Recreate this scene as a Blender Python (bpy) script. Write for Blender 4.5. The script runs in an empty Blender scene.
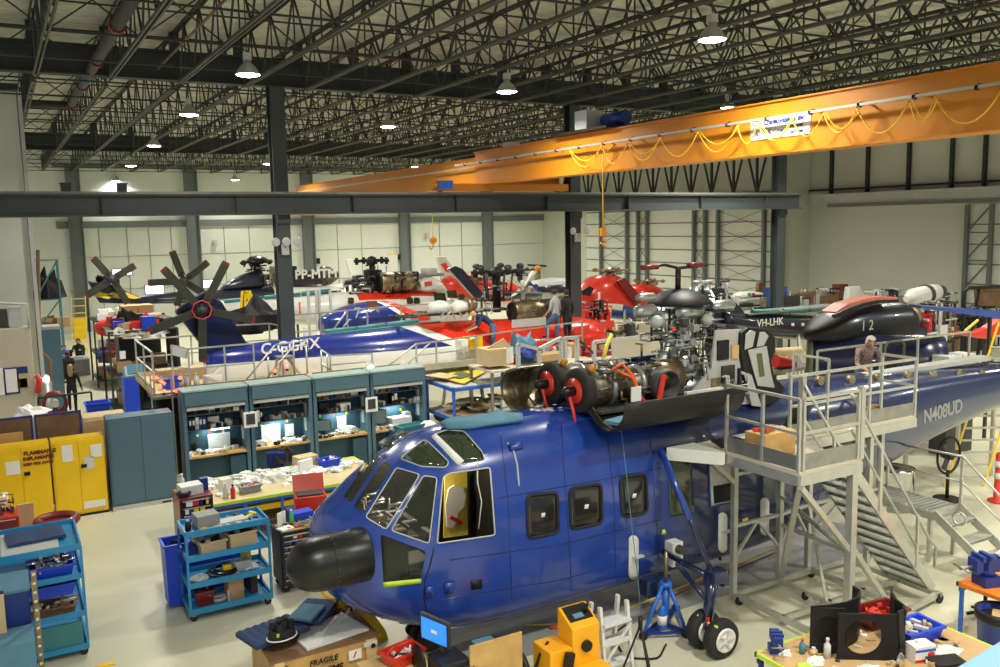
import bpy, bmesh, math, random
from math import pi, sin, cos, radians as rad
from mathutils import Vector, Matrix
from mathutils.bvhtree import BVHTree
random.seed(7)
S = bpy.context.scene
COL = S.collection
RND = random.Random(11)
# ---------------------------------------------------------------- camera model
CAMH = 6.5
CX, CY = 500.0, 333.5
V1, V2 = (-5.0, 235.0), (2040.0, 195.0)
FPX = math.sqrt(-((V1[0]-CX)*(V2[0]-CX)+(V1[1]-CY)*(V2[1]-CY)))
def _ray(u, v): return Vector(((u-CX)/FPX, -(v-CY)/FPX, -1.0))
_Y = _ray(*V1).normalized(); _X = _ray(*V2).normalized(); _Z = _X.cross(_Y).normalized()
RM = Matrix((_X, _Y, _Z))
CAM = Vector((0, 0, CAMH))
def P(u, v, X=None, Y=None, Z=None):
    """the point of the place seen at pixel u, v that lies on the given plane"""
    r = RM @ _ray(u, v)
    if X is not None: t = X/r.x
    elif Y is not None: t = Y/r.y
    else: t = (Z-CAMH)/r.z
    return CAM + r*t
def pray(u, v): return (RM @ _ray(u, v)).normalized()
cd = bpy.data.cameras.new('camera'); cam = bpy.data.objects.new('camera', cd); COL.objects.link(cam)
cd.sensor_width = 36; cd.lens = FPX*36/1000; cd.clip_start = .05; cd.clip_end = 300
cam.matrix_world = Matrix.Translation(CAM) @ RM.to_4x4()
S.camera = cam
# ---------------------------------------------------------------- materials
def mat(name, c, r=.6, m=0., emit=None, es=0., noise=0., ns=6., c2=None, bump=0., coat=0., alpha=1., spec=.5, trans=0.):
    M = bpy.data.materials.new(name); M.use_nodes = True
    nt = M.node_tree; b = nt.nodes['Principled BSDF']
    b.inputs['Base Color'].default_value = (*c, 1); b.inputs['Roughness'].default_value = r
    b.inputs['Metallic'].default_value = m; b.inputs['Specular IOR Level'].default_value = spec
    b.inputs['Coat Weight'].default_value = coat; b.inputs['Coat Roughness'].default_value = .06
    b.inputs['Alpha'].default_value = alpha; b.inputs['Transmission Weight'].default_value = trans
    if emit: b.inputs['Emission Color'].default_value = (*emit, 1); b.inputs['Emission Strength'].default_value = es
    if noise or bump:
        tc = nt.nodes.new('ShaderNodeTexCoord'); n = nt.nodes.new('ShaderNodeTexNoise')
        n.inputs['Scale'].default_value = ns; n.inputs['Detail'].default_value = 5
        nt.links.new(tc.outputs['Object'], n.inputs['Vector'])
        if noise:
            mx = nt.nodes.new('ShaderNodeMix'); mx.data_type = 'RGBA'
            d = c2 or tuple(x*(1-noise) for x in c)
            mx.inputs['A'].default_value = (*c, 1); mx.inputs['B'].default_value = (*d, 1)
            rmp = nt.nodes.new('ShaderNodeMapRange'); rmp.inputs['From Min'].default_value = .35; rmp.inputs['From Max'].default_value = .65
            nt.links.new(n.outputs['Fac'], rmp.inputs['Value']); nt.links.new(rmp.outputs['Result'], mx.inputs['Factor'])
            nt.links.new(mx.outputs['Result'], b.inputs['Base Color'])
        if bump:
            bp = nt.nodes.new('ShaderNodeBump'); bp.inputs['Strength'].default_value = bump; bp.inputs['Distance'].default_value = .03
            nt.links.new(n.outputs['Fac'], bp.inputs['Height']); nt.links.new(bp.outputs['Normal'], b.inputs['Normal'])
    return M
K = {}
def defm(k, *a, **kw): K[k] = mat(k, *a, **kw)
defm('floor', (.66, .65, .49), .34, noise=.10, ns=.5, bump=.0)
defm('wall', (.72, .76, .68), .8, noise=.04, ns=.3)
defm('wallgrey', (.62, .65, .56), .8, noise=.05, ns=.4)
defm('deck', (.68, .70, .57), .5, noise=.25, ns=1.5, m=.2)
defm('steel', (.030, .040, .042), .55, noise=.2, ns=3)
defm('joist', (.030, .036, .033), .6)
defm('chordlit', (.085, .085, .065), .55, m=.1)  # joist steel, lighter: light from below put into the bottom chords' colour
defm('beamgrey', (.055, .068, .072), .5, noise=.15, ns=1)
defm('colgrey', (.15, .175, .17), .6)
defm('orange', (.66, .24, .008), .45, noise=.08, ns=.8)
defm('orangedk', (.75, .20, .01), .5)
defm('yellow', (.95, .62, .008), .35, noise=.06, ns=2)
defm('yellowd', (.75, .60, .08), .5)
defm('cableyel', (.85, .50, .02), .5)
defm('heli', (.016, .060, .36), .22, coat=.6, noise=.22, ns=2.2, bump=.10)
defm('helidk', (.012, .022, .075), .2, coat=.7, noise=.2, ns=2, bump=.08)
defm('navy', (.008, .015, .065), .25, coat=.5, noise=.2, ns=2)
defm('darknavy', (.012, .016, .035), .3, coat=.4, noise=.2, ns=2)
defm('white', (.80, .80, .76), .5, noise=.05, ns=3)
defm('paintwhite', (.74, .76, .70), .3, coat=.4, noise=.05, ns=1)
defm('red', (.70, .035, .015), .3, coat=.4, noise=.1, ns=2)
defm('redhot', (.80, .05, .03), .5)
defm('hoseorange', (.85, .12, .02), .45)
defm('dkred', (.18, .012, .012), .4, coat=.3)
defm('black', (.012, .012, .013), .5, spec=.35)
defm('blackgloss', (.007, .008, .008), .33, spec=.45)
defm('cartorange', (.90, .42, .01), .4)
defm('rubber', (.018, .018, .018), .8)
defm('dark', (.05, .05, .05), .6, noise=.3, ns=8)
defm('grey', (.30, .31, .31), .55, noise=.1, ns=4)
defm('ltgrey', (.52, .54, .52), .5, noise=.08, ns=4)
defm('alu', (.55, .56, .50), .38, m=.55, noise=.12, ns=5)
defm('alud', (.33, .34, .31), .4, m=.6, noise=.2, ns=5)
defm('chrome', (.72, .72, .70), .16, m=1)
defm('silver', (.46, .50, .50), .34, m=.75, noise=.25, ns=9)
defm('bronze', (.40, .33, .20), .35, m=.8, noise=.5, ns=6)
defm('engine', (.20, .18, .13), .4, m=.7, noise=.6, ns=12)
defm('salmon', (.72, .22, .15), .5)
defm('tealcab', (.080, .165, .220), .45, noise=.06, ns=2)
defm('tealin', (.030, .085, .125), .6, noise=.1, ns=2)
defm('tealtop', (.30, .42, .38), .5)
defm('teal', (.05, .22, .24), .5)
defm('bluecart', (.025, .27, .56), .35, noise=.08, ns=3)
defm('bluebin', (.012, .06, .62), .4)
defm('bluedk', (.012, .035, .22), .4)
defm('bluejack', (.02, .14, .62), .35)
defm('wood', (.62, .38, .13), .6, noise=.25, ns=3)
defm('woodlt', (.72, .52, .24), .6, noise=.15, ns=3)
defm('brown', (.22, .12, .06), .7, noise=.3, ns=3)
defm('card', (.50, .33, .16), .8, noise=.1, ns=3)
defm('cardlt', (.62, .48, .28), .8, noise=.1, ns=3)
defm('paper', (.85, .85, .82), .8)
defm('plastic', (.70, .72, .70), .3, noise=.1, ns=15)
defm('benchtop', (.62, .52, .28), .5, noise=.12, ns=2)
defm('lime', (.50, .72, .06), .5)
defm('green', (.06, .55, .10), .4)
defm('beige', (.58, .53, .42), .7, noise=.04, ns=1)
defm('glass', (.05, .06, .04), .03, alpha=.22, coat=.5)
defm('glassdk', (.035, .05, .025), .05, alpha=.9, coat=.6)
defm('pane', (.018, .018, .018), .12, coat=.4)
defm('skin', (.55, .30, .20), .6)
defm('hairblond', (.50, .32, .12), .6)
defm('hairdk', (.03, .02, .015), .6)
defm('hairgrey', (.45, .42, .40), .7)
defm('shirtblue', (.02, .035, .10), .8)
defm('jeans', (.08, .14, .26), .8)
defm('shirtgrey', (.42, .45, .46), .8)
defm('shirtpat', (.40, .28, .24), .8, noise=.8, ns=22)
defm('clothblack', (.012, .012, .014), .8)
defm('lampglow', (1, 1, 1), .5, emit=(.88, .86, 1), es=30)
defm('lampbody', (.55, .56, .54), .35, m=.6)
defm('daylight', (1, 1, 1), .5, emit=(.95, .96, 1), es=3.5)
defm('screen', (.02, .2, .8), .3, emit=(.03, .25, .9), es=.6)
defm('screendk', (.10, .14, .12), .3, emit=(.3, .4, .35), es=.15)
defm('beacon', (1, .1, .05), .4, emit=(1, .06, .03), es=6)
defm('tubeglow', (1, 1, 1), .4, emit=(.75, .85, 1), es=5)
defm('padblue', (.025, .06, .16), .85, noise=.2, ns=10)
defm('padteal', (.10, .25, .36), .8, noise=.1, ns=6)
defm('kraft', (.55, .36, .17), .8, noise=.1, ns=3)
defm('olive', (.12, .14, .06), .6)
defm('bladedk', (.030, .033, .022), .5, noise=.2, ns=4)
defm('paleblue', (.22, .42, .75), .5)
# ---------------------------------------------------------------- mesh builder
class MB:
    def __init__(s): s.v = []; s.f = []; s.m = []; s.sm = []
    def add(s, vs, fs, m=0, sm=False):
        o = len(s.v); s.v += [Vector(v) for v in vs]
        for f in fs: s.f.append([i+o for i in f]); s.m.append(m); s.sm.append(sm)
        return s
    def box(s, x0, x1, y0, y1, z0, z1, m=0):
        return s.add([(x0,y0,z0),(x1,y0,z0),(x1,y1,z0),(x0,y1,z0),(x0,y0,z1),(x1,y0,z1),(x1,y1,z1),(x0,y1,z1)],
            [(0,3,2,1),(4,5,6,7),(0,1,5,4),(1,2,6,5),(2,3,7,6),(3,0,4,7)], m)
    def cbox(s, c, d, m=0, rz=0., ry=0., rx=0.):
        R = Matrix.Rotation(rz, 3, 'Z') @ Matrix.Rotation(ry, 3, 'Y') @ Matrix.Rotation(rx, 3, 'X'); c = Vector(c)
        x, y, z = d[0]/2, d[1]/2, d[2]/2
        vs = [c+R@Vector(p) for p in [(-x,-y,-z),(x,-y,-z),(x,y,-z),(-x,y,-z),(-x,-y,z),(x,-y,z),(x,y,z),(-x,y,z)]]
        return s.add(vs, [(0,3,2,1),(4,5,6,7),(0,1,5,4),(1,2,6,5),(2,3,7,6),(3,0,4,7)], m)
    def bar(s, a, b, w, h=None, m=0):
        """square bar from a to b"""
        a, b = Vector(a), Vector(b); h = h or w; d = (b-a)
        if d.length < 1e-6: return s
        d.normalize(); up = Vector((0,0,1)) if abs(d.z) < .95 else Vector((0,1,0))
        x = d.cross(up).normalized(); y = x.cross(d).normalized()
        vs = [p + x*sx*w/2 + y*sy*h/2 for p in (a, b) for sx, sy in ((-1,-1),(1,-1),(1,1),(-1,1))]
        return s.add(vs, [(0,3,2,1),(4,5,6,7),(0,1,5,4),(1,2,6,5),(2,3,7,6),(3,0,4,7)], m)
    def tube(s, pts, r, n=8, m=0, cap=True, sm=True):
        pts = [Vector(p) for p in pts]; rs = r if isinstance(r, (list, tuple)) else [r]*len(pts)
        vs = []; prev = None
        for i, p in enumerate(pts):
            d = (pts[min(i+1, len(pts)-1)] - pts[max(i-1, 0)])
            if d.length < 1e-9: d = Vector((0,0,1))
            d.normalize()
            if prev is None:
                a = Vector((0,0,1)) if abs(d.z) < .9 else Vector((1,0,0)); x = d.cross(a).normalized()
            else:
                x = prev - d*prev.dot(d)
                if x.length < 1e-6: x = d.cross(Vector((0,0,1)))
                x.normalize()
            prev = x; y = d.cross(x)
            for k in range(n):
                t = 2*pi*k/n; vs.append(p + (x*cos(t)+y*sin(t))*rs[i])
        fs = [(i*n+k, i*n+(k+1)%n, (i+1)*n+(k+1)%n, (i+1)*n+k) for i in range(len(pts)-1) for k in range(n)]
        s.add(vs, fs, m, sm); o = len(s.v)-len(vs)
        if cap:
            s.f.append([o+k for k in range(n)][::-1]); s.m.append(m); s.sm.append(False)
            s.f.append([o+(len(pts)-1)*n+k for k in range(n)]); s.m.append(m); s.sm.append(False)
        return s
    def cyl(s, a, b, r, r2=None, n=16, m=0): return s.tube([a, b], [r, r if r2 is None else r2], n, m)
    def lathe(s, prof, o=(0,0,0), ax='Z', n=20, m=0, sm=True):
        o = Vector(o); vs = []
        for r, h in prof:
            for k in range(n):
                t = 2*pi*k/n; c_, s_ = r*cos(t), r*sin(t)
                vs.append(o + (Vector((c_, s_, h)) if ax == 'Z' else Vector((h, c_, s_)) if ax == 'X' else Vector((s_, h, c_))))
        fs = [(i*n+k, i*n+(k+1)%n, (i+1)*n+(k+1)%n, (i+1)*n+k) for i in range(len(prof)-1) for k in range(n)]
        s.add(vs, fs, m, sm); b = len(s.v)-len(vs)
        if prof[0][0] > 1e-4: s.f.append([b+k for k in range(n)][::-1]); s.m.append(m); s.sm.append(False)
        if prof[-1][0] > 1e-4: s.f.append([b+(len(prof)-1)*n+k for k in range(n)]); s.m.append(m); s.sm.append(False)
        return s
    def sph(s, c, r, n=12, m=0):
        r = r if isinstance(r, (list, tuple)) else (r, r, r); c = Vector(c); h = n//2; vs = []
        for i in range(h+1):
            p = pi*i/h
            for k in range(n):
                t = 2*pi*k/n; vs.append(c+Vector((r[0]*sin(p)*cos(t), r[1]*sin(p)*sin(t), r[2]*cos(p))))
        return s.add(vs, [(i*n+k, (i+1)*n+k, (i+1)*n+(k+1)%n, i*n+(k+1)%n) for i in range(h) for k in range(n)], m, True)
    def torus(s, c, R, r, ax='X', n=24, k=8, m=0):
        pts = []
        for i in range(n+1):
            t = 2*pi*i/n; a, b = R*cos(t), R*sin(t)
            pts.append(Vector(c)+(Vector((0,a,b)) if ax == 'X' else Vector((a,0,b)) if ax == 'Y' else Vector((a,b,0))))
        return s.tube(pts, r, k, m, cap=False)
    def prism(s, poly, a, b, ax='Y', m=0):
        """2d outline extruded from a to b; ax Y: (x,z) outline, X: (y,z), Z: (x,y)"""
        def q(p, t): return (p[0], t, p[1]) if ax == 'Y' else (t, p[0], p[1]) if ax == 'X' else (p[0], p[1], t)
        n = len(poly); vs = [q(p, a) for p in poly]+[q(p, b) for p in poly]
        return s.add(vs, [tuple(range(n))[::-1], tuple(range(n, 2*n))]+[(i, (i+1)%n, n+(i+1)%n, n+i) for i in range(n)], m)
    def build(s, name, mats, parent=None, bev=0., kind=None, fix=True, label=None):
        me = bpy.data.meshes.new(name); off = WL.get(parent.name, Vector()) if parent else Vector()
        if parent and parent.name not in WL: WL[parent.name] = Vector()
        me.from_pydata([v-off for v in s.v], [], s.f)
        mats = mats if isinstance(mats, (list, tuple)) else [mats]
        for k in mats: me.materials.append(K[k])
        me.polygons.foreach_set('material_index', s.m); me.polygons.foreach_set('use_smooth', s.sm)
        if fix:
            bm = bmesh.new(); bm.from_mesh(me); bmesh.ops.recalc_face_normals(bm, faces=bm.faces); bm.to_mesh(me); bm.free()
        me.update()
        o = bpy.data.objects.new(name, me); COL.objects.link(o)
        if parent: o.parent = parent; WL[o.name] = off
        else: WL[o.name] = Vector()
        if bev:
            md = o.modifiers.new('bevel', 'BEVEL'); md.width = bev; md.segments = 2; md.limit_method = 'ANGLE'; md.angle_limit = rad(50)
        if kind: o['kind'] = kind
        if label: o['label'] = label
        return o
WL = {}
def tag(o, label, cat, group=None):
    o['label'] = label; o['category'] = cat
    if group: o['group'] = group
    return o
def T(name, label, cat, loc=(0,0,0), group=None):
    o = bpy.data.objects.new(name, None); COL.objects.link(o); o.location = loc; o.empty_display_size = .2
    WL[o.name] = Vector(loc); tag(o, label, cat, group); return o
def ground(o, loc, rz=0.):
    """put a thing whose mesh was drawn around the origin at its place"""
    o.location = loc; o.rotation_euler = (0, 0, rz); return o
def dup(o, parent=None):
    c = o.copy(); COL.objects.link(c)
    if parent: c.parent = parent
    for ch in list(o.children): dup(ch, c)
    return c
def recenter(o):
    """a single-mesh thing: move its origin to its base"""
    me = o.data; n = len(me.vertices)
    lo = Vector((min(v.co.x for v in me.vertices), min(v.co.y for v in me.vertices), min(v.co.z for v in me.vertices)))
    hi = Vector((max(v.co.x for v in me.vertices), max(v.co.y for v in me.vertices), 0))
    b = Vector(((lo.x+hi.x)/2, (lo.y+hi.y)/2, lo.z))
    for v in me.vertices: v.co -= b
    o.location = b; return o
def one(mb, name, mats, label, cat, group=None, bev=0., loc=None, rz=0.):
    o = mb.build(name, mats, bev=bev); tag(o, label, cat, group)
    if loc is not None: o.location = loc; o.rotation_euler = (0, 0, rz)
    else: recenter(o)
    return o
def struct(mb, name, mats, bev=0.):
    o = mb.build(name, mats, bev=bev, kind='structure'); return o
def text(s, size, o, xd, yd, m, parent=None, name='lettering', depth=.004, bold=.0, bvh=None, shear=0., center=False):
    cu = bpy.data.curves.new('lettering', 'FONT'); cu.body = s; cu.size = size; cu.extrude = depth; cu.offset = bold; cu.shear = shear
    if center: cu.align_x = 'CENTER'
    t = bpy.data.objects.new('lettering', cu); COL.objects.link(t)
    dg = bpy.context.evaluated_depsgraph_get(); me = bpy.data.meshes.new_from_object(t.evaluated_get(dg))
    bpy.data.objects.remove(t); bpy.data.curves.remove(cu)
    xd, yd = Vector(xd).normalized(), Vector(yd).normalized(); nz = xd.cross(yd).normalized(); off = WL.get(parent.name, Vector()) if parent else Vector()
    for v in me.vertices:
        q = Vector(o)+xd*v.co.x+yd*v.co.y
        if bvh:
            h = bvh.ray_cast(q+nz*3, -nz)
            if h[0] is not None: q = h[0]+nz*.006
        v.co = q+nz*v.co.z-off
    me.materials.clear(); me.materials.append(K[m])
    ob = bpy.data.objects.new(name, me); COL.objects.link(ob)
    if parent: ob.parent = parent
    return ob

def stripe_mat(name, front, rear, band, x0, w, slope, zs=None, zrise=0.):
    """paint scheme: front colour, slanting white band, rear colour; below zs the front colour gives way to white"""
    M = mat(name, front, .22, coat=.5); nt = M.node_tree; L = nt.links.new
    def n(t, **k):
        q = nt.nodes.new(t)
        for a, v in k.items(): setattr(q, a, v)
        return q
    tc = n('ShaderNodeTexCoord'); sx = n('ShaderNodeSeparateXYZ'); L(tc.outputs['Object'], sx.inputs[0])
    def lin(a, c): # a*x + c*z
        m1 = n('ShaderNodeMath', operation='MULTIPLY'); L(sx.outputs[0], m1.inputs[0]); m1.inputs[1].default_value = a
        m2 = n('ShaderNodeMath', operation='MULTIPLY_ADD'); L(sx.outputs[2], m2.inputs[0]); m2.inputs[1].default_value = c; L(m1.outputs[0], m2.inputs[2]); return m2.outputs[0]
    def gt(s, v): q = n('ShaderNodeMath', operation='GREATER_THAN'); L(s, q.inputs[0]); q.inputs[1].default_value = v; return q.outputs[0]
    def mix(fac, a, c):
        q = n('ShaderNodeMix', data_type='RGBA'); L(fac, q.inputs['Factor'])
        for s, v in (('A', a), ('B', c)):
            if isinstance(v, tuple): q.inputs[s].default_value = (*v, 1)
            else: L(v, q.inputs[s])
        return q.outputs['Result']
    c = front
    if zs is not None: c = mix(gt(lin(zrise, 1), zs), band, front)
    s = lin(1, slope); c = mix(gt(s, x0), c, band); c = mix(gt(s, x0+w), c, rear); L(c, nt.nodes['Principled BSDF'].inputs['Base Color']); K[name] = M
# ---------------------------------------------------------------- the hall
YB, YM, YF = 26.0, 49.0, 64.0        # crane runway line, middle girder line, far wall
XR, XR2 = 41.0, 43.4                 # side wall with the hangar door, and its near part
XL, Y0 = -4.5, -8.0
ZD = 12.05; ZJT = 11.92; ZJB = 10.47
struct(MB().box(XL, XR2+3, Y0, YF+.3, -.2, 0), 'floor', 'floor')
b = MB()
n = int((YF-Y0)/.3); vs = []; fs = []
for i in range(n+1):
    y = Y0+i*.3
    for dy, dz in ((0,0),(.09,0),(.13,.075),(.26,.075)):
        vs += [(XL, y+dy, ZD+dz), (XR2+3, y+dy, ZD+dz)]
fs = [(2*i, 2*i+1, 2*i+3, 2*i+2) for i in range(len(vs)//2-1)]
b.add(vs, fs); b.box(XL, XR2+3, Y0, YF+.3, ZD+.1, ZD+.2)
struct(b, 'ceiling', 'deck')
# far wall with panel joints
b = MB().box(XL, XR+.3, YF, YF+.3, 0, ZD+.2)
struct(b, 'wall_far', 'wall')
for i, (z, h) in enumerate(((7.05, .45), (10.9, .25))):
    struct(MB().box(3.5, XR, YF-.18, YF, z-h/2, z+h/2), 'trim_%d' % (i+1), 'colgrey')
for u in (78, 195, 310, 406, 489):
    x = P(u, 250, Y=YF-.4).x
    b = MB().box(x-.42, x-.36, YF-.5, YF-.02, 0, 10.7).box(x+.36, x+.42, YF-.5, YF-.02, 0, 10.7).box(x-.36, x+.36, YF-.3, YF-.2, 0, 10.7)
    struct(b, 'wall_column', 'colgrey')
for u in (100, 128, 150, 172, 225, 250, 338, 362, 440, 462):
    x = P(u, 250, Y=YF-.05).x
    struct(MB().box(x-.015, x+.015, YF-.04, YF, 0, 6.8), 'panel_joint', 'colgrey')
for z in (4.9, 2.7):
    struct(MB().box(4, XR, YF-.035, YF, z-.012, z+.012), 'panel_joint', 'colgrey')
# bright low window lights in the far doors
for i, (u0, u1, v0, v1) in enumerate(((146, 163, 285, 294), (200, 213, 280, 288), (113, 131, 269, 275), (366, 378, 272, 280))):
    a, c = P(u0, v1, Y=YF-.06), P(u1, v0, Y=YF-.06)
    o = struct(MB().box(a.x, c.x, YF-.08, YF-.01, a.z, c.z), 'window_%d' % (i+1), 'daylight')
    m_ = MB(); w_ = .06
    m_.box(a.x-w_, a.x, YF-.1, YF, a.z-w_, c.z+w_).box(c.x, c.x+w_, YF-.1, YF, a.z-w_, c.z+w_).box(a.x, c.x, YF-.1, YF, a.z-w_, a.z).box(a.x, c.x, YF-.1, YF, c.z, c.z+w_)
    m_.build('window_frame', 'colgrey', o)
# side wall: jog, near part, hangar door of translucent panels
yj = P(782, 240, X=XR).y
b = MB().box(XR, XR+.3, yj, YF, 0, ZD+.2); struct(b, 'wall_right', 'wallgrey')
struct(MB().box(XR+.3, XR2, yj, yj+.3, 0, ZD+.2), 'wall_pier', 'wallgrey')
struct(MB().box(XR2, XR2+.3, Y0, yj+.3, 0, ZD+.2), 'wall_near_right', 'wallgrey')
ya, yb_ = P(772, 240, X=XR).y, P(588, 240, X=XR).y
zt = P(700, 195, X=XR).z
d = struct(MB().box(XR-.12, XR, ya, yb_, 0, zt), 'door_1', 'wall')
m_ = MB()
for k in range(1, 9):
    z = zt*k/9; m_.box(XR-.17, XR-.12, ya, yb_, z-.03, z+.03)
m_.build('panel_rail', 'colgrey', d)
for u in (601, 627, 638, 647, 694, 705, 718, 764):
    y = P(u, 240, X=XR-.3).y
    struct(MB().box(XR-.45, XR-.2, y-.09, y+.09, 0, zt), 'door_post', 'colgrey')
m_ = MB()
for (u0, u1) in ((601, 627), (638, 647), (694, 705), (718, 764), (647, 694)):
    y1, y2 = P(u0, 240, X=XR-.3).y, P(u1, 240, X=XR-.3).y
    z = .3
    while z < zt-1.2:
        if (u0, u1) != (647, 694) : m_.bar((XR-.3, y1, z), (XR-.3, y2, z+1.1), .03); m_.bar((XR-.3, y2, z), (XR-.3, y1, z+1.1), .03)
        z += 1.15 if (u0, u1) != (647, 694) else 9
struct(m_, 'door_bracing', 'colgrey')
# wind truss above the door
z0, z1 = P(700, 197, X=XR-.9).z, P(700, 150, X=XR-.9).z
y1, y2 = P(782, 170, X=XR-.9).y, P(560, 170, X=XR-.9).y
m_ = MB().box(XR-1, XR-.8, y1, y2, z1-.1, z1+.1).box(XR-1, XR-.8, y1, y2, z0-.12, z0+.12).box(XR-1, XR-.8, y1, y2, (z0+z1)/2+.8, (z0+z1)/2+.88)
nn = 12
for k in range(nn):
    a = y1+(y2-y1)*k/nn; c = y1+(y2-y1)*(k+1)/nn; mm = (a+c)/2
    m_.bar((XR-.9, a, z0), (XR-.9, a, z1), .13); m_.bar((XR-.9, a, z0), (XR-.9, mm, z1), .1); m_.bar((XR-.9, mm, z1), (XR-.9, c, z0), .1)
struct(m_, 'door_header_truss', 'joist')
# near side wall: girts, struts, rail
m_ = MB()
for u in (832, 868, 909, 952, 985):
    y = P(u, 170, X=XR2-.1).y; m_.box(XR2-.25, XR2, y-.07, y+.07, 7.5, ZD)
z = P(900, 186, X=XR2-.1).z; m_.box(XR2-.2, XR2, 0, yj, z-.05, z+.05)
struct(m_, 'wall_girts', 'steel')
z = P(900, 196, X=XR2-.5).z
struct(MB().box(XR2-1.0, XR2, 2, yj-1, z-.28, z+.28), 'wall_ledge', 'ltgrey')
struct(MB().box(XR2-1.1, XR2-.95, 2, P(840, 200, X=XR2).y, z-.5, z-.3), 'track_rail', 'colgrey')
ya = P(968, 240, X=XR2-.1).y; zt2 = P(985, 204, X=XR2-.1).z
d = struct(MB().box(XR2-.08, XR2, 4, ya, 0, zt2), 'door_2', 'wall'); m_ = MB()
for k in range(1, 7): m_.box(XR2-.12, XR2-.08, 4, ya, zt2*k/7-.03, zt2*k/7+.03)
m_.build('panel_rail', 'colgrey', d)
m_ = MB(); yc = P(990, 240, X=XR2-.3).y
for y in (ya, yc): m_.box(XR2-.35, XR2-.15, y-.09, y+.09, 0, zt2)
for k in range(5): m_.bar((XR2-.25, ya, zt2*k/5), (XR2-.25, yc, zt2*(k+1)/5), .06); m_.bar((XR2-.25, ya, zt2*k/5), (XR2-.25, yc, zt2*k/5), .06)
struct(m_, 'door_post', 'colgrey')
struct(MB().box(XR-.5, XR+.0, yj-.25, yj+.3, 0, ZD), 'steel_column', 'steel')
# left pier and its edge strip
struct(MB().box(-3.2, P(25, 200, Y=30).x, 30, 30.6, 0, P(12, 92, Y=30).z), 'wall_pier', 'wallgrey')
struct(MB().box(P(26, 200, Y=30).x, P(30, 200, Y=30).x, 29.9, 30.6, 0, P(12, 92, Y=30).z), 'trim_3', 'ltgrey')
struct(MB().box(-3.2, P(27, 200, Y=30).x, 29.8, 30.7, P(12, 105, Y=30).z+.6, ZJB+.3), 'pier_cap', 'steel')
# main girders, columns
def isec(m_, x0, x1, y, z0, z1, w, t=.05, tw=.03):
    m_.box(x0, x1, y-w/2, y+w/2, z0, z0+t).box(x0, x1, y-w/2, y+w/2, z1-t, z1).box(x0, x1, y-tw/2, y+tw/2, z0+t, z1-t)
for y in (YB, YM):
    m_ = MB(); isec(m_, XL, XR, y, 10.62, 11.42, .34)
    x = 1.2
    while x < XR: m_.box(x-.12, x+.12, y-.12, y+.12, 11.42, 11.92); x += 1.74
    struct(m_, 'steel_girder', 'steel')
colx = [7.42, 17.93, 28.25]
for i, x in enumerate(colx):
    m_ = MB(); w = .21
    m_.box(x-w, x+w, YB-.2, YB-.16, 0, 10.62).box(x-w, x+w, YB+.16, YB+.2, 0, 10.62).box(x-.02, x+.02, YB-.16, YB+.16, 0, 10.62).box(x-.35, x+.35, YB-.3, YB+.3, 0, .04)
    struct(m_, 'steel_column', 'beamgrey')
# crane runway beam in front of the columns
m_ = MB(); zt_ = 7.52; zb = 6.93; yr = YB-.42
isec(m_, XL, P(799, 200, Y=yr).x, yr, zb, zt_, .34, .05, .03)
for x in colx: m_.box(x-.19, x+.19, yr+.1, YB-.2, zb-.25, zt_)
xx = XL
while xx < 29: m_.box(xx, xx+.015, yr-.16, yr+.16, zb+.05, zt_-.05); xx += 3.5
struct(m_, 'runway_beam', 'beamgrey')
struct(MB().box(XL, P(795, 200, Y=yr).x, yr-.03, yr+.03, zt_, zt_+.07), 'runway_rail', 'alud')
# open web joists
def joist(y0, y1, ext):
    m_ = MB()
    for s in (-1, 1):
        m_.box(s*.05-.022, s*.05+.022, y0-.35, y1+.35, ZJT-.075, ZJT)
        m_.box(s*.045-.02, s*.045+.02, y0+ext, y1-ext, ZJB, ZJB+.07, 1)
    n = max(2, round((y1-y0-2*ext)/1.95)); st = (y1-y0-2*ext)/n
    m_.bar((0, y0-.2, ZJT-.04), (0, y0+ext, ZJB+.03), .05); m_.bar((0, y1+.2, ZJT-.04), (0, y1-ext, ZJB+.03), .05)
    for k in range(n):
        a = y0+ext+k*st
        m_.bar((0, a, ZJB+.03), (0, a+st/2, ZJT-.04), .042); m_.bar((0, a+st/2, ZJT-.04), (0, a+st, ZJB+.03), .042)
        m_.bar((0, a+st/2, ZJB+.03), (0, a+st/2, ZJT-.04), .03)
    return m_
xs = []; x = 1.2-1.74*3
while x < XR+1: xs.append(x); x += 1.74
for (a, c) in ((-4, YB), (YB, YM), (YM, YF)):
    o = struct(joist(a, c, .55), 'roof_joist', ['joist', 'chordlit'])
    for k, x in enumerate(xs):
        q = o if k == 0 else dup(o)
        q.location = (x, 0, 0)
for y in [4.5+3.1*k for k in range(20)]:
    m_ = MB().box(xs[0], XR, y-.02, y+.02, ZJT-.12, ZJT-.08).box(xs[0], XR, y-.02, y+.02, ZJB+.03, ZJB+.07)
    if int(y/3.1) % 2 == 0:
        for x, x2 in zip(xs, xs[1:]):
            m_.bar((x, y, ZJT-.08), (x2, y, ZJB+.05), .03); m_.bar((x, y+.03, ZJB+.05), (x2, y+.03, ZJT-.08), .03)
    struct(m_, 'joist_bridging', 'joist')
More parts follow.
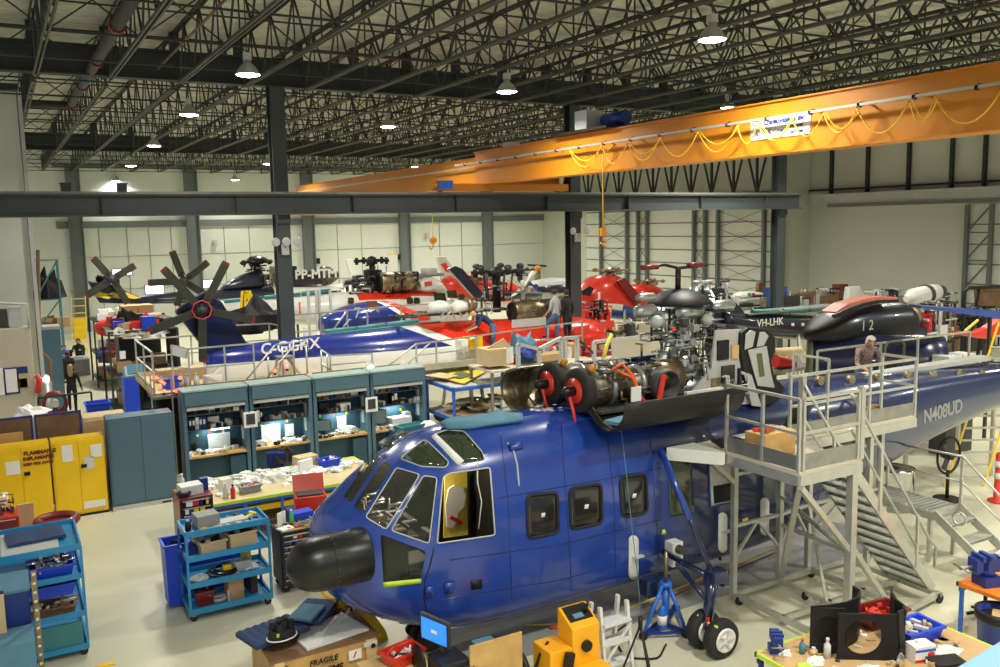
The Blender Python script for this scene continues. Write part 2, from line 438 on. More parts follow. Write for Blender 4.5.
# roof pipe with couplings, thin sprinkler pipe
a, c = P(132, 0, Z=10.75), P(92, 98, Z=10.75)
m_ = MB().tube([(a.x, a.y-8, 10.75), (a.x, c.y+2, 10.75)], .13, 12)
for k in range(5): m_.cyl((a.x, a.y-2+k*4.2, 10.75), (a.x, a.y-1.85+k*4.2, 10.75), .17, n=12, m=1)
m_.tube([(a.x, c.y+2, 10.75), (a.x-2.2, c.y+2, 10.75)], .13, 12)
struct(m_, 'roof_pipe', ['dark', 'dkred'])
a = P(225, 0, Z=10.9); struct(MB().tube([(a.x, a.y-4, 10.9), (a.x, a.y+9, 10.9)], .03, 8), 'sprinkler_pipe', 'brown')
# floor marking
struct(MB().box(3.95, 4.05, 28, 60, 0, .006).box(5.0, 5.08, 28, 60, 0, .006), 'floor_line', 'yellowd')
# ---------------------------------------------------------------- lamps of the hall
def lamp_proto():
    t = T('high_bay_lamp', 'x', 'lamp')
    MB().lathe([(.05, .42), (.10, .42), (.11, .32), (.17, .29), (.27, .17), (.32, .06), (.35, .03), (.36, 0), (.34, 0), (.25, .14), (.12, .27), (.02, .3)], n=20).build('reflector', 'lampbody', t)
    MB().lathe([(.0, -.05), (.2, -.04), (.33, -.005), (.35, .02), (.3, .04), (0, .05)], n=20).build('lens', 'lampglow', t)
    MB().cbox((0, 0, .52), (.2, .2, .2)).build('ballast', 'ltgrey', t)
    MB().cyl((0, 0, .62), (0, 0, 2.05), .015, n=6).build('hanger', 'dark', t)
    t.scale = (.76, .76, .76); return t
LZ = 9.9
lamps = [((248, 75), 'high bay lamp nearest the camera at upper left, in front of the dark girder'), ((189, 115), 'high bay lamp second in the left row behind the dark girder'),
 ((154, 146), 'high bay lamp third in the left row'), ((131, 166), 'high bay lamp fourth in the left row, low over the far wall'), ((116, 181), 'small far high bay lamp at the left end by the far wall'),
 ((268, 164), 'high bay lamp just left of the tallest column'), ((235, 180), 'tiny far high bay lamp left of the tallest column, against the far wall'), ((388, 127), 'high bay lamp right of the tallest column'),
 ((507, 92), 'high bay lamp hanging at the middle top of the view'), ((712, 40), 'largest and brightest high bay lamp at upper right'), ((416, 167), 'small far high bay lamp above the runway beam'),
 ((726, 113), 'high bay lamp glimpsed just above the orange crane girder')]
lp = None; LPTS = []
for (u, v), lab in lamps:
    p = P(u, v, Z=LZ) if u != 726 else P(728, 108, Z=10.5)
    if lp is None: lp = o = lamp_proto()
    else: o = dup(lp)
    o.location = p; o['label'] = lab; o['group'] = 'high bay lamps'; LPTS.append(p)
def spot(p, e, size=.33, c=(1, .96, .84), ang=150):
    l = bpy.data.lights.new('lamp_light', 'AREA'); l.shape = 'DISK'; l.size = size*2; l.energy = e; l.color = c; l.spread = rad(ang)
    o = bpy.data.objects.new('lamp_light', l); COL.objects.link(o); o.location = p; return o
EL = 300
for p in LPTS:
    spot(p-Vector((0, 0, .1)), EL if p.y < 55 else EL*.4)
for x in (2.5, 9.5, 17, 25, 33): # lamps of the rows behind and beside the camera and out of the frame
    for y in (-4, 4.5): spot((x, y, 9.8), EL*1.2)
for x in (24.5, 33): 
    for y in (12, 22, 34, 46, 58): spot((x, y, 9.8), EL)
for x in (9, 20, 31): spot((x, 55, 9.8), EL*.8)
for x in (5, 17): spot((x, 38, 9.8), EL*.8)
W = bpy.data.worlds.new('world'); S.world = W; W.use_nodes = True
W.node_tree.nodes['Background'].inputs['Color'].default_value = (1, .97, .88, 1); W.node_tree.nodes['Background'].inputs['Strength'].default_value = .36
S.view_settings.view_transform = 'Standard'; S.view_settings.look = 'None'; S.view_settings.gamma = 1; S.view_settings.exposure = .40
S.cycles.use_denoising = True; S.cycles.max_bounces = 6; S.cycles.diffuse_bounces = 4; S.cycles.glossy_bounces = 3; S.cycles.transparent_max_bounces = 8
# ---------------------------------------------------------------- overhead cranes
def catenary(a, b, sag, n=8): return [Vector(a).lerp(Vector(b), t/n)-Vector((0,0,4*sag*(t/n)*(1-t/n))) for t in range(n+1)]
xg = P(480, 184, Y=YB).x
c1 = T('bridge_crane', 'orange overhead bridge crane at right, with festoon cable and maker sign on its girder', 'crane', (xg, yr, 7.6))
zg0, zg1 = 7.87, 8.88
MB().box(xg-.2, xg+.2, -3, yr+.35, zg0, zg1).box(xg-.26, xg+.26, -3, yr+.35, zg1, zg1+.03).box(xg-.26, xg+.26, -3, yr+.35, zg0-.03, zg0).build('girder', 'orange', c1)
MB().box(xg+1.2, xg+1.55, -3, yr+.2, zg0+.2, zg1-.02).build('walkway_beam', 'orange', c1)
xa, xb = P(430, 190, Y=yr).x, P(566, 190, Y=yr).x
m_ = MB().box(xa, xb, yr-.16, yr+.16, 7.62, 7.86)
for x in (xa+.35, xb-.35): m_.cyl((x, yr-.05, 7.74), (x, yr+.05, 7.74), .15, m=1)
m_.build('end_truck', ['orange', 'dark'], c1)
m_ = MB().cbox((xa+.35, yr-.3, 7.8), (.5, .28, .26)).cyl((xa-.05, yr-.3, 7.8), (xa+.1, yr-.3, 7.8), .11, m=1)
m_.build('travel_motor', ['bluejack', 'orange'], c1)
zr = P(600, 160, X=xg-.45).z; zr=8.53
MB().box(xg-.5, xg-.43, -3, yr+1.3, zr-.02, zr+.03).build('festoon_track', 'alu', c1)
y = yr+.6
while y > 2: MB().box(xg-.44, xg-.18, y-.015, y+.015, zr+.03, zr+.06).box(xg-.5, xg-.43, y-.03, y+.03, zr-.05, zr+.03).build('track_bracket', 'dark', c1); y -= 1.1
ys = [P(u, 170, X=xg-.47).y for u in (537, 570, 602, 628, 660, 698, 737, 757, 791, 822, 855, 907, 932, 1000)]
m_ = MB()
for k, (a, c) in enumerate(zip(ys, ys[1:])):
    if k == 0: continue
    L = abs(a-c); m_.tube(catenary((xg-.48, a, zr-.05), (xg-.48, c, zr-.05), .5 if L > .9 else .4), .013, 6)
    if k % 2: m_.tube(catenary((xg-.52, a-.1, zr-.05), (xg-.52, c-.1, zr-.05), .34), .012, 6)
m_.build('festoon_cable', 'cableyel', c1)
# sign on the girder
a, c = P(751, 142, X=xg-.21), P(811, 117, X=xg-.21)
W_ = a.y-c.y; z0_ = P(751, 141, X=xg-.2).z
sg = MB().box(xg-.225, xg-.2, c.y, a.y, z0_, z0_+.44).build('sign', 'white', c1)
for tx, sz, dy, dz, bo in (('CRS CraneSystems Inc', .148, .04, .29, .004), ('C.W.L.', .085, .05, .08, .002), ('5', .16, W_*.31, .07, .006), ('TON', .08, W_*.46, .1, .002), ('(450) 0781', .075, W_*.68, .17, .002), ('1-877-4000', .075, W_*.66, .05, .002)):
    text(tx, sz, (xg-.23, a.y-dy, z0_+dz), (0,-1,0), (0,0,1), 'bluedk', sg, bold=bo, shear=.25 if sz == .148 else 0)
MB().box(xg-.228, xg-.226, a.y-W_*.44, a.y-W_*.18, z0_+.045, z0_+.05).box(xg-.228, xg-.226, a.y-W_*.44, a.y-W_*.18, z0_+.21, z0_+.215).build('capacity_frame', 'bluedk', sg)
# trolley hoist of the crane
tr = P(592, 128, X=xg); 
m_ = MB().cbox((xg-.1, tr.y, 9.24), (.55, .55, .5)); m_.build('trolley_cabinet', 'ltgrey', c1)
MB().cyl((xg+.15, tr.y-.4, 9.2), (xg+.15, tr.y-1.3, 9.2), .18, n=14).build('hoist_drum', 'bluedk', c1)
MB().box(xg-.5, xg+.9, tr.y-1.3, tr.y+1.3, 8.92, 8.98).build('trolley_frame', 'black', c1)
hy = P(603, 225, X=xg-.9).y
ph = T('crane_pendant', 'yellow pendant cable with orange hook hanging beside the middle column', 'hook', (xg-.9, hy, 5))
zz = P(603, 232, X=xg-.9).z
MB().tube([(xg-.5, hy, 8.45), (xg-.9, hy, 8.2), (xg-.9, hy, zz)], .016, 6).build('cable', 'cableyel', ph)
m_ = MB().cbox((xg-.9, hy, zz), (.14, .1, .2)).tube([(xg-.9, hy, zz-.1), (xg-.9, hy, zz-.2), (xg-.82, hy, zz-.28), (xg-.9, hy, zz-.34), (xg-.98, hy, zz-.27)], .025, 8)
m_.build('hook', 'orange', ph)
# second crane beyond the runway beam
xg2 = P(300, 192, Y=YM).x
c2 = T('bridge_crane', 'orange bridge crane beyond the grey runway beam, running off to the left', 'crane', (xg2, YB, 7.6))
MB().box(xg2-.2, xg2+.2, YB+.2, YM, 7.87, 8.85).box(xg2-.26, xg2+.26, YB+.2, YM, 8.85, 8.88).build('girder', 'orange', c2)
MB().box(xg2-.5, xg2-.42, YB+1, YM, 8.5, 8.55).build('festoon_track', 'alu', c2)
MB().cbox((xg2+1.0, YB+1.2, 9.15), (.45, .45, .5)).build('trolley_cabinet', 'ltgrey', c2)
MB().cyl((xg2+1.3, YB+.9, 9.1), (xg2+2.1, YB+.9, 9.1), .2).build('hoist_drum', 'bluedk', c2)
MB().box(xg2+.2, xg2+2.5, YB+.4, YB+.8, 7.66, 8.5).build('end_truck', 'orange', c2)
h2 = P(433, 240, Y=YF-8); q = T('crane_hook', 'orange crane hook block on a thin yellow line before the far wall', 'hook', h2)
MB().tube([h2, h2+Vector((0, 0, 10.4-h2.z))], .025, 6).build('cable', 'yellowd', q)
MB().sph(h2, (.3, .2, .28)).tube([h2-Vector((0,0,.2)), h2-Vector((0,0,.5)), h2-Vector((.15,0,.65)), h2-Vector((.3,0,.5))], .05, 6).build('hook', 'orange', q)
st = P(290, 213, Y=YB+3)
one(MB().box(st.x, st.x+1.6, YB+3, YB+3.2, st.z-.08, st.z+.08), 'hoist_beam', 'orange', 'short orange beam end seen under the runway beam, right of the tallest column', 'beam')
# emergency lights on the columns
for x, v, lab in ((colx[0], 248, 'cluster of three round floodlights on the tallest column'), (colx[1], 236, 'pair of round floodlights on the middle column')):
    z = P(284 if x < 10 else 575, v, Y=YB-.3).z
    t = T('floodlight_cluster', lab, 'light', (x, YB-.25, z))
    MB().cbox((x, YB-.28, z-.05), (.2, .12, .3)).build('housing', 'ltgrey', t)
    for k, dx in enumerate((-.32, 0, .32) if x < 10 else (-.3, .3)):
        MB().lathe([(.03, .12), (.07, .08), (.13, 0), (.12, -.01), (0, .01)], (x+dx, YB-.45, z+.18), 'Y').build('lamp_head', 'ltgrey', t)
# small fittings on the far wall
for i, (u, v, lab) in enumerate(((215, 243, 'small white box on the far wall left of the tallest column'), (427, 236, 'small white box on the far wall right of the red tail fins'), (318, 261, 'small black speaker on the far wall right of the tallest column'), (398, 257, 'small black speaker box on the far wall beside the engine on the white helicopter'))):
    p = P(u, v, Y=YF-.2); one(MB().cbox(p, (.28, .2, .42)).cbox(p+Vector((0, -.1, 0)), (.2, .06, .3)), 'wall_box', 'ltgrey' if i < 2 else 'black', lab, 'wall box', bev=.02)
for i, (u, v, lab) in enumerate(((66, 191, 'small dark box under the joists at the far left wall'), (122, 192, 'second small dark box on the runway beam at left'))):
    p = P(u, v, Y=yr); one(MB().box(p.x-.12, p.x+.12, yr-.1, yr+.1, zt_+.07, zt_+.26).box(p.x-.14, p.x+.14, yr-.12, yr+.12, zt_+.26, zt_+.29), 'rail_box', 'steel', ('dark stop box on the runway beam, nearer the left edge' if i == 0 else 'dark stop box on the runway beam, second from the left edge'), 'box')

# small objects seen on the ledge under the joists: none
# ---------------------------------------------------------------- loft hulls and things laid on them
def section(x, zb, zt, hw, yc, n=40, nt=2.6, nb=3.6, zf=.45):
    zc = zb+(zt-zb)*zf; out = []
    for k in range(n):
        t = 2*pi*(k+.5)/n; c_, s_ = cos(t), sin(t); e = nt if s_ > 0 else nb
        y = hw*math.copysign(abs(c_)**(2/e), c_); z = zc+((zt-zc) if s_ > 0 else (zc-zb))*math.copysign(abs(s_)**(2/e), s_)
        out.append(Vector((x, yc+y, z)))
    return out
def resample(secs, step=.12):
    out = []
    for i in range(len(secs)-1):
        a, c = secs[i], secs[i+1]; p = secs[max(0, i-1)]; q = secs[min(len(secs)-1, i+2)]
        k = max(1, int(abs(c[0]-a[0])/step))
        for j in range(k):
            t = j/k; r = []
            for d in range(len(a)):
                m0 = (c[d]-p[d])/max(1e-6, (c[0]-p[0]))*(c[0]-a[0]) if d else (c[0]-a[0])
                m1 = (q[d]-a[d])/max(1e-6, (q[0]-a[0]))*(c[0]-a[0]) if d else (c[0]-a[0])
                if i == 0: m0 = (c[d]-a[d])
                h = (2*t**3-3*t**2+1)*a[d]+(t**3-2*t**2+t)*m0+(-2*t**3+3*t**2)*c[d]+(t**3-t**2)*m1
                r.append(h)
            out.append(r)
    out.append(list(secs[-1])); return out
def loft(m_, rings, mf=None, flip=False):
    n = len(rings[0]); vs = [v for r in rings for v in r]; fs = []; ms = []
    o = len(m_.v); m_.v += [Vector(v) for v in vs]
    for i in range(len(rings)-1):
        for k in range(n):
            f = [i*n+k, i*n+(k+1)%n, (i+1)*n+(k+1)%n, (i+1)*n+k]
            c = sum((vs[j] for j in f), Vector())/4
            m_.f.append([j+o for j in (f[::-1] if flip else f)]); m_.m.append(mf(c) if mf else 0); m_.sm.append(True)
    for r, rev in ((0, True), (len(rings)-1, False)):
        c = sum(rings[r], Vector())/n
        f = [r*n+k for k in range(n)]; f = f[::-1] if rev != flip else f
        m_.f.append([j+o for j in f]); m_.m.append(mf(c) if mf else 0); m_.sm.append(False)
    return m_
def grid_poly(poly, step):
    bm = bmesh.new(); f = bm.faces.new([bm.verts.new((x, y, 0)) for x, y in poly])
    xs = [p[0] for p in poly]; ys = [p[1] for p in poly]
    for lo, hi, ax in ((min(xs), max(xs), 0), (min(ys), max(ys), 1)):
        k = max(1, int((hi-lo)/step))
        for j in range(1, k):
            c = [0, 0, 0]; c[ax] = lo+(hi-lo)*j/k; nn = [0, 0, 0]; nn[ax] = 1
            bmesh.ops.bisect_plane(bm, geom=bm.verts[:]+bm.edges[:]+bm.faces[:], plane_co=c, plane_no=nn)
    vs = [(v.co.x, v.co.y) for v in bm.verts]; bm.verts.index_update(); fs = [[v.index for v in f.verts] for f in bm.faces]; bm.free(); return vs, fs
def rounded(poly, r, k=4):
    out = []; n = len(poly)
    for i in range(n):
        p, a, c = Vector(poly[i]), Vector(poly[i-1]), Vector(poly[(i+1) % n])
        da, dc = (a-p), (c-p); ra = min(r, da.length*.45); rc = min(r, dc.length*.45)
        A, C_ = p+da.normalized()*ra, p+dc.normalized()*rc
        for j in range(k+1):
            t = j/k; out.append(tuple(A*(1-t)**2+p*2*t*(1-t)+C_*t*t))
    return out
def hit(bvh, u, v): 
    h = bvh.ray_cast(CAM, pray(u, v)); return (h[0], h[1]) if h[0] is not None else (None, None)
def decal(bvh, poly, m, name, parent, off=.012, th=.01, step=5, deep=None):
    """a pane or plate of its own, curved to the skin under it"""
    vs, fs = grid_poly(poly, step); out = []; nm = []
    last = None; pts = [hit(bvh, u, v) for u, v in vs]
    good = [p for p in pts if p[0] is not None]
    if not good: print('decal missed', name, poly[0]); return None
    pc = sum((p[0] for p in good), Vector())/len(good); nc = sum((p[1] for p in good), Vector()).normalized()
    for (u, v), (p, nrm) in zip(vs, pts):
        if p is None:
            r = pray(u, v); t = (pc-CAM).dot(nc)/r.dot(nc); p, nrm = CAM+r*t, nc
        out.append(p+nrm*off)
    b = MB(); b.add(out, fs, 0, True); o = b.build(name, m, parent)
    md = o.modifiers.new('thickness', 'SOLIDIFY'); md.thickness = th; md.offset = 0
    return o
def ring(bvh, poly, m, name, parent, r=.014, off=.01):
    pts = []
    for i in range(len(poly)):
        a, c = poly[i], poly[(i+1) % len(poly)]
        L = math.hypot(c[0]-a[0], c[1]-a[1]); k = max(1, int(L/5))
        for j in range(k):
            h = hit(bvh, a[0]+(c[0]-a[0])*j/k, a[1]+(c[1]-a[1])*j/k)
            if h[0] is not None: pts.append(h[0]+h[1]*off)
    if len(pts) < 3: return None
    pts.append(pts[0]); pts.append(pts[1])
    return MB().tube(pts, r, 6).build(name, m, parent)
def pipes(m_, lo, hi, n, rnd, r=(.008, .025), mats=(0,), L=(.15, .5)):
    lo, hi = Vector(lo), Vector(hi)
    for _ in range(n):
        p = Vector([rnd.uniform(lo[i], hi[i]) for i in range(3)]); pts = [p.copy()]; ax = rnd.randrange(3)
        for s in range(rnd.randint(2, 4)):
            d = Vector((0, 0, 0)); ax = (ax+rnd.choice((1, 2))) % 3; d[ax] = rnd.choice((-1, 1))*rnd.uniform(*L)*.6; p = p+d
            for i in range(3): p[i] = min(hi[i], max(lo[i], p[i]))
            pts.append(p.copy())
        m_.tube(pts, rnd.uniform(*r), 6, rnd.choice(mats))
    return m_
# ---------------------------------------------------------------- the blue helicopter
HY = 11.8
he = T('helicopter', 'big glossy blue helicopter in the foreground with black nose dome and open engines', 'helicopter', (9, HY, 0))
SEC = [(3.60,1.75,2.12,.04),(3.64,1.52,2.30,.34),(3.76,1.30,2.46,.60),(4.0,1.10,2.62,.82),(4.35,.90,2.88,.94),(4.80,.72,3.16,1.0),(5.20,.60,3.36,1.03),(5.70,.52,3.46,1.05),(6.5,.48,3.50,1.06),(9.0,.50,3.50,1.06),(11.2,.52,3.46,1.06),(12.6,.66,3.40,1.05),(14.2,1.05,3.34,.98),(16.0,1.48,3.28,.82),(18,1.85,3.18,.66),(20.4,2.15,3.06,.52)]
RS = resample(SEC)
outer = [section(s[0], s[1], s[2], s[3], HY, 48, nb=(2.6+min(2, max(0, s[0]-4)*1.6)) if s[0] < 13 else 2.8) for s in RS]
inner = [section(s[0]+.05, s[1]+.05, s[2]-.05, max(.02, s[3]-.05), HY, 48) for s in RS if 3.8 < s[0] < 8.6]
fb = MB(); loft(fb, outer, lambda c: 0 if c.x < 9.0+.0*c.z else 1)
HB = BVHTree.FromPolygons([tuple(v) for v in fb.v], fb.f)
loft(fb, inner, lambda c: 2, flip=True)
hm = K['helishade'] = mat('helishade', (.016, .060, .36), .22, coat=.6, noise=.22, ns=2.2, bump=.10); nt = hm.node_tree
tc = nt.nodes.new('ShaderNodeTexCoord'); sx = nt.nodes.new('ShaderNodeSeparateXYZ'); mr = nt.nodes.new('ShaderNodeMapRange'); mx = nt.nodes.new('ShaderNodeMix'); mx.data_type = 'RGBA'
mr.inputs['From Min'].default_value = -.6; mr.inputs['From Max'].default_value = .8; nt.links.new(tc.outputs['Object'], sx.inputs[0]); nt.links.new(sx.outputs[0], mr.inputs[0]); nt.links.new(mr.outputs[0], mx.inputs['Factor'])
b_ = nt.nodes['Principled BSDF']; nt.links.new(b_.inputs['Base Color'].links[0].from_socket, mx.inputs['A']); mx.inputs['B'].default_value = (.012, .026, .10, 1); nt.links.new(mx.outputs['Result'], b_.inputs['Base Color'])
fus = fb.build('fuselage', ['helishade', 'helishade', 'black'], he, fix=False)
# colours run into each other near x=9: shade on the aft hull, put into the paint
panes = dict(
 w1=[(343.4,497.3),(351.5,502.6),(379.4,457.6),(374,447.7)], w2=[(353.2,506.3),(363.5,513.5),(392,467.6),(383.5,459.5)],
 w3=[(365.5,517),(386,529.5),(420,474.5),(396.5,467.6)], w4=[(391,530.5),(429,543.5),(437,477.5),(423.5,475.5)],
 e1=[(377,443),(386,450.5),(407,432.5),(398,428.5)], e2=[(400,458.5),(421,466.5),(446,467.5),(449,462),(428,441.5),(423.6,439.7)],
 e3=[(431,436),(458,465),(485,460.5),(482,451.5),(464,431.2),(446,430.2),(437,433.4)],
 door=[(443,477),(449,473.5),(490,467.5),(495,535),(437,543.5)], low=[(380.5,534.4),(426,551.4),(420.6,581),(383.6,584.6)])
cut = MB()
for k, pl in panes.items():
    pl = rounded(pl, 3, 3); near = []; far = []
    for u, v in pl:
        h = hit(HB, u, v); r = pray(u, v)
        if h[0] is None: h = (CAM+r*( (P(u, v, Y=12.6)-CAM).length), None)
        near.append(h[0]-r*.25); far.append(h[0]+r*(.45 if k != 'e1' and k != 'w1' else .4))
    n = len(pl); cut.add(near+far, [tuple(range(n)), tuple(range(n, 2*n))[::-1]]+[(i, n+i, n+(i+1) % n, (i+1) % n) for i in range(n)], 0)
co = cut.build('cutter', 'black', he)
md = fus.modifiers.new('cut', 'BOOLEAN'); md.object = co; md.operation = 'DIFFERENCE'; md.solver = 'EXACT'; md.use_self = True
dg = bpy.context.evaluated_depsgraph_get(); dg.update(); nm = bpy.data.meshes.new_from_object(fus.evaluated_get(dg))
print('fuselage cut', len(fus.data.polygons), len(nm.polygons))
if len(nm.polygons) > 1000: fus.modifiers.clear(); fus.data = nm
bpy.data.objects.remove(co)
for p in fus.data.polygons: p.use_smooth = True
fus.data.set_sharp_from_angle(angle=rad(40)) if hasattr(fus.data, 'set_sharp_from_angle') else None
for k, pl in panes.items():
    if k in ('door',):
        ring(HB, rounded(pl, 3, 3), 'ltgrey', 'door_rim', fus, .012, .004); continue
    decal(HB, rounded(pl, 3, 3), 'glass' if k[0] in 'wl' else 'glassdk', 'window_pane', fus, -.012, .008, 6)
    if k in ('w3', 'e2', 'e3', 'w4'): ring(HB, rounded(pl, 3, 3), 'ltgrey', 'window_seal', fus, .009, .002)
decal(HB, [(383,582),(421,578.5),(421,583),(384,587)], 'lime', 'window_sill', fus, .01, .012)
decal(HB, [(431.5,437.5),(436,434),(464,461),(459,465.5)], 'plastic', 'blind', fus, .01, .006)
# cockpit inside
m_ = MB().box(4.5, 8.4, 10.95, 12.65, 1.22, 1.27)
m_.build('cabin_floor', 'dark', he)
m_ = MB().box(4.35, 4.75, 11.05, 12.55, 1.27, 2.25).box(4.45, 5.2, 11.65, 11.95, 1.27, 1.9)
m_.build('instrument_panel', 'black', he, bev=.03)
r_ = random.Random(3)
m_ = MB()
for y in (11.35, 12.2):
    m_ = MB().cbox((5.0, y, 1.65), (.5, .48, .12)).cbox((5.2, y, 1.85), (.12, .46, .4), ry=.15); m_.build('pilot_seat', 'dark', he, bev=.03)
pipes(MB(), (4.5, 11.1, 2.25), (4.9, 12.4, 2.45), 16, r_, (.01, .02), (0, 1)).build('cockpit_wiring', ['bronze', 'plastic'], he)
def flat(name, pts, Y, th, m): q = [P(u, v, Y=Y) for u, v in pts]; return MB().prism([(a.x, a.z) for a in q], Y, Y+th, 'Y').build(name, m, he)
flat('far_door_panel', [(445,474),(467,471),(468,535),(444,538)], 12.3, .03, 'yellowd')
flat('white_cover', [(449,489),(455,485),(463,487),(466,496),(464,507),(458,513),(457,521),(452,529),(447,527),(446,505)], 12.24, .04, 'paintwhite')
MB().cbox(P(456, 520, Y=12.2), (.25, .03, .06), ry=.6).build('red_tag', 'red', he)
m_ = loft(MB(), [section(6.5, .7, 3.4, .97, HY, 40), section(6.55, .7, 3.4, .97, HY, 40)]); m_.build('bulkhead', 'black', he)
MB().sph((5.25, 12.1, 2.95), .05, 10).build('work_lamp', 'tubeglow', he)
l_ = bpy.data.lights.new('work_lamp_light', 'POINT'); l_.energy = 60; l_.color = (1, .85, .6); l_.shadow_soft_size = .06; lo = bpy.data.objects.new('work_lamp_light', l_); COL.objects.link(lo); lo.location = (5.25, 12.1, 2.82)
MB().tube([(5.85, 10.98, 3.1), (5.8, 10.9, 2.8), (5.86, 10.9, 2.5), (5.8, 10.9, 2.1)], .009, 6).build('door_frame_wiring', 'plastic', he)
for w in ((4.45, .9), (4.9, .7)):
    m_ = MB().cbox((w[0], 11.35, 1.15), (.1, .1, .5)).cyl((w[0]+.15, 11.2, 1.3), (w[0]+.15, 11.5, 1.3), .08)
    m_.build('rudder_pedal', 'silver', he)
# nose dome
DY = 10.98; rc = P(330, 561, Y=DY)
prof = [(0, 0), (.10, .02), (.19, .06), (.27, .13), (.32, .22), (.355, .33), (.37, .44), (.37, .7), (.37, 1.08), (.36, 1.1), (0, 1.1)]
xt = P(286, 565, Y=DY).x
rd = MB().lathe(prof, (xt, DY, rc.z), 'X', 40).build('nose_dome', 'blackgloss', he)
m_ = MB().torus((xt+.58, DY, rc.z), .371, .006, 'X', 32, 6)
m_.build('seam', 'blackgloss', rd)
m_ = MB()
for k in range(26): t = k*2*pi/26; m_.sph((xt+.6, DY+.372*cos(t), rc.z+.372*sin(t)), .008, 6)
m_.build('rivet_row', 'bronze', rd)
# cabin windows
for pl in ([(526.5,495.5),(557,492),(558.5,532),(528,538.5)], [(569.5,488.5),(601,483.5),(602,523),(570.5,529.5)], [(619.5,477.5),(645.5,473.5),(647.5,512.5),(622,517.5)]):
    q = rounded(pl, 6, 4); c = decal(HB, q, 'pane', 'cabin_window', fus, .004, .01)
    ring(HB, q, 'rubber', 'window_seal', fus, .024, .008)
    cx_ = sum(p[0] for p in pl)/4; cy_ = sum(p[1] for p in pl)/4
    decal(HB, [(cx_-1.5, cy_-1.6), (cx_+2.2, cy_-2.2), (cx_+1.6, cy_+2.2), (cx_-2.2, cy_+2.6)], 'paper', 'sticker', c, .02, .004)
# doors and openings further aft
decal(HB, [(668,460),(691,456),(694,512),(670,517)], 'glassdk', 'cabin_window', fus, .006, .01)
decal(HB, [(709,466),(733,461),(735,500),(711,506)], 'plastic', 'open_hatch', fus, .01, .012)
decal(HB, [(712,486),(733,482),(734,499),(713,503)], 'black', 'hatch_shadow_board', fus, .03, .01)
ring(HB, [(708,465),(734,460),(736,501),(710,507)], 'heli', 'hatch_rim', fus, .02, .01)
for (cx_, cy_, h_, w_) in ((633, 557, 21, 5), (722, 532, 19, 4.5), (764, 516, 18, 4.5)):
    pl = [(cx_+w_*cos(t*pi/8)*(1 if True else 0), cy_+(h_-w_)*(1 if sin(t*pi/8) > 0 else -1)+w_*sin(t*pi/8)*1.2) for t in range(16)]
    o = decal(HB, pl, 'white', 'step_cover', fus, .015, .014, 4)
    h = hit(HB, cx_+2, cy_-1)
    MB().box(h[0].x-.07, h[0].x+.12, h[0].y-.1, h[0].y-.01, h[0].z-.01, h[0].z+.015).build('step_handle', 'ltgrey', o)
for pl, m, nm_ in (([(662,530),(664,529),(666,532),(664,535),(661,534)], 'lime', 'sticker'), ([(742,519),(747.5,517),(748,524),(743,526)], 'yellowd', 'sticker'), ([(508,445),(520,443),(522,449),(510,451)], 'heli', 'roof_vent')):
    decal(HB, pl, m, nm_, fus, .03 if m == 'heli' else .012, .06 if m == 'heli' else .006)
decal(HB, [(470.5,581),(482,579),(482,588),(471,590)], 'black', 'static_port', fus, .006, .006)
decal(HB, [(444,583),(454,581),(454,592),(445,593)], 'heli', 'access_panel', fus, .03, .03)
decal(HB, [(425,587),(432,585),(432,594),(426,596)], 'heli', 'access_panel', fus, .03, .03)
def seam(pts, nm_='panel_seam', m='helidk', r=.006):
    out = []
    for a, c in zip(pts, pts[1:]):
        k = max(1, int(math.hypot(c[0]-a[0], c[1]-a[1])/6))
        for j in range(k+1):
            h = hit(HB, a[0]+(c[0]-a[0])*j/k, a[1]+(c[1]-a[1])*j/k)
            if h[0] is not None: out.append(h[0]+h[1]*.002)
    if len(out) > 1: MB().tube(out, r, 6).build(nm_, m, fus)
seam([(434,548),(430,565),(425,580),(424,597),(427,615),(427,630)], 'door_cable', 'black', .009)
seam([(507,443),(513,449),(517,464),(519,486)], 'masking_strip', 'ltgrey', .014); seam([(650,440),(655,500),(660,575)]); seam([(500,432),(508,500),(512,600)]); seam([(561,425),(570,560),(572,600)]); seam([(606,425),(614,500),(616,590)])
seam([(500,498),(600,480),(660,468)]); seam([(450,560),(560,545),(660,520)]); seam([(440,600),(560,580),(690,545)])
# soft pads and things on the roof
bl = decal(HB, [(441,427),(448,431),(470,430),(522,423),(522,418),(505,417),(499,414),(490,418),(452,422)], 'padteal', 'pad', None, .05, .07)
if bl: tag(bl, 'long flat teal foam pad lying on the roof of the blue helicopter', 'pad')
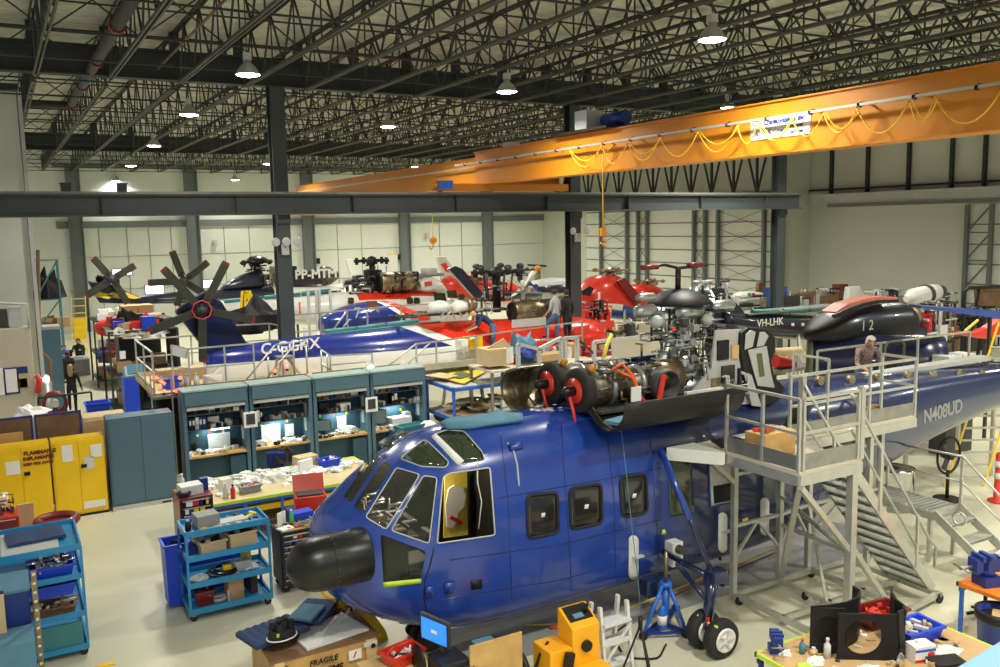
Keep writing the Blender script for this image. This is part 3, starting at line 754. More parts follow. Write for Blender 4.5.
# ------------------------------------------------ engines
EY = (11.35, 12.15); EX = P(573, 391, Y=11.35).x+.1; EZ = P(573, 391, Y=11.35).z
for k, y in enumerate(EY):
    e = MB().lathe([(.0, .12), (.14, .12), (.2, .1), (.3, .16), (.28, .5), (.23, .62), (.24, 1.0), (.27, 1.05), (.27, 1.5), (.0, 1.5)], (EX, y, EZ), 'X', 24).build('engine', 'engine', he)
    MB().lathe([(.19, .03), (.2, 0), (.33, .0), (.36, .05), (.36, .16), (.33, .2), (.2, .2)], (EX-.06, y, EZ), 'X', 32).build('intake_cover', 'rubber', e)
    MB().lathe([(0, .0), (.21, .0), (.21, .04), (0, .04)], (EX-.09, y, EZ), 'X', 24).build('cover_plate', 'red', e)
    MB().lathe([(0, -.22), (.055, -.22), (.075, -.18), (.085, 0), (.0, 0)], (EX-.08, y, EZ), 'X', 16).build('starter', 'blackgloss', e)
    m_ = MB().tube([(EX-.2, y-.05, EZ-.08), (EX-.18, y-.12, EZ-.3), (EX-.12, y-.1-.1*k, EZ-.55)], .025, 6); m_.build('streamer', 'redhot', e)
    pipes(MB(), (EX+.2, y-.33, EZ-.3), (EX+1.5, y+.33, EZ+.3), 46, r_, (.008, .025), (0, 1, 2, 3)).build('pipework', ['engine', 'silver', 'bronze', 'dark'], e)
    for q_ in (.5, 1.1): MB().lathe([(.27, 0), (.31, .02), (.31, .07), (.27, .09)], (EX+q_, y, EZ), 'X', 24).build('flange_ring', 'silver', e)
    MB().sph((EX+.16, y-.16, EZ+.36), (.07, .05, .07)).build('port_plug', 'orange', e)
    ex = P(668, 386, Y=y-.35)
    if k == 0:
        m_ = MB().lathe([(.16, .0), (.26, .1), (.29, .3), (.29, .55), (.27, .55), (.24, .3), (.1, .2)], (EX+1.45, y-.02, EZ+.05), 'X', 24)
        m_.build('exhaust_duct', 'bronze', e)
        q = P(667, 386, Y=y-.45); m_ = MB().lathe([(.25, .4), (.26, 0), (.23, 0), (.22, .3), (0, .31)], (q.x, q.y-.05, q.z), 'Y', 28); m_.build('exhaust_outlet', 'dark', e)
        MB().cbox((q.x-.2, q.y-.1, q.z+.02), (.08, .04, .42), ry=.25).build('warning_streamer', 'redhot', e)
for a_ in (((.55,-.3,.3),(.75,-.42,.2),(.95,-.4,-.15),(1.0,-.42,-.45)), ((.4,-.25,.28),(.6,-.36,.42),(.8,-.4,.2),(.9,-.42,-.1),(1.1,-.45,-.35)), ((.5,-.4,-.45),(1.0,-.5,-.48),(1.6,-.5,-.46),(2.0,-.45,-.34)), ((1.0,-.4,-.3),(1.3,-.5,-.42),(1.7,-.46,-.3))):
    MB().tube([(EX+a, EY[0]+c, EZ+d) for a, c, d in a_], .025, 8).build('orange_hose', 'hoseorange', he)
MB().cbox(P(636, 394, Y=10.9), (.2, .02, .24)).build('white_tag', 'paper', he)
m_ = MB().box(EX+.1, EX+2.6, EY[0]-.42, EY[1]+.45, 3.48, 3.56); m_.build('engine_deck', 'dark', he)
# open cowlings: half shells
def shell(pts2, xa_, xb_, th, tp=0.):
    """curved sheet: pts2 (y, z) outline swept in x"""
    m_ = MB(); n = len(pts2); N = 8
    for s in range(N+1):
        x = xa_+(xb_-xa_)*s/N
        for (y, z) in pts2: m_.v.append(Vector((x, y, z)))
    for s in range(N):
        for k in range(n-1): m_.f.append([s*n+k, s*n+k+1, (s+1)*n+k+1, (s+1)*n+k]); m_.m.append(0); m_.sm.append(True)
    return m_
def shellobj(pts2, xa_, xb_, th, name, mats, par):
    o = shell(pts2, xa_, xb_, th).build(name, mats, par); md = o.modifiers.new('t', 'SOLIDIFY'); md.thickness = th; md.offset = 0
    return o
# lower black work door hanging open below the engine
x0_ = P(600, 440, Y=10.72).x; x1_ = P(715, 410, Y=10.72).x
dr = shellobj([(11.0, 3.62), (10.72, 3.42), (10.45, 3.36), (10.22, 3.45), (10.08, 3.62), (10.02, 3.86)], x0_-.05, x1_, .03, 'engine_work_door', ['black'], he)
for x in (x0_+.05, x0_+.7, x0_+1.4, x1_-.2):
    MB().tube([(x, 10.98, 3.63), (x, 10.72, 3.45), (x, 10.45, 3.39), (x, 10.22, 3.48), (x, 10.1, 3.64)], .018, 6).build('door_rib', 'bronze', dr)
MB().cbox((x0_+.35, 10.5, 3.5), (.75, .28, .05), rz=.25).build('teal_pad', 'padteal', he)
MB().box(x0_+.05, x1_-.2, 10.75, 10.95, 3.56, 3.6).build('door_edge', 'dark', dr)
# far side cowling, silver inside, with frames
arc = [(12.62+.5*sin(t), 3.55+.42+.5*(-cos(t))) for t in [pi*k/14 for k in range(1, 13)]]
fx0 = P(508, 385, Y=12.9).x; fx1 = P(562, 370, Y=12.9).x
fc = shellobj([(12.3+.6*sin(t), 3.74-.38*cos(t)) for t in [pi*k/14 for k in range(0, 14)]], 7.36, EX+.25, .03, 'open_cowling', ['bronze'], he)
for x in (7.36, 7.6, 7.85): MB().tube([(x, 12.3+.58*sin(t), 3.74-.36*cos(t)) for t in [pi*k/14 for k in range(0, 14)]], .02, 6).build('cowling_frame', 'engine', fc)
uc = shellobj([(12.5+.45*sin(t), 3.68-.36*cos(t)) for t in [pi*k/14 for k in range(3, 14)]], EX+.35, EX+2.9, .03, 'open_cowling', ['padblue'], he)
for k in range(7): MB().tube([(EX+.35+k*.38, 12.5+.42*sin(t), 3.68-.34*cos(t)) for t in [pi*k2/14 for k2 in range(3, 14)]], .016, 6).build('cowling_frame', 'bronze', uc)
# ------------------------------------------------ gearbox, rotor head
RX = P(680, 300, Y=HY).x; RZ = P(680, 303, Y=HY).z
g = MB().lathe([(.0, 3.5), (.62, 3.5), (.6, 3.75), (.45, 3.85), (.38, 4.1), (.30, 4.2), (.24, 4.45), (.14, 4.5), (.13, RZ-.1), (0, RZ-.1)], (RX, HY, 0), 'Z', 28).build('main_gearbox', 'silver', he)
for k_ in range(44): MB_ = r_.choice((0, 1)); q_ = (RX+r_.uniform(-.62, .7), HY-r_.uniform(.2, .66), r_.uniform(3.6, 4.85)); s_ = r_.uniform(.03, .10); (MB().cyl(q_, (q_[0]+s_*r_.choice((1.5, 0)), q_[1]-s_, q_[2]+s_*r_.choice((0, 1.4))), s_*.8, n=12) if MB_ else MB().cbox(q_, (s_*1.6, s_*1.2, s_*1.3))).build('gearbox_fitting', r_.choice(('silver', 'ltgrey', 'grey', 'dark')), g, bev=0)
pipes(MB(), (RX-.75, HY-.75, 3.55), (RX+.7, HY+.5, 4.5), 110, r_, (.008, .022), (0, 0, 1, 2, 3)).build('pipework', ['silver', 'ltgrey', 'bronze', 'dark'], g)
pipes(MB(), (RX-.6, HY-.6, 4.4), (RX+.6, HY+.5, RZ-.1), 60, r_, (.01, .03), (0, 0, 1, 2)).build('control_rods', ['silver', 'ltgrey', 'dark'], g)
for (u, v, r1, L_, dd) in ((645, 311, .11, .24, (1, .15, 0)), (690, 312, .12, .3, (1, .1, 0)), (722, 306, .11, .26, (1, -.1, .05)), (646, 297, .07, .2, (1, 0, 0))):
    c = P(u, v, Y=HY-.35); d = Vector(dd).normalized(); 
    m_ = MB().tube([c-d*L_, c-d*(L_-.06), c+d*(L_-.06), c+d*L_], [r1*.5, r1, r1, r1*.5], 16); m_.build('damper', 'silver', g)
for (u, v) in ((658, 322), (709, 320)):
    c = P(u, v, Y=HY-.5); MB().lathe([(0, -.06), (.05, -.06), (.07, -.03), (.11, 0), (.11, .1), (.0, .1)], c, 'Y', 18).build('sleeve_flange', 'ltgrey', g)
for (u, v) in ((673, 329), (697, 328)):
    c = P(u, v, Y=HY-.6); MB().cbox(c, (.08, .05, .05)).build('red_cap', 'redhot', g)
MB().lathe([(0, 0), (.2, 0), (.5, .02), (.57, .04), (.55, .08), (.46, .16), (.32, .24), (.16, .29), (0, .3)], (RX, HY, RZ-.04), 'Z', 36).build('rotor_head_fairing', 'black', he)
tz = P(677, 267, Y=HY).z
tb = MB().cyl((RX-.05, HY, RZ+.15), (RX-.05, HY, tz), .05).build('lifting_frame', 'blackgloss', he)
a, c = P(644, 266, Y=HY), P(707, 267, Y=HY)
MB().tube([(a.x, HY, tz+.02), (a.x+.45, HY, tz+.05), (RX-.05, HY, tz-.02), (c.x, HY, tz)], .028, 8).build('cross_bar', 'blackgloss', tb)
for x in (a.x+.1, c.x-.3): MB().cyl((x-.15, HY, tz+.02), (x+.2, HY, tz+.02), .045).build('grip', 'dkred', tb)
m_ = MB(); pipes(m_, (RX+.3, HY-.2, RZ+.0), (RX+1.0, HY+.2, RZ+.35), 16, r_, (.015, .03), (0, 1)); m_.build('blade_fold_linkage', ['dark', 'ltgrey'], he)
# transmission side frames and black aft fairing
d0 = MB()
pl = [(P(u, v, Y=11.1)) for u, v in ((686, 402), (690, 392), (710, 368), (714, 330), (748, 329), (760, 345), (768, 402), (742, 404))]
a_ = [(p.x, p.z) for p in pl]
d0.prism(a_, 11.06, 11.10, 'Y'); fr = d0.build('gearbox_side_frame', 'ltgrey', he)
for (u, v, ww, hh, m) in ((723, 350, .26, .34, 'black'), (735, 352, .16, .24, 'woodlt'), (728, 374, .3, .3, 'dark'), (742, 378, .2, .36, 'black'), (716, 385, .2, .24, 'bronze')):
    c = P(u, v, Y=11.04); MB().cbox(c, (ww, .03, hh)).build('frame_opening', m, fr)
pipes(MB(), (RX+.2, 10.9, 3.5), (RX+.9, 11.04, 3.85), 18, r_, (.01, .03), (0, 1, 2)).build('hydraulic_lines', ['dark', 'plastic', 'silver'], fr)
def fair(pts, y0, y1, name, m, par):
    return MB().prism([(P(u, v, Y=y0).x, P(u, v, Y=y0).z) for u, v in pts], y0, y1, 'Y').build(name, m, par, bev=.03)
af = fair([(741,333),(748,327),(768,329),(776,338),(776,352),(772,362),(775,376),(786,388),(779,401),(764,407),(756,406),(744,372),(740,350)], 11.0, 11.9, 'aft_fairing', 'black', he)
for pts in ([(746,334),(751,330),(756,332),(753,347),(745,350)], [(760,332),(765,332),(769,336),(764,346),(757,347)], [(748,350),(767,346),(769,358),(771,372),(775,388),(758,386)]):
    fair(pts, 10.97, 10.99, 'inner_panel', 'ltgrey', af)
fair([(757,354),(762,353),(765,376),(760,377)], 10.955, 10.965, 'cable_slot', 'olive', af)
fair([(744,372),(752,375),(762,407),(752,406)], 10.95, 10.97, 'strut_plate', 'ltgrey', af)
fair([(640,420),(713,412),(740,398),(718,396),(716,404),(690,410),(640,412)], 10.68, 10.74, 'skirt_panel', 'black', he)
MB().box(P(686, 402, Y=10.75).x, P(722, 398, Y=10.75).x, 10.72, 10.8, 3.58, 3.72).build('deck_edge', 'plastic', he)
# tail boom top: fold hinge line with bronze fittings, registration
for u, v in ((805,373),(836,372),(863,370),(893,368),(918,368),(944,367),(966,367)):
    h = P(u, v+2, Y=HY-.05); MB().cyl((h.x, HY-.45, h.z-.06), (h.x, HY-.35, h.z-.06), .09, n=14).build('fold_fitting', 'bronze', he)
x_ = P(800, 385, Y=11.6).x
MB().box(12.6, 19.6, 11.62, 11.9, 3.2, 3.3).build('spine_tray', 'ltgrey', he)
text('N408UD', .40, (P(919, 423, Y=11.1).x, 11.1, P(919, 423, Y=11.1).z), (1, 0, .04), (0, 0, 1), 'grey', he, 'registration', bold=.012, bvh=HB)
c = P(997, 380, Y=HY-.3); m_ = MB(); pipes(m_, (c.x-.3, HY-.35, 2.5), (c.x+.3, HY+.3, 3.15), 40, r_, (.01, .03), (0, 1, 2)); m_.build('tail_fold_hinge', ['silver', 'olive', 'dark'], he)
MB().lathe([(.4, 0), (.44, .02), (.44, .1), (.3, .1)], (20.38, HY, 2.66), 'X', 28).build('fold_frame', 'silver', he)
# ------------------------------------------------ landing gear
wn = P(721, 638, Z=.3); wf_y = P(701, 629, Z=.3).y; wx = wn.x
gl = MB().tube([P(713, 576, Y=9.45), (wx-.05, 9.45, .35)], [.095, .08], 14).build('oleo_leg', 'helidk', he)
top = P(661, 450, Y=10.75); kn = P(711, 571, Y=9.5)
MB().tube([top, kn], .045, 12).build('drag_strut', 'helidk', gl)
MB().tube([top+Vector((0,0,.0)), top.lerp(kn, .6)], .052, 12).build('strut_sleeve', 'heli', gl)
MB().tube([P(664, 552, Y=10.6), P(709, 577, Y=9.5)], .05, 12).build('brace_strut', 'helidk', gl)
MB().tube([P(671, 556, Y=10.6), P(711, 605, Y=9.5)], .045, 12).build('lower_strut', 'helidk', gl)
MB().tube([P(704, 578, Y=9.6), P(708, 600, Y=9.5), P(712, 618, Y=9.45)], .02, 8).build('torque_link', 'helidk', gl)
MB().cbox(P(716, 576, Y=9.45), (.3, .22, .2)).cbox(P(722, 581, Y=9.45), (.14, .2, .12)).build('knuckle', 'helidk', gl, bev=.02)
MB().cyl((wx, wn.y-.05, .3), (wx, wf_y+.05, .3), .04).build('axle', 'helidk', gl)
for y in (wn.y, wf_y):
    tyre = MB().lathe([(.17, -.09), (.24, -.1), (.285, -.08), (.30, -.03), (.30, .03), (.285, .08), (.24, .1), (.17, .09)], (wx, y, .3), 'Y', 32).build('tyre', 'rubber', gl)
    hub = MB().lathe([(0, -.10), (.05, -.115), (.07, -.10), (.13, -.095), (.15, -.115), (.185, -.115), (.172, .08), (0, .08)], (wx, y, .3), 'Y', 28).build('wheel_hub', 'white', gl)
    m_ = MB()
    for k in range(5): t = k*2*pi/5; m_.bar((wx+.05*cos(t), y-.112, .3+.05*sin(t)), (wx+.15*cos(t), y-.105, .3+.15*sin(t)), .035, .02)
    m_.build('spoke', 'ltgrey', hub)
m_ = MB().tube([P(697, 615, Y=9.55), P(706, 622, Y=9.45), P(717, 627, Y=9.1)], .02, 6); m_.build('lime_strap', 'lime', gl)
MB().cbox(P(708, 622, Y=9.4), (.06, .05, .16)).build('red_tag', 'redhot', gl)
MB().cbox(P(655, 585, Y=10.6), (.5, .25, .3)).build('sponson_foot', 'helidk', he, bev=.03)
MB().tube([P(620, 420, Y=10.7), P(626, 470, Y=10.68), P(631, 520, Y=10.68), P(637, 570, Y=10.66), P(641, 612, Y=10.4)], .008, 6).build('blue_hose', 'padteal', he)
# far side landing gear, partly seen
m_ = MB().cyl((wx, 14.1, .3), (wx, 13.9, .3), .3, n=24).cyl((wx, 13.7, .3), (wx, 13.5, .3), .3, n=24).tube([(wx, 13.8, .3), (wx, 13.7, 1.3), (wx, 12.8, 1.3)], .06); m_.build('far_main_gear', 'rubber', he)
m_ = MB()
wz = P(390, 618, Z=.2)
for dy in (0, .25): m_.cyl((5.35, HY-.15+dy, .2), (5.35, HY-.02+dy, .2), .2, n=20)
m_.tube([(5.35, HY, .2), (5.3, HY, .7)], .05); m_.build('nose_gear', 'rubber', he)
# ---------------------------------------------------------------- railings and stairs
def rail(par, pts, z0, h=1.07, w=.045, mid=True, toe=.15, m='alu', posts=None, toe_m='alu'):
    """posts at every point of the run, top and middle rail, toe board"""
    for i, (x, y) in enumerate(pts):
        if posts is None or i in posts: MB().bar((x, y, z0), (x, y, z0+h), w).build('post', m, par)
    for a, c in zip(pts, pts[1:]):
        MB().bar((*a, z0+h), (*c, z0+h), w).build('handrail', m, par)
        if mid: MB().bar((*a, z0+h*.53), (*c, z0+h*.53), w*.9).build('mid_rail', m, par)
        if toe: MB().bar((*a, z0+toe/2+.02), (*c, z0+toe/2+.02), .012, toe).build('toe_board', toe_m, par)
def caster(par, x, y, r=.06):
    MB().cyl((x, y-.02, r), (x, y+.02, r), r, n=14).box(x-.03, x+.03, y-.03, y+.03, r*1.4, r*2.3, 1).build('caster', ['rubber', 'alud'], par)
pf = T('work_platform', 'large aluminium work platform with steep stair beside the blue helicopter tail', 'platform', (11, 9.5, 0))
Z = 2.85
MB().box(9.84, 11.2, 8.56, 10.7, Z-.04, Z).build('deck', 'woodlt' if False else 'beige', pf)
MB().box(11.1, 14.5, 9.95, 10.72, Z-.04, Z).build('deck', 'beige', pf)
for a, c in (((9.84,8.56),(11.2,8.56)), ((9.84,8.56),(9.84,10.7)), ((11.2,8.56),(11.2,8.7)), ((11.1,9.9),(14.5,9.95)), ((9.72,10.7),(14.5,10.7)), ((14.5,9.95),(14.5,10.7))):
    MB().bar((*a, Z-.12), (*c, Z-.12), .05, .16).build('edge_beam', 'alu', pf)
rail(pf, [(9.86, 10.05), (9.86, 9.3), (9.86, 8.6)], Z, toe=.22, toe_m='alud')
rail(pf, [(9.93, 8.58), (11.12, 8.58)], Z, toe=.24, toe_m='alud')
rail(pf, [(11.2, 9.97), (12.1, 9.97), (13.2, 9.97), (14.48, 9.97)], Z, toe=.24, toe_m='alud')
rail(pf, [(14.48, 9.97), (14.48, 10.68)], Z, toe=0, posts=[1])
MB().bar((11.2, 8.6, Z), (11.2, 8.6, Z+1.12), .09).build('post', 'alu', pf)
MB().bar((11.2, 9.72, Z), (11.2, 9.72, Z+1.12), .09).build('post', 'alu', pf)
e1, e2 = P(679, 437, Z=Z), P(718, 452, Z=Z)
MB().prism([(9.2, 10.72), (9.72, 10.0), (9.78, 10.0), (9.78, 10.72)], Z-.2, Z+.01, 'Z').build('deck_flap', 'paintwhite', pf)
legs = {'A': (10.5, 10.5), 'B': (11.6, 10.5), 'C': (11.05, 8.6), 'D': (12.45, 10.6), 'E': (14.35, 10.55), 'F': (13.3, 10.0)}
for k, (x, y) in legs.items():
    MB().bar((x, y, .12), (x, y, Z-.15), .09 if k != 'C' else .12).build('leg', 'alu', pf)
for a, c in (('A', 'B'), ('B', 'D'), ('D', 'E')):
    (x, y), (x2, y2) = legs[a], legs[c]
    MB().bar((x, y, 1.35), (x2, y2, 1.35), .055).build('cross_rail', 'alu', pf)
    MB().bar((x, y, 2.25), (x2, y2, 2.25), .055).build('cross_rail', 'alu', pf)
    MB().bar((x, y, .75), ((x+x2)/2, (y+y2)/2, 1.35), .045).build('brace', 'alu', pf)
    MB().bar((x2, y2, .75), ((x+x2)/2, (y+y2)/2, 1.35), .045).build('brace', 'alu', pf)
    MB().bar(((x+x2)/2, (y+y2)/2, 2.25), (x, y, 2.75), .045).build('brace', 'alu', pf)
for a, c, w in (((9.8,8.5,Z-.2),(11.05,8.6,1.4),.08), ((9.8,10.4,Z-.2),(10.5,10.5,2.1),.08), ((9.9,8.6,Z-.2),(11.55,10.4,.25),.08), ((11.05,8.6,1.5),(12.2,8.7,.2),.08), ((11.05,8.6,1.4),(11.1,10.0,1.4),.06), ((11.6,10.5,1.7),(11.05,8.7,1.4),.055), ((12.45,10.6,1.35),(11.4,9.3,.25),.05)):
    MB().bar(a, c, w).build('brace', 'alu', pf)
for a, c in (((10.5,10.5),(10.5,8.3)), ((10.5,10.5),(14.4,10.5)), ((10.5,9.4),(13.5,9.4)), ((10.5,8.3),(13.4,8.66)), ((11.6,10.5),(11.6,8.45)), ((12.45,10.5),(12.45,8.6)), ((13.4,10.4),(13.4,8.66))):
    MB().bar((*a, .14), (*c, .14), .07, .09).build('base_rail', 'alu', pf)
for x, y in ((10.5, 10.35), (12.45, 10.5), (10.55, 8.32), (13.4, 8.62), (14.3, 10.4), (11.6, 9.9)): caster(pf, x, y, .08)
# steep stair down towards the tail
def stair(par, x0, z0, x1, z1, ya, yb, n, m='alu', tread=.2, sw=.05, sh=.16, name='stringer', ax='X'):
    q = lambda t, s, z: (t, s, z) if ax == 'X' else (s, t, z)
    for y in (ya, yb): MB().bar(q(x0, y, z0), q(x1, y, z1), sw, sh).build(name, m, par)
    for k in range(n):
        t = (k+.6)/n; x = x0+(x1-x0)*t; z = z0+(z1-z0)*t; w = tread/2
        m_ = MB(); 
        for j in (-.8, -.27, .27, .8):
            c = x+j*w*.8; lo = q(c-w*.2, min(ya, yb), z-.02); hi = q(c+w*.2, max(ya, yb), z+.01)
            m_.box(min(lo[0], hi[0]), max(lo[0], hi[0]), min(lo[1], hi[1]), max(lo[1], hi[1]), lo[2], hi[2])
        lo = q(x-w, min(ya, yb), z-.05); hi = q(x+w, max(ya, yb), z-.02); 
        m_.box(min(lo[0], hi[0]), max(lo[0], hi[0]), min(lo[1], hi[1]), max(lo[1], hi[1]), lo[2], lo[2]+.01)
        m_.build('tread', m, par)
stair(pf, 11.15, Z-.1, 13.4, .2, 8.76, 9.62, 12)
for y in (8.74, 9.64):
    MB().tube([(11.15, y, Z+1.0), (13.2, y, 1.15), (13.42, y, .95), (13.4, y, .6)], .025, 8).build('handrail', 'alu', pf)
    MB().bar((11.9, y, 1.85), (11.9, y, 2.95), .045).build('post', 'alu', pf); MB().bar((12.9, y, .7), (12.9, y, 1.6), .045).build('post', 'alu', pf)
    MB().tube([(11.15, y, Z+.45), (13.0, y, .9)], .02, 8).build('mid_rail', 'alu', pf)
# things on the platform
bx = MB().box(9.95, 11.0-.35, 9.35, 9.75, Z+.005, Z+.38); o = one(bx, 'wooden_box', 'wood', 'low wooden box step standing on the platform deck behind its railing', 'box', bev=.01)
one(MB().cbox((10.2, 9.5, Z+.43), (.3, .09, .07), rz=.3).cbox((10.05, 9.6, Z+.41), (.12, .05, .05), rz=-.4), 'caulking_gun', 'red', 'small red and white tool lying on the wooden box on the platform', 'tool')
one(MB().box(10.6, 12.3, 10.25, 10.66, Z+.005, Z+.03), 'cover_sheet', 'plastic', 'pale flat panel lying on the platform deck along the tail', 'panel')
one(MB().prism([(9.9, 10.2), (10.7, 10.15), (10.75, 10.6), (10.1, 10.66)], Z+.005, Z+.02, 'Z'), 'cover_sheet', 'black', 'thin black panel lying on the platform deck beside the wooden box', 'panel')
one(MB().prism([(11.3, Z+.01), (11.75, Z+.01), (12.1, Z+.62), (11.72, Z+.6)], 10.25, 10.3, 'Y'), 'panel', 'black', 'black panel leaning upright on the platform walkway', 'panel')
one(MB().box(11.1, 11.26, 10.1, 10.2, Z+.005, Z+.2), 'carton', 'paper', 'small white carton beside the black leaning panel on the walkway', 'box')
m_ = MB(); rr = random.Random(5)
for _ in range(9): m_.sph((13.75+rr.uniform(-.2, .2), 10.35+rr.uniform(-.12, .12), Z+.08+rr.uniform(0, .08)), (.13, .1, .07), 8)
one(m_, 'rag_heap', 'brown', 'dark brown crumpled rag on the walkway deck next to the tail', 'rag')
# ---------------------------------------------------------------- low step unit behind
sp = T('step_unit', 'low aluminium step unit with four wide grated treads, right of the big platform', 'steps', (15.5, 10, 0))
m_ = MB()
for k in range(15): m_.box(14.87, 15.62, 9.8+k*.11, 9.86+k*.11, .97, 1.0)
m_.box(14.87, 15.62, 9.78, 11.4, .93, .95); m_.build('grated_deck', 'alu', sp)
for a, c in (((14.85,9.78),(15.64,9.78)), ((14.85,9.78),(14.85,11.4)), ((15.64,9.78),(15.64,11.4)), ((14.85,11.4),(15.64,11.4))): MB().bar((*a, .92), (*c, .92), .05, .14).build('edge_beam', 'alu', sp)
for x in (14.87, 15.62):
    for y in (9.82, 11.36): MB().bar((x, y, 0), (x, y, .9), .07).build('leg', 'alu', sp)
stair(sp, 9.75, .98, 8.35, .06, 14.85, 15.64, 4, tread=.3, sw=.04, sh=.16, ax='Y')
x = 15.68
MB().tube([(x, 11.35, 1.9), (x, 9.75, 1.95), (x, 8.5, .98)], .025, 8).build('handrail', 'alu', sp); MB().tube([(x, 11.35, 1.45), (x, 9.75, 1.45), (x, 8.55, .6)], .018, 8).build('mid_rail', 'alu', sp)
for y, a, c in ((11.35, .9, 1.9), (9.75, .9, 1.95), (8.6, .15, 1.05)): MB().bar((x, y, a), (x, y, c), .045).build('post', 'alu', sp)
MB().torus((14.78, 9.2, 1.05), .12, .02, 'X', 20, 8).build('rail_return', 'alu', sp)
# steel drum, fan, bollard, ladder, mat
c = P(882, 505, Z=0); m_ = MB().lathe([(.0, 0), (.42, 0), (.42, .9), (.44, .93), (.40, .93), (.38, .8), (0, .8)], (17.1, 12.2, 0), 'Z', 28); one(m_, 'steel_pot', 'chrome', 'shiny round steel pot with open top behind the platform stairs', 'pot')
fn = T('floor_fan', 'black pedestal fan standing behind the low step unit under the tail', 'fan', (18.6, 11.9, 0))
c = Vector((18.6, 11.9, 1.05)); MB().torus(c, .42, .03, 'Y', 28, 6).build('guard', 'black', fn); MB().cyl((18.6, 11.9, 0), (18.6, 11.9, .7), .04).lathe([(0, 0), (.3, 0), (.3, .04), (0, .04)], (18.6, 11.9, 0)).build('stand', 'black', fn)
for k in range(3): MB().cbox(c+Vector((.2*cos(k*2.1), 0, .2*sin(k*2.1))), (.3, .03, .16), ry=-k*2.1).build('blade', 'dark', fn)
MB().cyl(c-Vector((0, .1, 0)), c+Vector((0, .15, 0)), .09).build('motor', 'black', fn)
bo = T('bollard', 'orange plastic bollard with white bands at the right edge', 'bollard', (19.4, 11.2, 0))
MB().lathe([(.2, 0), (.2, .05), (.09, .07), (.075, .5), (.07, 1.1), (.05, 1.15), (0, 1.15)], (19.4, 11.2, 0), 'Z', 20).build('body', 'redhot', bo)
for z in (.55, .82): MB().cyl((19.4, 11.2, z), (19.4, 11.2, z+.14), .085).build('white_band', 'white', bo)
def ladder(name, label, a, b, side, n, m='yellow', r=.03, w=.4):
    """two rails from the foot a to the top b and n rungs"""
    t = T(name, label, 'ladder', a); a, b, s = Vector(a), Vector(b), Vector(side).normalized()*w
    for q in (0, 1): MB().bar(a+s*q, b+s*q, .03, .08).build('side_rail', m, t)
    for k in range(n): p = a.lerp(b, (k+.7)/n); MB().bar(p, p+s, .03, .05).build('rung', 'alu' if m == 'yellow' else m, t)
    return t
ft = P(945, 487, Z=0)
ladder('ladder', 'tall yellow ladder leaning behind the helicopter tail boom at right', (ft.x, ft.y, 0), P(999, 322, Y=ft.y+.9), (1, -.55, 0), 14, w=.95)
ladder('ladder', 'second yellow ladder foot, standing between the leaning ladder and the bollard', P(983, 478, Z=0)+Vector((1.2, -.3, 0)), P(1003, 395, Y=P(983, 478, Z=0).y), (1, 0, 0), 7, w=.6)
# far walkway behind the tail, with the older man
fw = T('work_platform', 'narrow aluminium walkway with railing behind the dark tail boom', 'platform', (18, 13.2, 0))
MB().box(14.5, 21.5, 12.45, 13.5, 2.05, 2.1).build('deck', 'alud', fw)
for x in (14.7, 17.9, 21.3): MB().bar((x, 13.4, 0), (x, 13.4, 2.05), .08).build('leg', 'alu', fw); MB().bar((x, 12.5, 0), (x, 12.5, 2.05), .08).build('leg', 'alu', fw)
a = P(881, 343, Y=13.45); zz = a.z
rail(fw, [(a.x-2.2, 13.45), (a.x, 13.45), (P(918, 341, Y=13.45).x, 13.45), (P(969, 349, Y=13.45).x, 13.45)], 2.1, h=zz-2.1, toe=0)
rail(fw, [(15.2, 12.5), (15.2, 13.45)], 2.1, h=zz-2.1, toe=0)
one(MB().box(18.6, 19.4, 13.0, 13.35, 2.1, 2.75), 'cardboard_box', 'card', 'brown cardboard box on the walkway beyond the tail boom', 'box')
for k, (x, lb) in enumerate(((P(952, 362, Y=14.3).x, 'left one of two white cartons by the far walkway rail end'), (P(966, 362, Y=14.3).x, 'right one of two white cartons by the far walkway rail end'))):
    one(MB().box(x-.28, x+.28, 14.2, 14.7, P(957, 371, Y=14.2).z, P(957, 356, Y=14.2).z).box(x-.28, x+.28, 14.2, 14.7, 0, P(957, 371, Y=14.2).z, 1), 'carton', ['plastic', 'dark'], lb, 'box')
m_ = MB(); c = P(892, 350, Y=13.3); m_.tube([c+Vector((-.25, 0, -.4)), c+Vector((-.25, 0, .1)), c+Vector((-.15, 0, .2)), c+Vector((.35, 0, .2)), c+Vector((.45, 0, .1)), c+Vector((.45, 0, -.4))], .03, 8); one(m_, 'tube_frame', 'olive', 'bent olive tube frame standing on the far walkway', 'frame')
# ---------------------------------------------------------------- blue jack
jk = T('aircraft_jack', 'blue tripod aircraft jack with extended ram under the helicopter side', 'jack', (8.9, 10.3, 0))
jx, jy = 8.86, 10.33
ft_ = [(8.35, 10.25), (8.95, 9.95), (9.45, 10.75)]
MB().cyl((jx, jy, .12), (jx, jy, .72), .06).build('cylinder', 'bluejack', jk)
MB().cyl((jx, jy, .72), (jx, jy, 1.3), .03).build('ram', 'bronze', jk)
MB().cyl((jx, jy, .72), (jx, jy, .8), .1).build('head_plate', 'bluejack', jk)
for x, y in ft_:
    MB().tube([(jx+(x-jx)*.12, jy+(y-jy)*.12, .78), (x, y, .1)], .03, 8).build('leg', 'bluejack', jk)
    MB().bar((jx, jy, .08), (x, y, .08), .05).build('base_arm', 'bluedk', jk)
    MB().cyl((x-.02, y-.05, .06), (x-.02, y+.03, .06), .06, n=14).build('foot_wheel', 'black', jk)
for a, c in zip(ft_, ft_[1:]+ft_[:1]): MB().bar((*a, .08), (*c, .08), .035).build('base_tie', 'bluedk', jk)
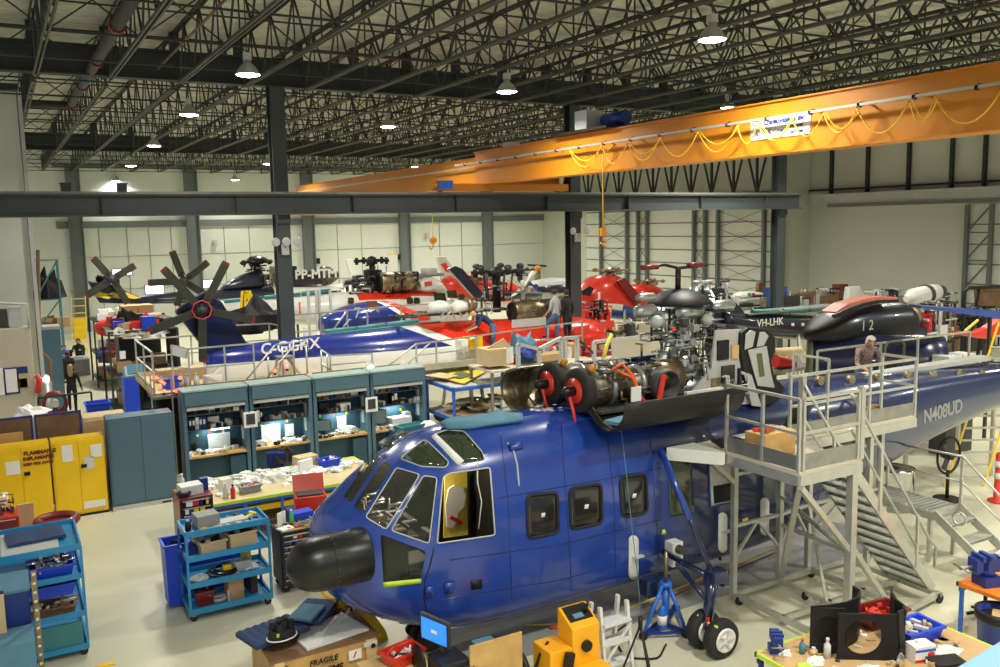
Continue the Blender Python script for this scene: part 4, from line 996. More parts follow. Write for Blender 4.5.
gb = one(MB().lathe([(.07, 0), (.075, .02), (.075, .3), (.04, .36), (.03, .38), (0, .38)], (8.68, 10.2, .11), 'Z', 18), 'gas_bottle', 'bluejack', 'small blue and white cylinder standing on the jack base', 'bottle')
MB().lathe([(.077, 0), (.077, .15)], (0, 0, .08), 'Z', 18).build('label_band', 'white', gb)
one(MB().box(9.08, 9.3, 10.42, 10.62, .95, 1.35).cyl((9.19, 10.42, 1.25), (9.19, 10.3, 1.25), .07, m=1), 'pump_box', ['plastic', 'dark'], 'white box with dark port hanging beside the jack ram', 'box', bev=.01)
# hoses on the floor
for pts, m, lab in (([(7.0, 11.6, .02), (8, 11.1, .02), (9.4, 11.3, .02), (11.4, 11.6, .02), (13.2, 11.9, .02)], 'yellowd', 'yellow hose running along the floor behind the wheel and jack'),
    ([(7.2, 10.8, .02), (8.2, 10.9, .02), (9.4, 11.15, .02), (11.4, 11.45, .02), (13.2, 11.75, .02)], 'dkred', 'dark red hose beside the yellow hose on the floor'),
    ([(8.5, 9.9, .02), (8.1, 9.6, .02), (7.7, 9.9, .02), (8.0, 10.6, .02), (8.5, 10.8, .02)], 'black', 'black hose looped on the floor left of the jack'),
    ([(7.0, 10.9, .03), (7.3, 10.6, .03), (7.7, 10.75, .03), (7.5, 11.2, .03), (7.2, 11.3, .03), (8.0, 11.4, .03)], 'red', 'thin red cable tangled on the floor below the belly')):
    p2 = [];
    for a, c in zip(pts, pts[1:]):
        for t in range(4): p2.append(Vector(a).lerp(Vector(c), t/4))
    p2.append(Vector(pts[-1])); p3 = [p2[0]]+[(p2[i-1]+p2[i]*2+p2[i+1])/4 for i in range(1, len(p2)-1)]+[p2[-1]]
    one(MB().tube(p3, .016, 6), 'hose', m, lab, 'hose')
one(MB().box(7.6, 9.6, 10.95, 11.05, .0, .1), 'light_batten', 'ltgrey', 'long grey batten lying on the floor under the belly', 'batten')
# grey floor mat below the helicopter
one(MB().box(5.4, 15.2, 10.75, 12.9, .002, .012), 'floor_mat', 'grey', 'long grey mat on the floor under the blue helicopter', 'mat')
# ---------------------------------------------------------------- work table bottom right
def worktable(name, label, x0, x1, y0, y1, h, top='benchtop', edge='lime', leg='bluedk', legs=None, shelf=None, legw=.05, loc=None):
    t = T(name, label, 'table', ((x0+x1)/2, (y0+y1)/2, 0)); MB().box(x0+.03, x1-.03, y0+.03, y1-.03, h-.05, h).build('tabletop', top, t)
    m_ = MB().box(x0, x1, y0, y0+.03, h-.06, h+.004).box(x0, x1, y1-.03, y1, h-.06, h+.004).box(x0, x0+.03, y0, y1, h-.06, h+.004).box(x1-.03, x1, y0, y1, h-.06, h+.004)
    m_.build('edge_strip', edge, t)
    for x in (x0+.06, x1-.06):
        for y in (y0+.06, y1-.06): MB().bar((x, y, 0), (x, y, h-.06), legw).build('leg', leg, t)
    if shelf: MB().box(x0+.05, x1-.05, y0+.08, y1-.05, shelf-.03, shelf).build('shelf', shelf and 'brown', t)
    for y in (y0+.06, y1-.06): MB().bar((x0, y, h-.1), (x1, y, h-.1), .04, .06).build('apron', leg, t)
    return t
TT = .85
worktable('work_table', 'work table with lime green edge and brown top at bottom right', 8.25, 11.02, 5.4, 7.85, TT, top='kraft', edge='lime')
def bin_(name, label, c, w, d, h, m, rz=0., cat='bin', taper=.85, group=None, fill=None):
    x, y, z = w/2, d/2, h; t = taper; m_ = MB()
    o = [(-x*t,-y*t,0),(x*t,-y*t,0),(x*t,y*t,0),(-x*t,y*t,0),(-x,-y,h),(x,-y,h),(x,y,h),(-x,y,h)]
    k = .02; i_ = [(-x*t+k,-y*t+k,k),(x*t-k,-y*t+k,k),(x*t-k,y*t-k,k),(-x*t+k,y*t-k,k),(-x+k,-y+k,h),(x-k,-y+k,h),(x-k,y-k,h),(-x+k,y-k,h)]
    m_.add(o+i_, [(0,3,2,1),(0,1,5,4),(1,2,6,5),(2,3,7,6),(3,0,4,7),(8,9,10,11),(8,12,13,9),(9,13,14,10),(10,14,15,11),(11,15,12,8),(4,5,13,12),(5,6,14,13),(6,7,15,14),(7,4,12,15)])
    if h > .1:
        e = .025
        m_.box(-x-e, x+e, -y-e, -y, h-.03, h).box(-x-e, x+e, y, y+e, h-.03, h).box(-x-e, -x, -y, y, h-.03, h).box(x, x+e, -y, y, h-.03, h)
    b_ = m_.build(name, m); tag(b_, label, cat, group); b_.location = c; b_.rotation_euler = (0, 0, rz)
    if fill:
        q = MB(); rr = random.Random(len(label)); 
        for _ in range(14): q.cbox((rr.uniform(-x, x)*.65, rr.uniform(-y, y)*.65, h*rr.uniform(.5, .95)), (rr.uniform(.05, .4)*w, rr.uniform(.03, .2)*d, .03+.05*h), rr.randrange(len(fill)), rr.uniform(0, 3), rr.uniform(-.4, .4))
        q.build('contents', fill, b_)
    return b_
bin_('parts_bin', 'blue plastic bin full of wrapped parts on the lime edged table', (10.35, 7.0, TT), .62, .42, .2, 'bluebin', -.1, fill=['plastic', 'ltgrey', 'card'])
bin_('parts_bin', 'dark red plastic bin behind the blue bin on the lime edged table', (10.35, 7.55, TT), .7, .4, .22, 'dkred', -.1, fill=['redhot', 'red'])
# black cowling panel with big round hole
cw = T('cowling_panel', 'curved black cowling panel with two round holes standing on the lime edged table', 'panel', (9.5, 7.2, TT))
def holed(a, b, z0, z1, hc, hr, m, par, name, th=.03, off=0.):
    """upright sheet from a to b with a round hole"""
    a, b = Vector((*a, 0)), Vector((*b, 0)); L = (b-a).length; d = (b-a).normalized(); nrm = Vector((-d.y, d.x, 0)); n = 32
    inn = [(hc[0]*L+hr*cos(2*pi*k/n), z0+hc[1]*(z1-z0)+hr*sin(2*pi*k/n)) for k in range(n)]
    out = []
    for x, z in inn:
        dx, dz = x-hc[0]*L, z-(z0+hc[1]*(z1-z0)); s = min(((L-hc[0]*L) if dx > 0 else hc[0]*L)/max(abs(dx), 1e-6), ((z1-z0)*((1-hc[1]) if dz > 0 else hc[1]))/max(abs(dz), 1e-6))
        out.append((hc[0]*L+dx*s, z0+hc[1]*(z1-z0)+dz*s))
    for cx_, cz_ in ((0, z0), (L, z0), (L, z1), (0, z1)):
        k = min(range(n), key=lambda i: (out[i][0]-cx_)**2+(out[i][1]-cz_)**2); out[k] = (cx_, cz_)
    vs = [a+d*x+nrm*t+Vector((0, 0, z)) for t in (0, th) for ring_ in (inn, out) for x, z in ring_]
    fs = []
    for k in range(n):
        j = (k+1) % n; fs += [(k, n+k, n+j, j), (2*n+k, 2*n+j, 3*n+j, 3*n+k), (k, j, 2*n+j, 2*n+k), (n+k, 3*n+k, 3*n+j, n+j)]
    return MB().add(vs, fs).build(name, m, par)
holed((9.0, 7.15), (9.62, 6.72), TT, TT+.62, (.42, .5), .235, 'black', cw, 'front_plate')
holed((8.85, 7.45), (9.2, 7.2), TT, TT+.62, (.5, .5), .2, 'black', cw, 'rear_plate')
pts_ = [(9.62, 6.72), (9.72, 6.72), (9.8, 6.8), (9.86, 6.95), (9.98, 7.1), (10.12, 7.2)]
m_ = MB()
for a, c in zip(pts_, pts_[1:]): m_.bar((*a, TT+.33+(a[0]-9.62)*.1), (*c, TT+.33+(c[0]-9.62)*.1), .03, .68)
m_.build('curved_flank', 'black', cw)
m_ = MB(); pl = [(8.85, 7.46), (9.1, 7.36), (9.35, 7.3), (9.6, 7.33), (9.8, 7.45), (9.85, 7.6)]
for a, c in zip(pl, pl[1:]): m_.bar((*a, TT+.33), (*c, TT+.33), .025, .62)
m_.build('back_plate', 'black', cw)
MB().cbox((9.93, 6.98, TT+.25), (.02, .12, .3), rz=-.6).build('blue_sheet', 'bluejack', cw)
# small things on the table
def carton(label, c, d, m='paper', rz=0., name='carton', lid=None, cat='box', group=None):
    m_ = MB().cbox((0, 0, d[2]/2), d); o = m_.build(name, m, bev=.006); tag(o, label, cat, group); o.location = c; o.rotation_euler = (0, 0, rz)
    return o
tb_ = carton('white tissue carton with red and blue print on the lime edged table', (9.9, 6.6, TT), (.3, .2, .22), 'paper', -.3)
MB().cbox((0, 0, .235), (.12, .08, .05)).build('tissue', 'paper', tb_); MB().box(-.15, .15, -.103, -.1, .01, .05).build('red_print', 'red', tb_); MB().box(-.15, .15, -.103, -.1, .15, .18).build('blue_print', 'bluejack', tb_)
MB().lathe([(0, 0), (.05, 0), (.05, .004), (0, .004)], (.08, -.104, .1), 'Y').build('round_logo', 'red', tb_)
carton('flat black box at the front of the lime edged table', (10.0, 6.3, TT), (.42, .26, .1), 'black', -.35, 'black_box')
def bottle(label, c, m, r=.04, h=.2, cap='white', name='bottle', group=None):
    o = MB().lathe([(0, 0), (r, 0), (r, h*.65), (r*.4, h*.8), (r*.4, h*.88)], (0,0,0), 'Z', 16).build(name, m); tag(o, label, 'bottle', group); o.location = c
    MB().cyl((0, 0, h*.88), (0, 0, h), r*.5, n=12).build('cap', cap, o); return o
bottle('black insulated cup on the front edge of the lime edged table', (9.5, 6.6, TT), 'chrome', .05, .24, 'black', 'travel_cup')
bottle('clear spray bottle with white nozzle left of the black cowling panel', (8.93, 7.25, TT), 'plastic', .045, .27, 'white', 'spray_bottle')
bottle('small blue bottle with red cap near the left end of the lime edged table', (8.75, 7.5, TT), 'padteal', .04, .2, 'redhot')
bottle('white bottle with yellow cap between the red and blue bins', (10.02, 7.1, TT), 'plastic', .05, .3, 'yellow')
bottle('short amber pot beside the spray bottle on the lime edged table', (8.85, 7.4, TT), 'woodlt', .05, .1, 'white', 'pot')
def tape(label, c, m, R=.09, r=.035, h=.05, name='tape_roll'):
    o = MB().lathe([(r*1.6, 0), (R, 0), (R, h), (r*1.6, h), (r*1.6, 0)], (0,0,0), 'Z', 24).build(name, m); tag(o, label, 'tape'); o.location = c; return o
tape('lime green roll of tape near the left corner of the lime edged table', (8.45, 7.2, TT+.001), 'lime')
tape('smaller yellow roll of tape in front of the lime green roll', (8.38, 6.95, TT+.001), 'yellowd', .07)
def crumple(label, c, s, m='paper', name='crumpled_cloth', cat='cloth', n=10, seed=1, flat=.5, group=None):
    rr = random.Random(seed); m_ = MB(); N = 12
    m_.sph((0, 0, 0), (s, s*.8, s*flat), N)
    for i_, v in enumerate(m_.v):
        f = 1+.35*sin(7*v.x/s+seed)*cos(6*v.y/s+seed*2)+(rr.uniform(-.18, .18) if 12 <= i_ < len(m_.v)-12 else 0); v.x *= f; v.y *= f; v.z = max(v.z, 0)*f*1.2
    for i in range(len(m_.sm)): m_.sm[i] = False
    o = m_.build(name, m); tag(o, label, cat, group); o.location = c; return o
crumple('white crumpled paper towel beside the blue vise', (8.55, 7.6, TT), .1, seed=2); crumple('white crumpled paper towel in front of the small blue bottle', (8.72, 7.25, TT), .12, seed=3)
crumple('crumpled brown paper next to the tissue carton', (9.75, 6.35, TT), .1, 'card', seed=4, flat=.9); crumple('clear plastic bag lying flat before the black cowling panel', (9.1, 6.75, TT), .17, 'plastic', seed=5, flat=.2)
crumple('clear plastic wrap under the cardboard pieces, right of the black box', (10.35, 6.55, TT), .24, 'plastic', seed=6, flat=.15)
for k, (x, y, s, lb) in enumerate(((10.6, 6.75, .14, 'brown cut cardboard ring at the right end of the lime edged table'), (10.4, 6.6, .1, 'small brown cardboard offcut nearer the black box'))):
    tape(lb, (x, y, TT+.02), 'card', s, s*.3, .012, 'cardboard_ring')
tape('coil of grey cable behind the blue bin at the table edge', (10.85, 7.35, TT), 'grey', .15, .06, .06, 'cable_coil')
for k in range(2): tape(('clear plastic cup', 'second small clear cup')[k]+' in front of the tissue carton', (9.83+.1*k, 6.42+.05*k, TT), 'plastic', .045, .02, .08, 'plastic_cup')
def vise(label, c, rz=0., m='bluedk', s=1.):
    t = T('bench_vise', label, 'vise'); 
    MB().cbox((0, 0, .05*s), (.2*s, .2*s, .1*s)).cyl((0, 0, .1*s), (0, 0, .16*s), .07*s).build('base', m, t); MB().cbox((-.05*s, 0, .22*s), (.2*s, .14*s, .14*s)).cbox((.02*s, 0, .3*s), (.05*s, .18*s, .06*s)).build('fixed_jaw', m, t, bev=.01)
    MB().cbox((.14*s, 0, .22*s), (.08*s, .14*s, .14*s)).cbox((.11*s, 0, .3*s), (.04*s, .18*s, .06*s)).build('moving_jaw', m, t, bev=.01); MB().cyl((.18*s, 0, .2*s), (.32*s, 0, .2*s), .02*s).cyl((.3*s, -.12*s, .2*s), (.3*s, .12*s, .2*s), .01*s).build('screw', 'alud', t)
    ground(t, c, rz); return t
vise('blue bench vise at the left corner of the lime edged table', (8.5, 7.72, TT), -2.2, 'bluedk', .9)
# orange topped bench with vise and waste bin at right
ob = worktable('work_bench', 'orange topped bench end with blue legs at the right edge of the view', 12.45, 14.2, 6.6, 7.75, .9, top='orangedk', edge='orangedk', leg='bluejack')
vise('large dark blue bench vise on the orange topped bench', (12.75, 7.45, .9), 2.8, 'bluedk', 1.5)
crumple('crumpled white and blue cloth lying over the vise on the orange bench', (12.95, 7.3, 1.38), .14, 'plastic', seed=9)
wb = MB().lathe([(0, 0), (.24, 0), (.27, .1), (.30, .72), (.32, .74), (.28, .74), (.26, .6), (0, .58)], (0,0,0), 'Z', 26).build('waste_bin', 'bluedk'); tag(wb, 'tall dark blue waste bin with black liner by the orange bench', 'waste bin'); wb.location = (12.35, 7.0, 0)
MB().lathe([(.31, .62), (.335, .64), (.335, .76), (.3, .77), (.27, .66)], (0,0,0), 'Z', 26).build('bin_liner', 'black', wb); MB().cbox((0, 0, .68), (.3, .2, .04), rz=.5).build('cardboard_waste', 'card', wb)
def litter(label, x0, x1, y0, y1, z, n, mats, s, seed, name='loose_items', cat='small items', h=.03):
    r = random.Random(seed); m_ = MB()
    for _ in range(n):
        a, c, d = r.uniform(.3, 1)*s, r.uniform(.3, 1)*s, r.uniform(.3, 1)*h; m_.cbox((r.uniform(x0, x1), r.uniform(y0, y1), z+d/2+.002), (a, c, d), r.randrange(len(mats)), r.uniform(0, 3), r.uniform(-.1, .1), r.uniform(-.1, .1))
    o = m_.build(name, mats); tag(o, label, cat); o['kind'] = 'stuff'; recenter(o); return o
litter('loose scraps of paper, wipes and small parts over the lime edged table', 8.5, 10.8, 6.55, 7.6, TT, 46, ['paper', 'plastic', 'card', 'dark', 'ltgrey'], .13, 5)
ct = T('stool', 'dark caster stool base under the orange bench', 'stool', (13.5, 7.6, 0))
for k in range(5): t = k*2*pi/5; MB().bar((13.5, 7.9, .12), (13.5+.28*cos(t), 7.9+.28*sin(t), .06), .04).build('foot', 'black', ct)
MB().cyl((13.5, 7.9, .1), (13.5, 7.9, .5), .03).build('stem', 'black', ct); MB().cyl((13.5, 7.9, .5), (13.5, 7.9, .57), .2, n=24).build('seat', 'black', ct)
# pale blue cabinet close to the camera
a, c = P(955, 667, Z=2.0), P(1000, 640, Z=2.0); d = (c-a).normalized(); n_ = Vector((d.y, -d.x, 0)); a = a-d*1.2; c = c+d*1.5
pc = [(a.x, a.y), (c.x, c.y), (c.x+n_.x*.8, c.y+n_.y*.8), (a.x+n_.x*.8, a.y+n_.y*.8)]
one(MB().prism(pc, 0, 2.0, 'Z'), 'tall_cabinet', 'paleblue', 'top of a pale blue cabinet close by in the bottom right corner', 'cabinet', bev=.03)
# ---------------------------------------------------------------- bottom centre
oc = T('ground_power_cart', 'bright orange ground power cart with gauge panel at bottom centre', 'cart', (6.6, 9.5, 0))
MB().prism([(9.35, .35), (9.35, 1.02), (9.42, 1.06), (9.68, 1.2), (9.72, 1.2), (9.72, .35)], 6.38, 6.84, 'X').build('tall_housing', 'cartorange', oc, bev=.015)
MB().prism([(9.1, .1), (9.1, .5), (9.35, .5), (9.35, .1)], 6.0, 6.86, 'X').build('front_housing', 'cartorange', oc, bev=.02)
MB().box(6.02, 6.38, 9.35, 9.8, .1, .78).build('side_housing', 'cartorange', oc, bev=.02)
gp = MB().add([(6.42, 9.44, 1.085), (6.80, 9.44, 1.085), (6.80, 9.67, 1.205), (6.42, 9.67, 1.205)], [(0, 1, 2, 3)]).build('gauge_panel', 'black', oc); md = gp.modifiers.new('t', 'SOLIDIFY'); md.thickness = .02
MB().add([(6.5, 9.46, 1.11), (6.66, 9.46, 1.11), (6.66, 9.53, 1.147), (6.5, 9.53, 1.147)], [(0, 1, 2, 3)]).build('display', 'padteal', gp); MB().cyl((6.72, 9.53, 1.14), (6.72, 9.5, 1.25), .03).build('knob', 'black', gp)
MB().cyl((6.6, 9.345, .75), (6.6, 9.3, .75), .08, n=20).build('socket', 'black', oc)
MB().cbox((6.27, 9.28, .62), (.12, .08, .26), ry=.2).tube([(6.25, 9.26, .5), (6.2, 9.15, .3), (6.15, 9.05, .1)], .015, 6).build('pendant_control', 'black', oc)
for x in (6.1, 6.75):
    for y in (9.2, 9.7): caster(oc, x, y, .06)
wl = T('step_stool', 'folding pale metal step frame just right of the orange cart', 'ladder', (7.3, 9.6, 0))
for x in (6.95, 7.42):
    for y, y2 in ((9.35, 9.5), (9.85, 9.7)): MB().bar((x, y, 0), (x, y2, 1.15), .045, .06).build('side_rail', 'plastic', wl)
for z in (.3, .62, .9): MB().box(6.95, 7.42, 9.38, 9.6, z-.02, z+.02).build('step', 'plastic', wl)
MB().bar((6.97, 9.85, .2), (7.42, 9.8, .85), .03).build('brace', 'plastic', wl); MB().bar((6.97, 9.4, .35), (7.42, 9.4, .85), .03).build('brace', 'plastic', wl)
def tripod(label, x, y, h, r=.35):
    t = T('tripod', label, 'tripod', (x, y, 0))
    for k in range(3): a_ = k*2*pi/3+.4; MB().tube([(x, y, h), (x+r*cos(a_), y+r*sin(a_), 0)], .016, 6).build('leg', 'black', t)
    MB().cyl((x, y, h-.05), (x, y, h+.12), .03).build('head', 'black', t)
tripod('thin black tripod standing beside the folding step frame', 7.35, 9.1, .95)
cr = T('cable_reel', 'black hose reel on the floor left of the orange cart', 'reel', (5.75, 9.9, 0))
MB().torus((5.8, 9.95, .33), .24, .05, 'X', 24, 8).torus((5.88, 9.95, .33), .24, .05, 'X', 24, 8).build('hose_coil', 'black', cr); MB().bar((5.84, 9.95, 0), (5.84, 9.95, .5), .05).build('stand', 'dark', cr)
one(MB().tube([(5.9, 10.0, .05), (5.95, 9.7, .3), (6.0, 9.6, .65), (6.15, 9.6, .82)], .018, 6), 'hose', 'black', 'black cable arching from the floor to the orange cart', 'hose')
pb = T('plywood_sheet', 'bare light plywood sheet propped upright at bottom centre', 'board', (5.3, 9.5, 0))
p0, p1 = P(470, 647, Y=9.5), P(522, 631, Y=9.5)
MB().box(p0.x, p1.x, 9.5, 9.53, 0, p0.z).build('sheet', 'wood', pb); MB().bar((p1.x-.1, 9.53, p0.z-.3), (p1.x-.1, 9.95, 0), .06).build('prop_batten', 'brown', pb)
one(MB().prism([(4.6, .46), (5.4, .46), (5.6, .0), (5.2, 0), (4.6, 0)], 10.2, 10.3, 'Y'), 'dark_board', 'brown', 'dark brown wooden board under the hull between monitor and plywood sheet', 'board')
one(MB().cbox((5.55, 10.35, .62), (.32, .2, .12)).cbox((5.55, 10.35, .3), (.1, .1, .5)), 'blue_valve_box', 'padteal', 'small teal cushion block under the hull above the plywood sheet', 'block', bev=.02)
mo = T('computer_cart', 'black computer cart carrying a monitor with a bright blue screen', 'computer', (4.5, 9.9, 0))
s0, s1 = P(421, 616, Y=10.15), P(446, 626.5, Y=9.85); h_ = .29
sc = MB().add([s0, s1, s1-Vector((0,0,h_)), s0-Vector((0,0,h_))], [(0, 1, 2, 3)]).build('screen', 'screen', mo); md = sc.modifiers.new('t', 'SOLIDIFY'); md.thickness = .005
dd = (s1-s0).normalized(); nn_ = Vector((dd.y, -dd.x, 0)).normalized()
if nn_.y > 0: nn_ = -nn_
b0, b1 = s0-dd*.03-nn_*.03, s1+dd*.03-nn_*.03
m_ = MB().add([b0+Vector((0,0,.03)), b1+Vector((0,0,.03)), b1-Vector((0,0,h_+.04)), b0-Vector((0,0,h_+.04))]+[q-nn_*.05 for q in (b0+Vector((0,0,.03)), b1+Vector((0,0,.03)), b1-Vector((0,0,h_+.04)), b0-Vector((0,0,h_+.04)))], [(0,1,2,3),(4,7,6,5),(0,4,5,1),(1,5,6,2),(2,6,7,3),(3,7,4,0)]); m_.build('monitor', 'dark', mo)
q = s0.lerp(s1, .4)+nn_*.008-Vector((0, 0, .12)); MB().add([q, q+dd*.09, q+dd*.09-Vector((0,0,.05)), q-Vector((0,0,.05))], [(0,1,2,3)]).build('login_box', 'paper', sc)
zb_ = s1.z-h_-.08; MB().box(s0.x+.0, s0.x+.42, 9.55, 10.0, 0, zb_).build('cabinet', 'black', mo, bev=.02)
MB().bar((s0.x+.2, 9.95, zb_), (s0.x+.2, 9.95, zb_+.12), .06).build('monitor_stand', 'dark', mo)
MB().box(s0.x+.25, s0.x+.45, 9.5, 9.9, zb_-.12, zb_-.08).build('printer_tray', 'dark', mo)
one(MB().lathe([(0,0),(.2,.0),(.24,.03),(.2,.05),(0,.04)], (s0.x-.06, 10.2, .72), 'X', 20).bar((s0.x-.02, 10.2, .6), (s0.x-.02, 10.2, 0), .05), 'chair_back', 'black', 'round black chair back behind the computer cart', 'chair')
tt = bin_('tool_tray', 'red plastic tool tray with handle, left of the computer cart', (P(402, 652, Z=.75).x, P(402, 652, Z=.75).y, .62), .5, .34, .17, 'red', .2, 'tray', .9, fill=['paper', 'dark'])
MB().tube([(-.25, 0, .17), (-.15, 0, .24), (.15, 0, .24), (.25, 0, .17)], .015, 6).build('carry_handle', 'red', tt)
one(MB().box(tt.location.x-.55, tt.location.x+.35, tt.location.y-.5, tt.location.y+.3, .57, .615).box(tt.location.x-.5, tt.location.x+.3, tt.location.y-.4, tt.location.y+.25, 0, .565), 'wooden_crate', 'woodlt', 'light wood crate top carrying the red tool tray', 'crate')
# big wooden crate with board, pads and bag
wc = T('wooden_crate', 'long shallow wooden shipping crate at bottom left of the nose dome', 'crate', (3.5, 12, 0))
MB().box(2.8, 4.32, 11.3, 12.45, .0, .66).build('body', 'wood', wc); MB().box(2.78, 4.34, 11.28, 12.47, .66, .70).build('lid', 'brown', wc)
for x in (2.82, 4.14): MB().box(x, x+.14, 11.27, 11.3, 0, .66).build('batten', 'woodlt', wc)
for x in (2.98, 4.24): MB().cyl((x, 11.28, .56), (x, 11.25, .56), .035).build('rope_hole', 'black', wc)
lb = MB().box(3.87, 4.06, 11.262, 11.268, .42, .57).build('shipping_label', 'paper', wc); MB().cbox((3.96, 11.258, .5), (.02, .004, .09), ry=.5).build('red_arrow', 'red', lb)
MB().box(4.1, 4.3, 11.262, 11.268, .56, .63).build('shipping_label', 'plastic', wc)
text('FRAGILE', .11, (3.3, 11.262, .5), (1,0,0), (0,0,1), 'black', wc, bold=.002, shear=.2)
text('CMS', .13, (3.52, 11.262, .34), (1,0,0), (0,0,1), 'black', wc, bold=.004, shear=.2); text('0', .12, (3.9, 11.262, .2), (1,0,0), (0,0,1), 'redhot', wc)
one(MB().prism([(P(u, v, Z=.74).x, P(u, v, Z=.74).y) for u, v in ((307, 649), (297, 640), (303, 630), (342, 612), (369, 628))], .705, .74, 'Z'), 'white_board', 'plastic', 'white panel with small studs lying on the wooden shipping crate', 'panel')
def quilt(label, c, w, d, h, rz, m, n=7, name='pad', rx=0.):
    m_ = MB(); k = w/n
    for i in range(n): m_.cbox((-w/2+k*(i+.5), 0, h/2), (k*.97, d, h))
    o = m_.build(name, m, bev=.015) if False else MB().prism([(-w/2+w*t/40, h*(.75+.25*abs(sin(t/40*pi*n)))) for t in range(41)]+[(w/2, 0), (-w/2, 0)], -d/2, d/2, 'Y').build(name, m); tag(o, label, 'pad'); o.location = c; o.rotation_euler = (rx, 0, rz); return o
quilt('dark blue quilted pad hanging over the left end of the wooden crate', (3.0, 11.95, .78), .85, .6, .07, .25, 'padblue')
quilt('second dark blue quilted pad under the teal pad on the crate', (3.7, 12.25, .8), .75, .5, .07, .9, 'padblue', 1)
quilt('teal pad lying across the dark blue pads on the crate', (3.55, 12.1, .88), .5, .36, .05, .8, 'padteal', 1)
bg = T('tool_bag', 'black tool bag with white piping sitting on the dark blue pads', 'bag', (0,0,0))
m_ = MB().lathe([(0, 0), (.17, 0), (.22, .05), (.2, .16), (.17, .2), (.12, .17), (0, .16)], (0,0,0), 'Z', 20)
for v in m_.v: v.x *= 1.15; v.y *= .85
m_.build('body', 'clothblack', bg); m_ = MB().torus((0, 0, .05), .225, .012, 'Z', 28, 6)
for v in m_.v: v.x *= 1.15; v.y *= .87
m_.build('white_piping', 'paper', bg); rr = random.Random(8); m_ = MB()
for _ in range(16): m_.cbox((rr.uniform(-.15, .15), rr.uniform(-.1, .1), rr.uniform(.15, .3)), (.05, .09, .12), 0, rr.uniform(0, 3), rr.uniform(-.6, .6))
m_.build('pockets', 'clothblack', bg); MB().tube([(-.15, 0, .2), (-.1, 0, .33), (.1, 0, .33), (.15, 0, .2)], .02, 6).build('handle', 'black', bg)
MB().cbox((-.14, -.14, .15), (.04, .02, .06)).build('yellow_tag', 'lime', bg); p = P(282, 638, Z=.87); ground(bg, (p.x, p.y, .86), .2); bg.scale = (.82, .82, .82)
# yellow tug under the nose
yt = T('tow_tractor', 'yellow wheeled ground unit under the helicopter nose', 'cart', (4.7, 12.6, 0))
MB().prism([(P(u, v, Y=12.4).x, P(u, v, Y=12.4).z) for u, v in ((329,598),(352,602),(374,614),(386,630),(390,641),(372,642),(352,628),(336,622))], 12.4, 12.9, 'Y').build('body', 'yellow', yt, bev=.03)
MB().tube([(4.55, 12.32, 1.05), (4.8, 12.32, .8), (5.0, 12.3, .45), (5.3, 12.3, .25)], .04, 8).build('black_hose', 'black', yt); MB().tube([(4.15, 12.3, 1.1), (4.05, 12.3, .9), (4.2, 12.3, .7)], .03, 8).build('yellow_hose', 'yellow', yt)
MB().tube([(4.1, 12.25, 1.05), (4.0, 12.2, .7), (4.02, 12.2, .3), (4.2, 12.2, .15), (4.3, 12.25, .5), (4.25, 12.25, 1.0)], .02, 8).build('cable', 'black', yt)
for x in (4.4, 5.3): MB().cyl((x, 12.3, .1), (x, 12.36, .1), .1, n=18).build('wheel', 'black', yt)
MB().lathe([(0, 0), (.12, .02), (.14, .1), (.1, .2)], (5.15, 12.2, .3), 'Z', 16).build('lamp_bowl', 'silver', yt)
# ---------------------------------------------------------------- shelf carts
def shelf_cart(label, x0, x1, y0, y1, zs, m='bluecart', lip=.07, casters=True, name='shelf_cart'):
    t = T(name, label, 'cart', ((x0+x1)/2, (y0+y1)/2, 0))
    for x in (x0, x1):
        for y in (y0, y1): MB().bar((x, y, .12), (x, y, zs[-1]+.02), .04).build('post', m, t)
    for z in zs:
        s = MB().box(x0, x1, y0, y1, z-.02, z).build('shelf', m, t)
        m_ = MB().box(x0-.01, x1+.01, y0-.015, y0+.015, z-.03, z+lip).box(x0-.01, x1+.01, y1-.015, y1+.015, z-.03, z+lip).box(x0-.015, x0+.015, y0, y1, z-.03, z+lip).box(x1-.015, x1+.015, y0, y1, z-.03, z+lip)
        m_.build('rim', m, s)
    if casters:
        for x in (x0+.06, x1-.06):
            for y in (y0+.06, y1-.06): caster(t, x, y, .06)
    return t
zc_ = (.16, .62, 1.08, 1.5)
shelf_cart('blue four shelf cart loaded with cartons, between workbench and nose dome', 2.34, 3.7, 14.68, 15.4, zc_)
def openbox(label, c, w, d, h, m='card', rz=0., fill=None, flaps=True, name='cardboard_box', group=None):
    o = bin_(name, label, c, w, d, h, m, rz, 'box', 1.0, group, fill); return o
openbox('open beige carton with coiled cable, left one on the upper cart shelf', (2.78, 15.0, 1.09), .42, .4, .2, 'cardlt', .1, ['dark', 'black', 'plastic'])
openbox('open beige carton with mauve parts, right one on the upper cart shelf', (3.28, 15.02, 1.09), .46, .42, .26, 'cardlt', .1, ['padblue', 'dkred', 'plastic'])
crumple('dark blue cloth bundle at the left end of the upper cart shelf', (2.47, 15.05, 1.09), .13, 'bluedk', seed=11, flat=1.); crumple('clear plastic wrap behind the cartons on the upper cart shelf', (2.7, 15.25, 1.09), .2, 'plastic', seed=12, flat=.9)
m_ = MB()
for k in range(3): m_.torus((2.95+.03*k, 15.0, .66+.03*k), .25-.03*k, .018, 'Z', 24, 6)
one(m_, 'cable_coil', 'black', 'black and orange cable coil on the third cart shelf', 'cable')
carton('small yellow box lying in the cable coil on the cart', (3.02, 14.95, .7), (.14, .1, .08), 'yellow'); carton('white box on the cart shelf beside the cable coil', (3.28, 15.0, .635), (.3, .2, .16), 'ltgrey', .2)
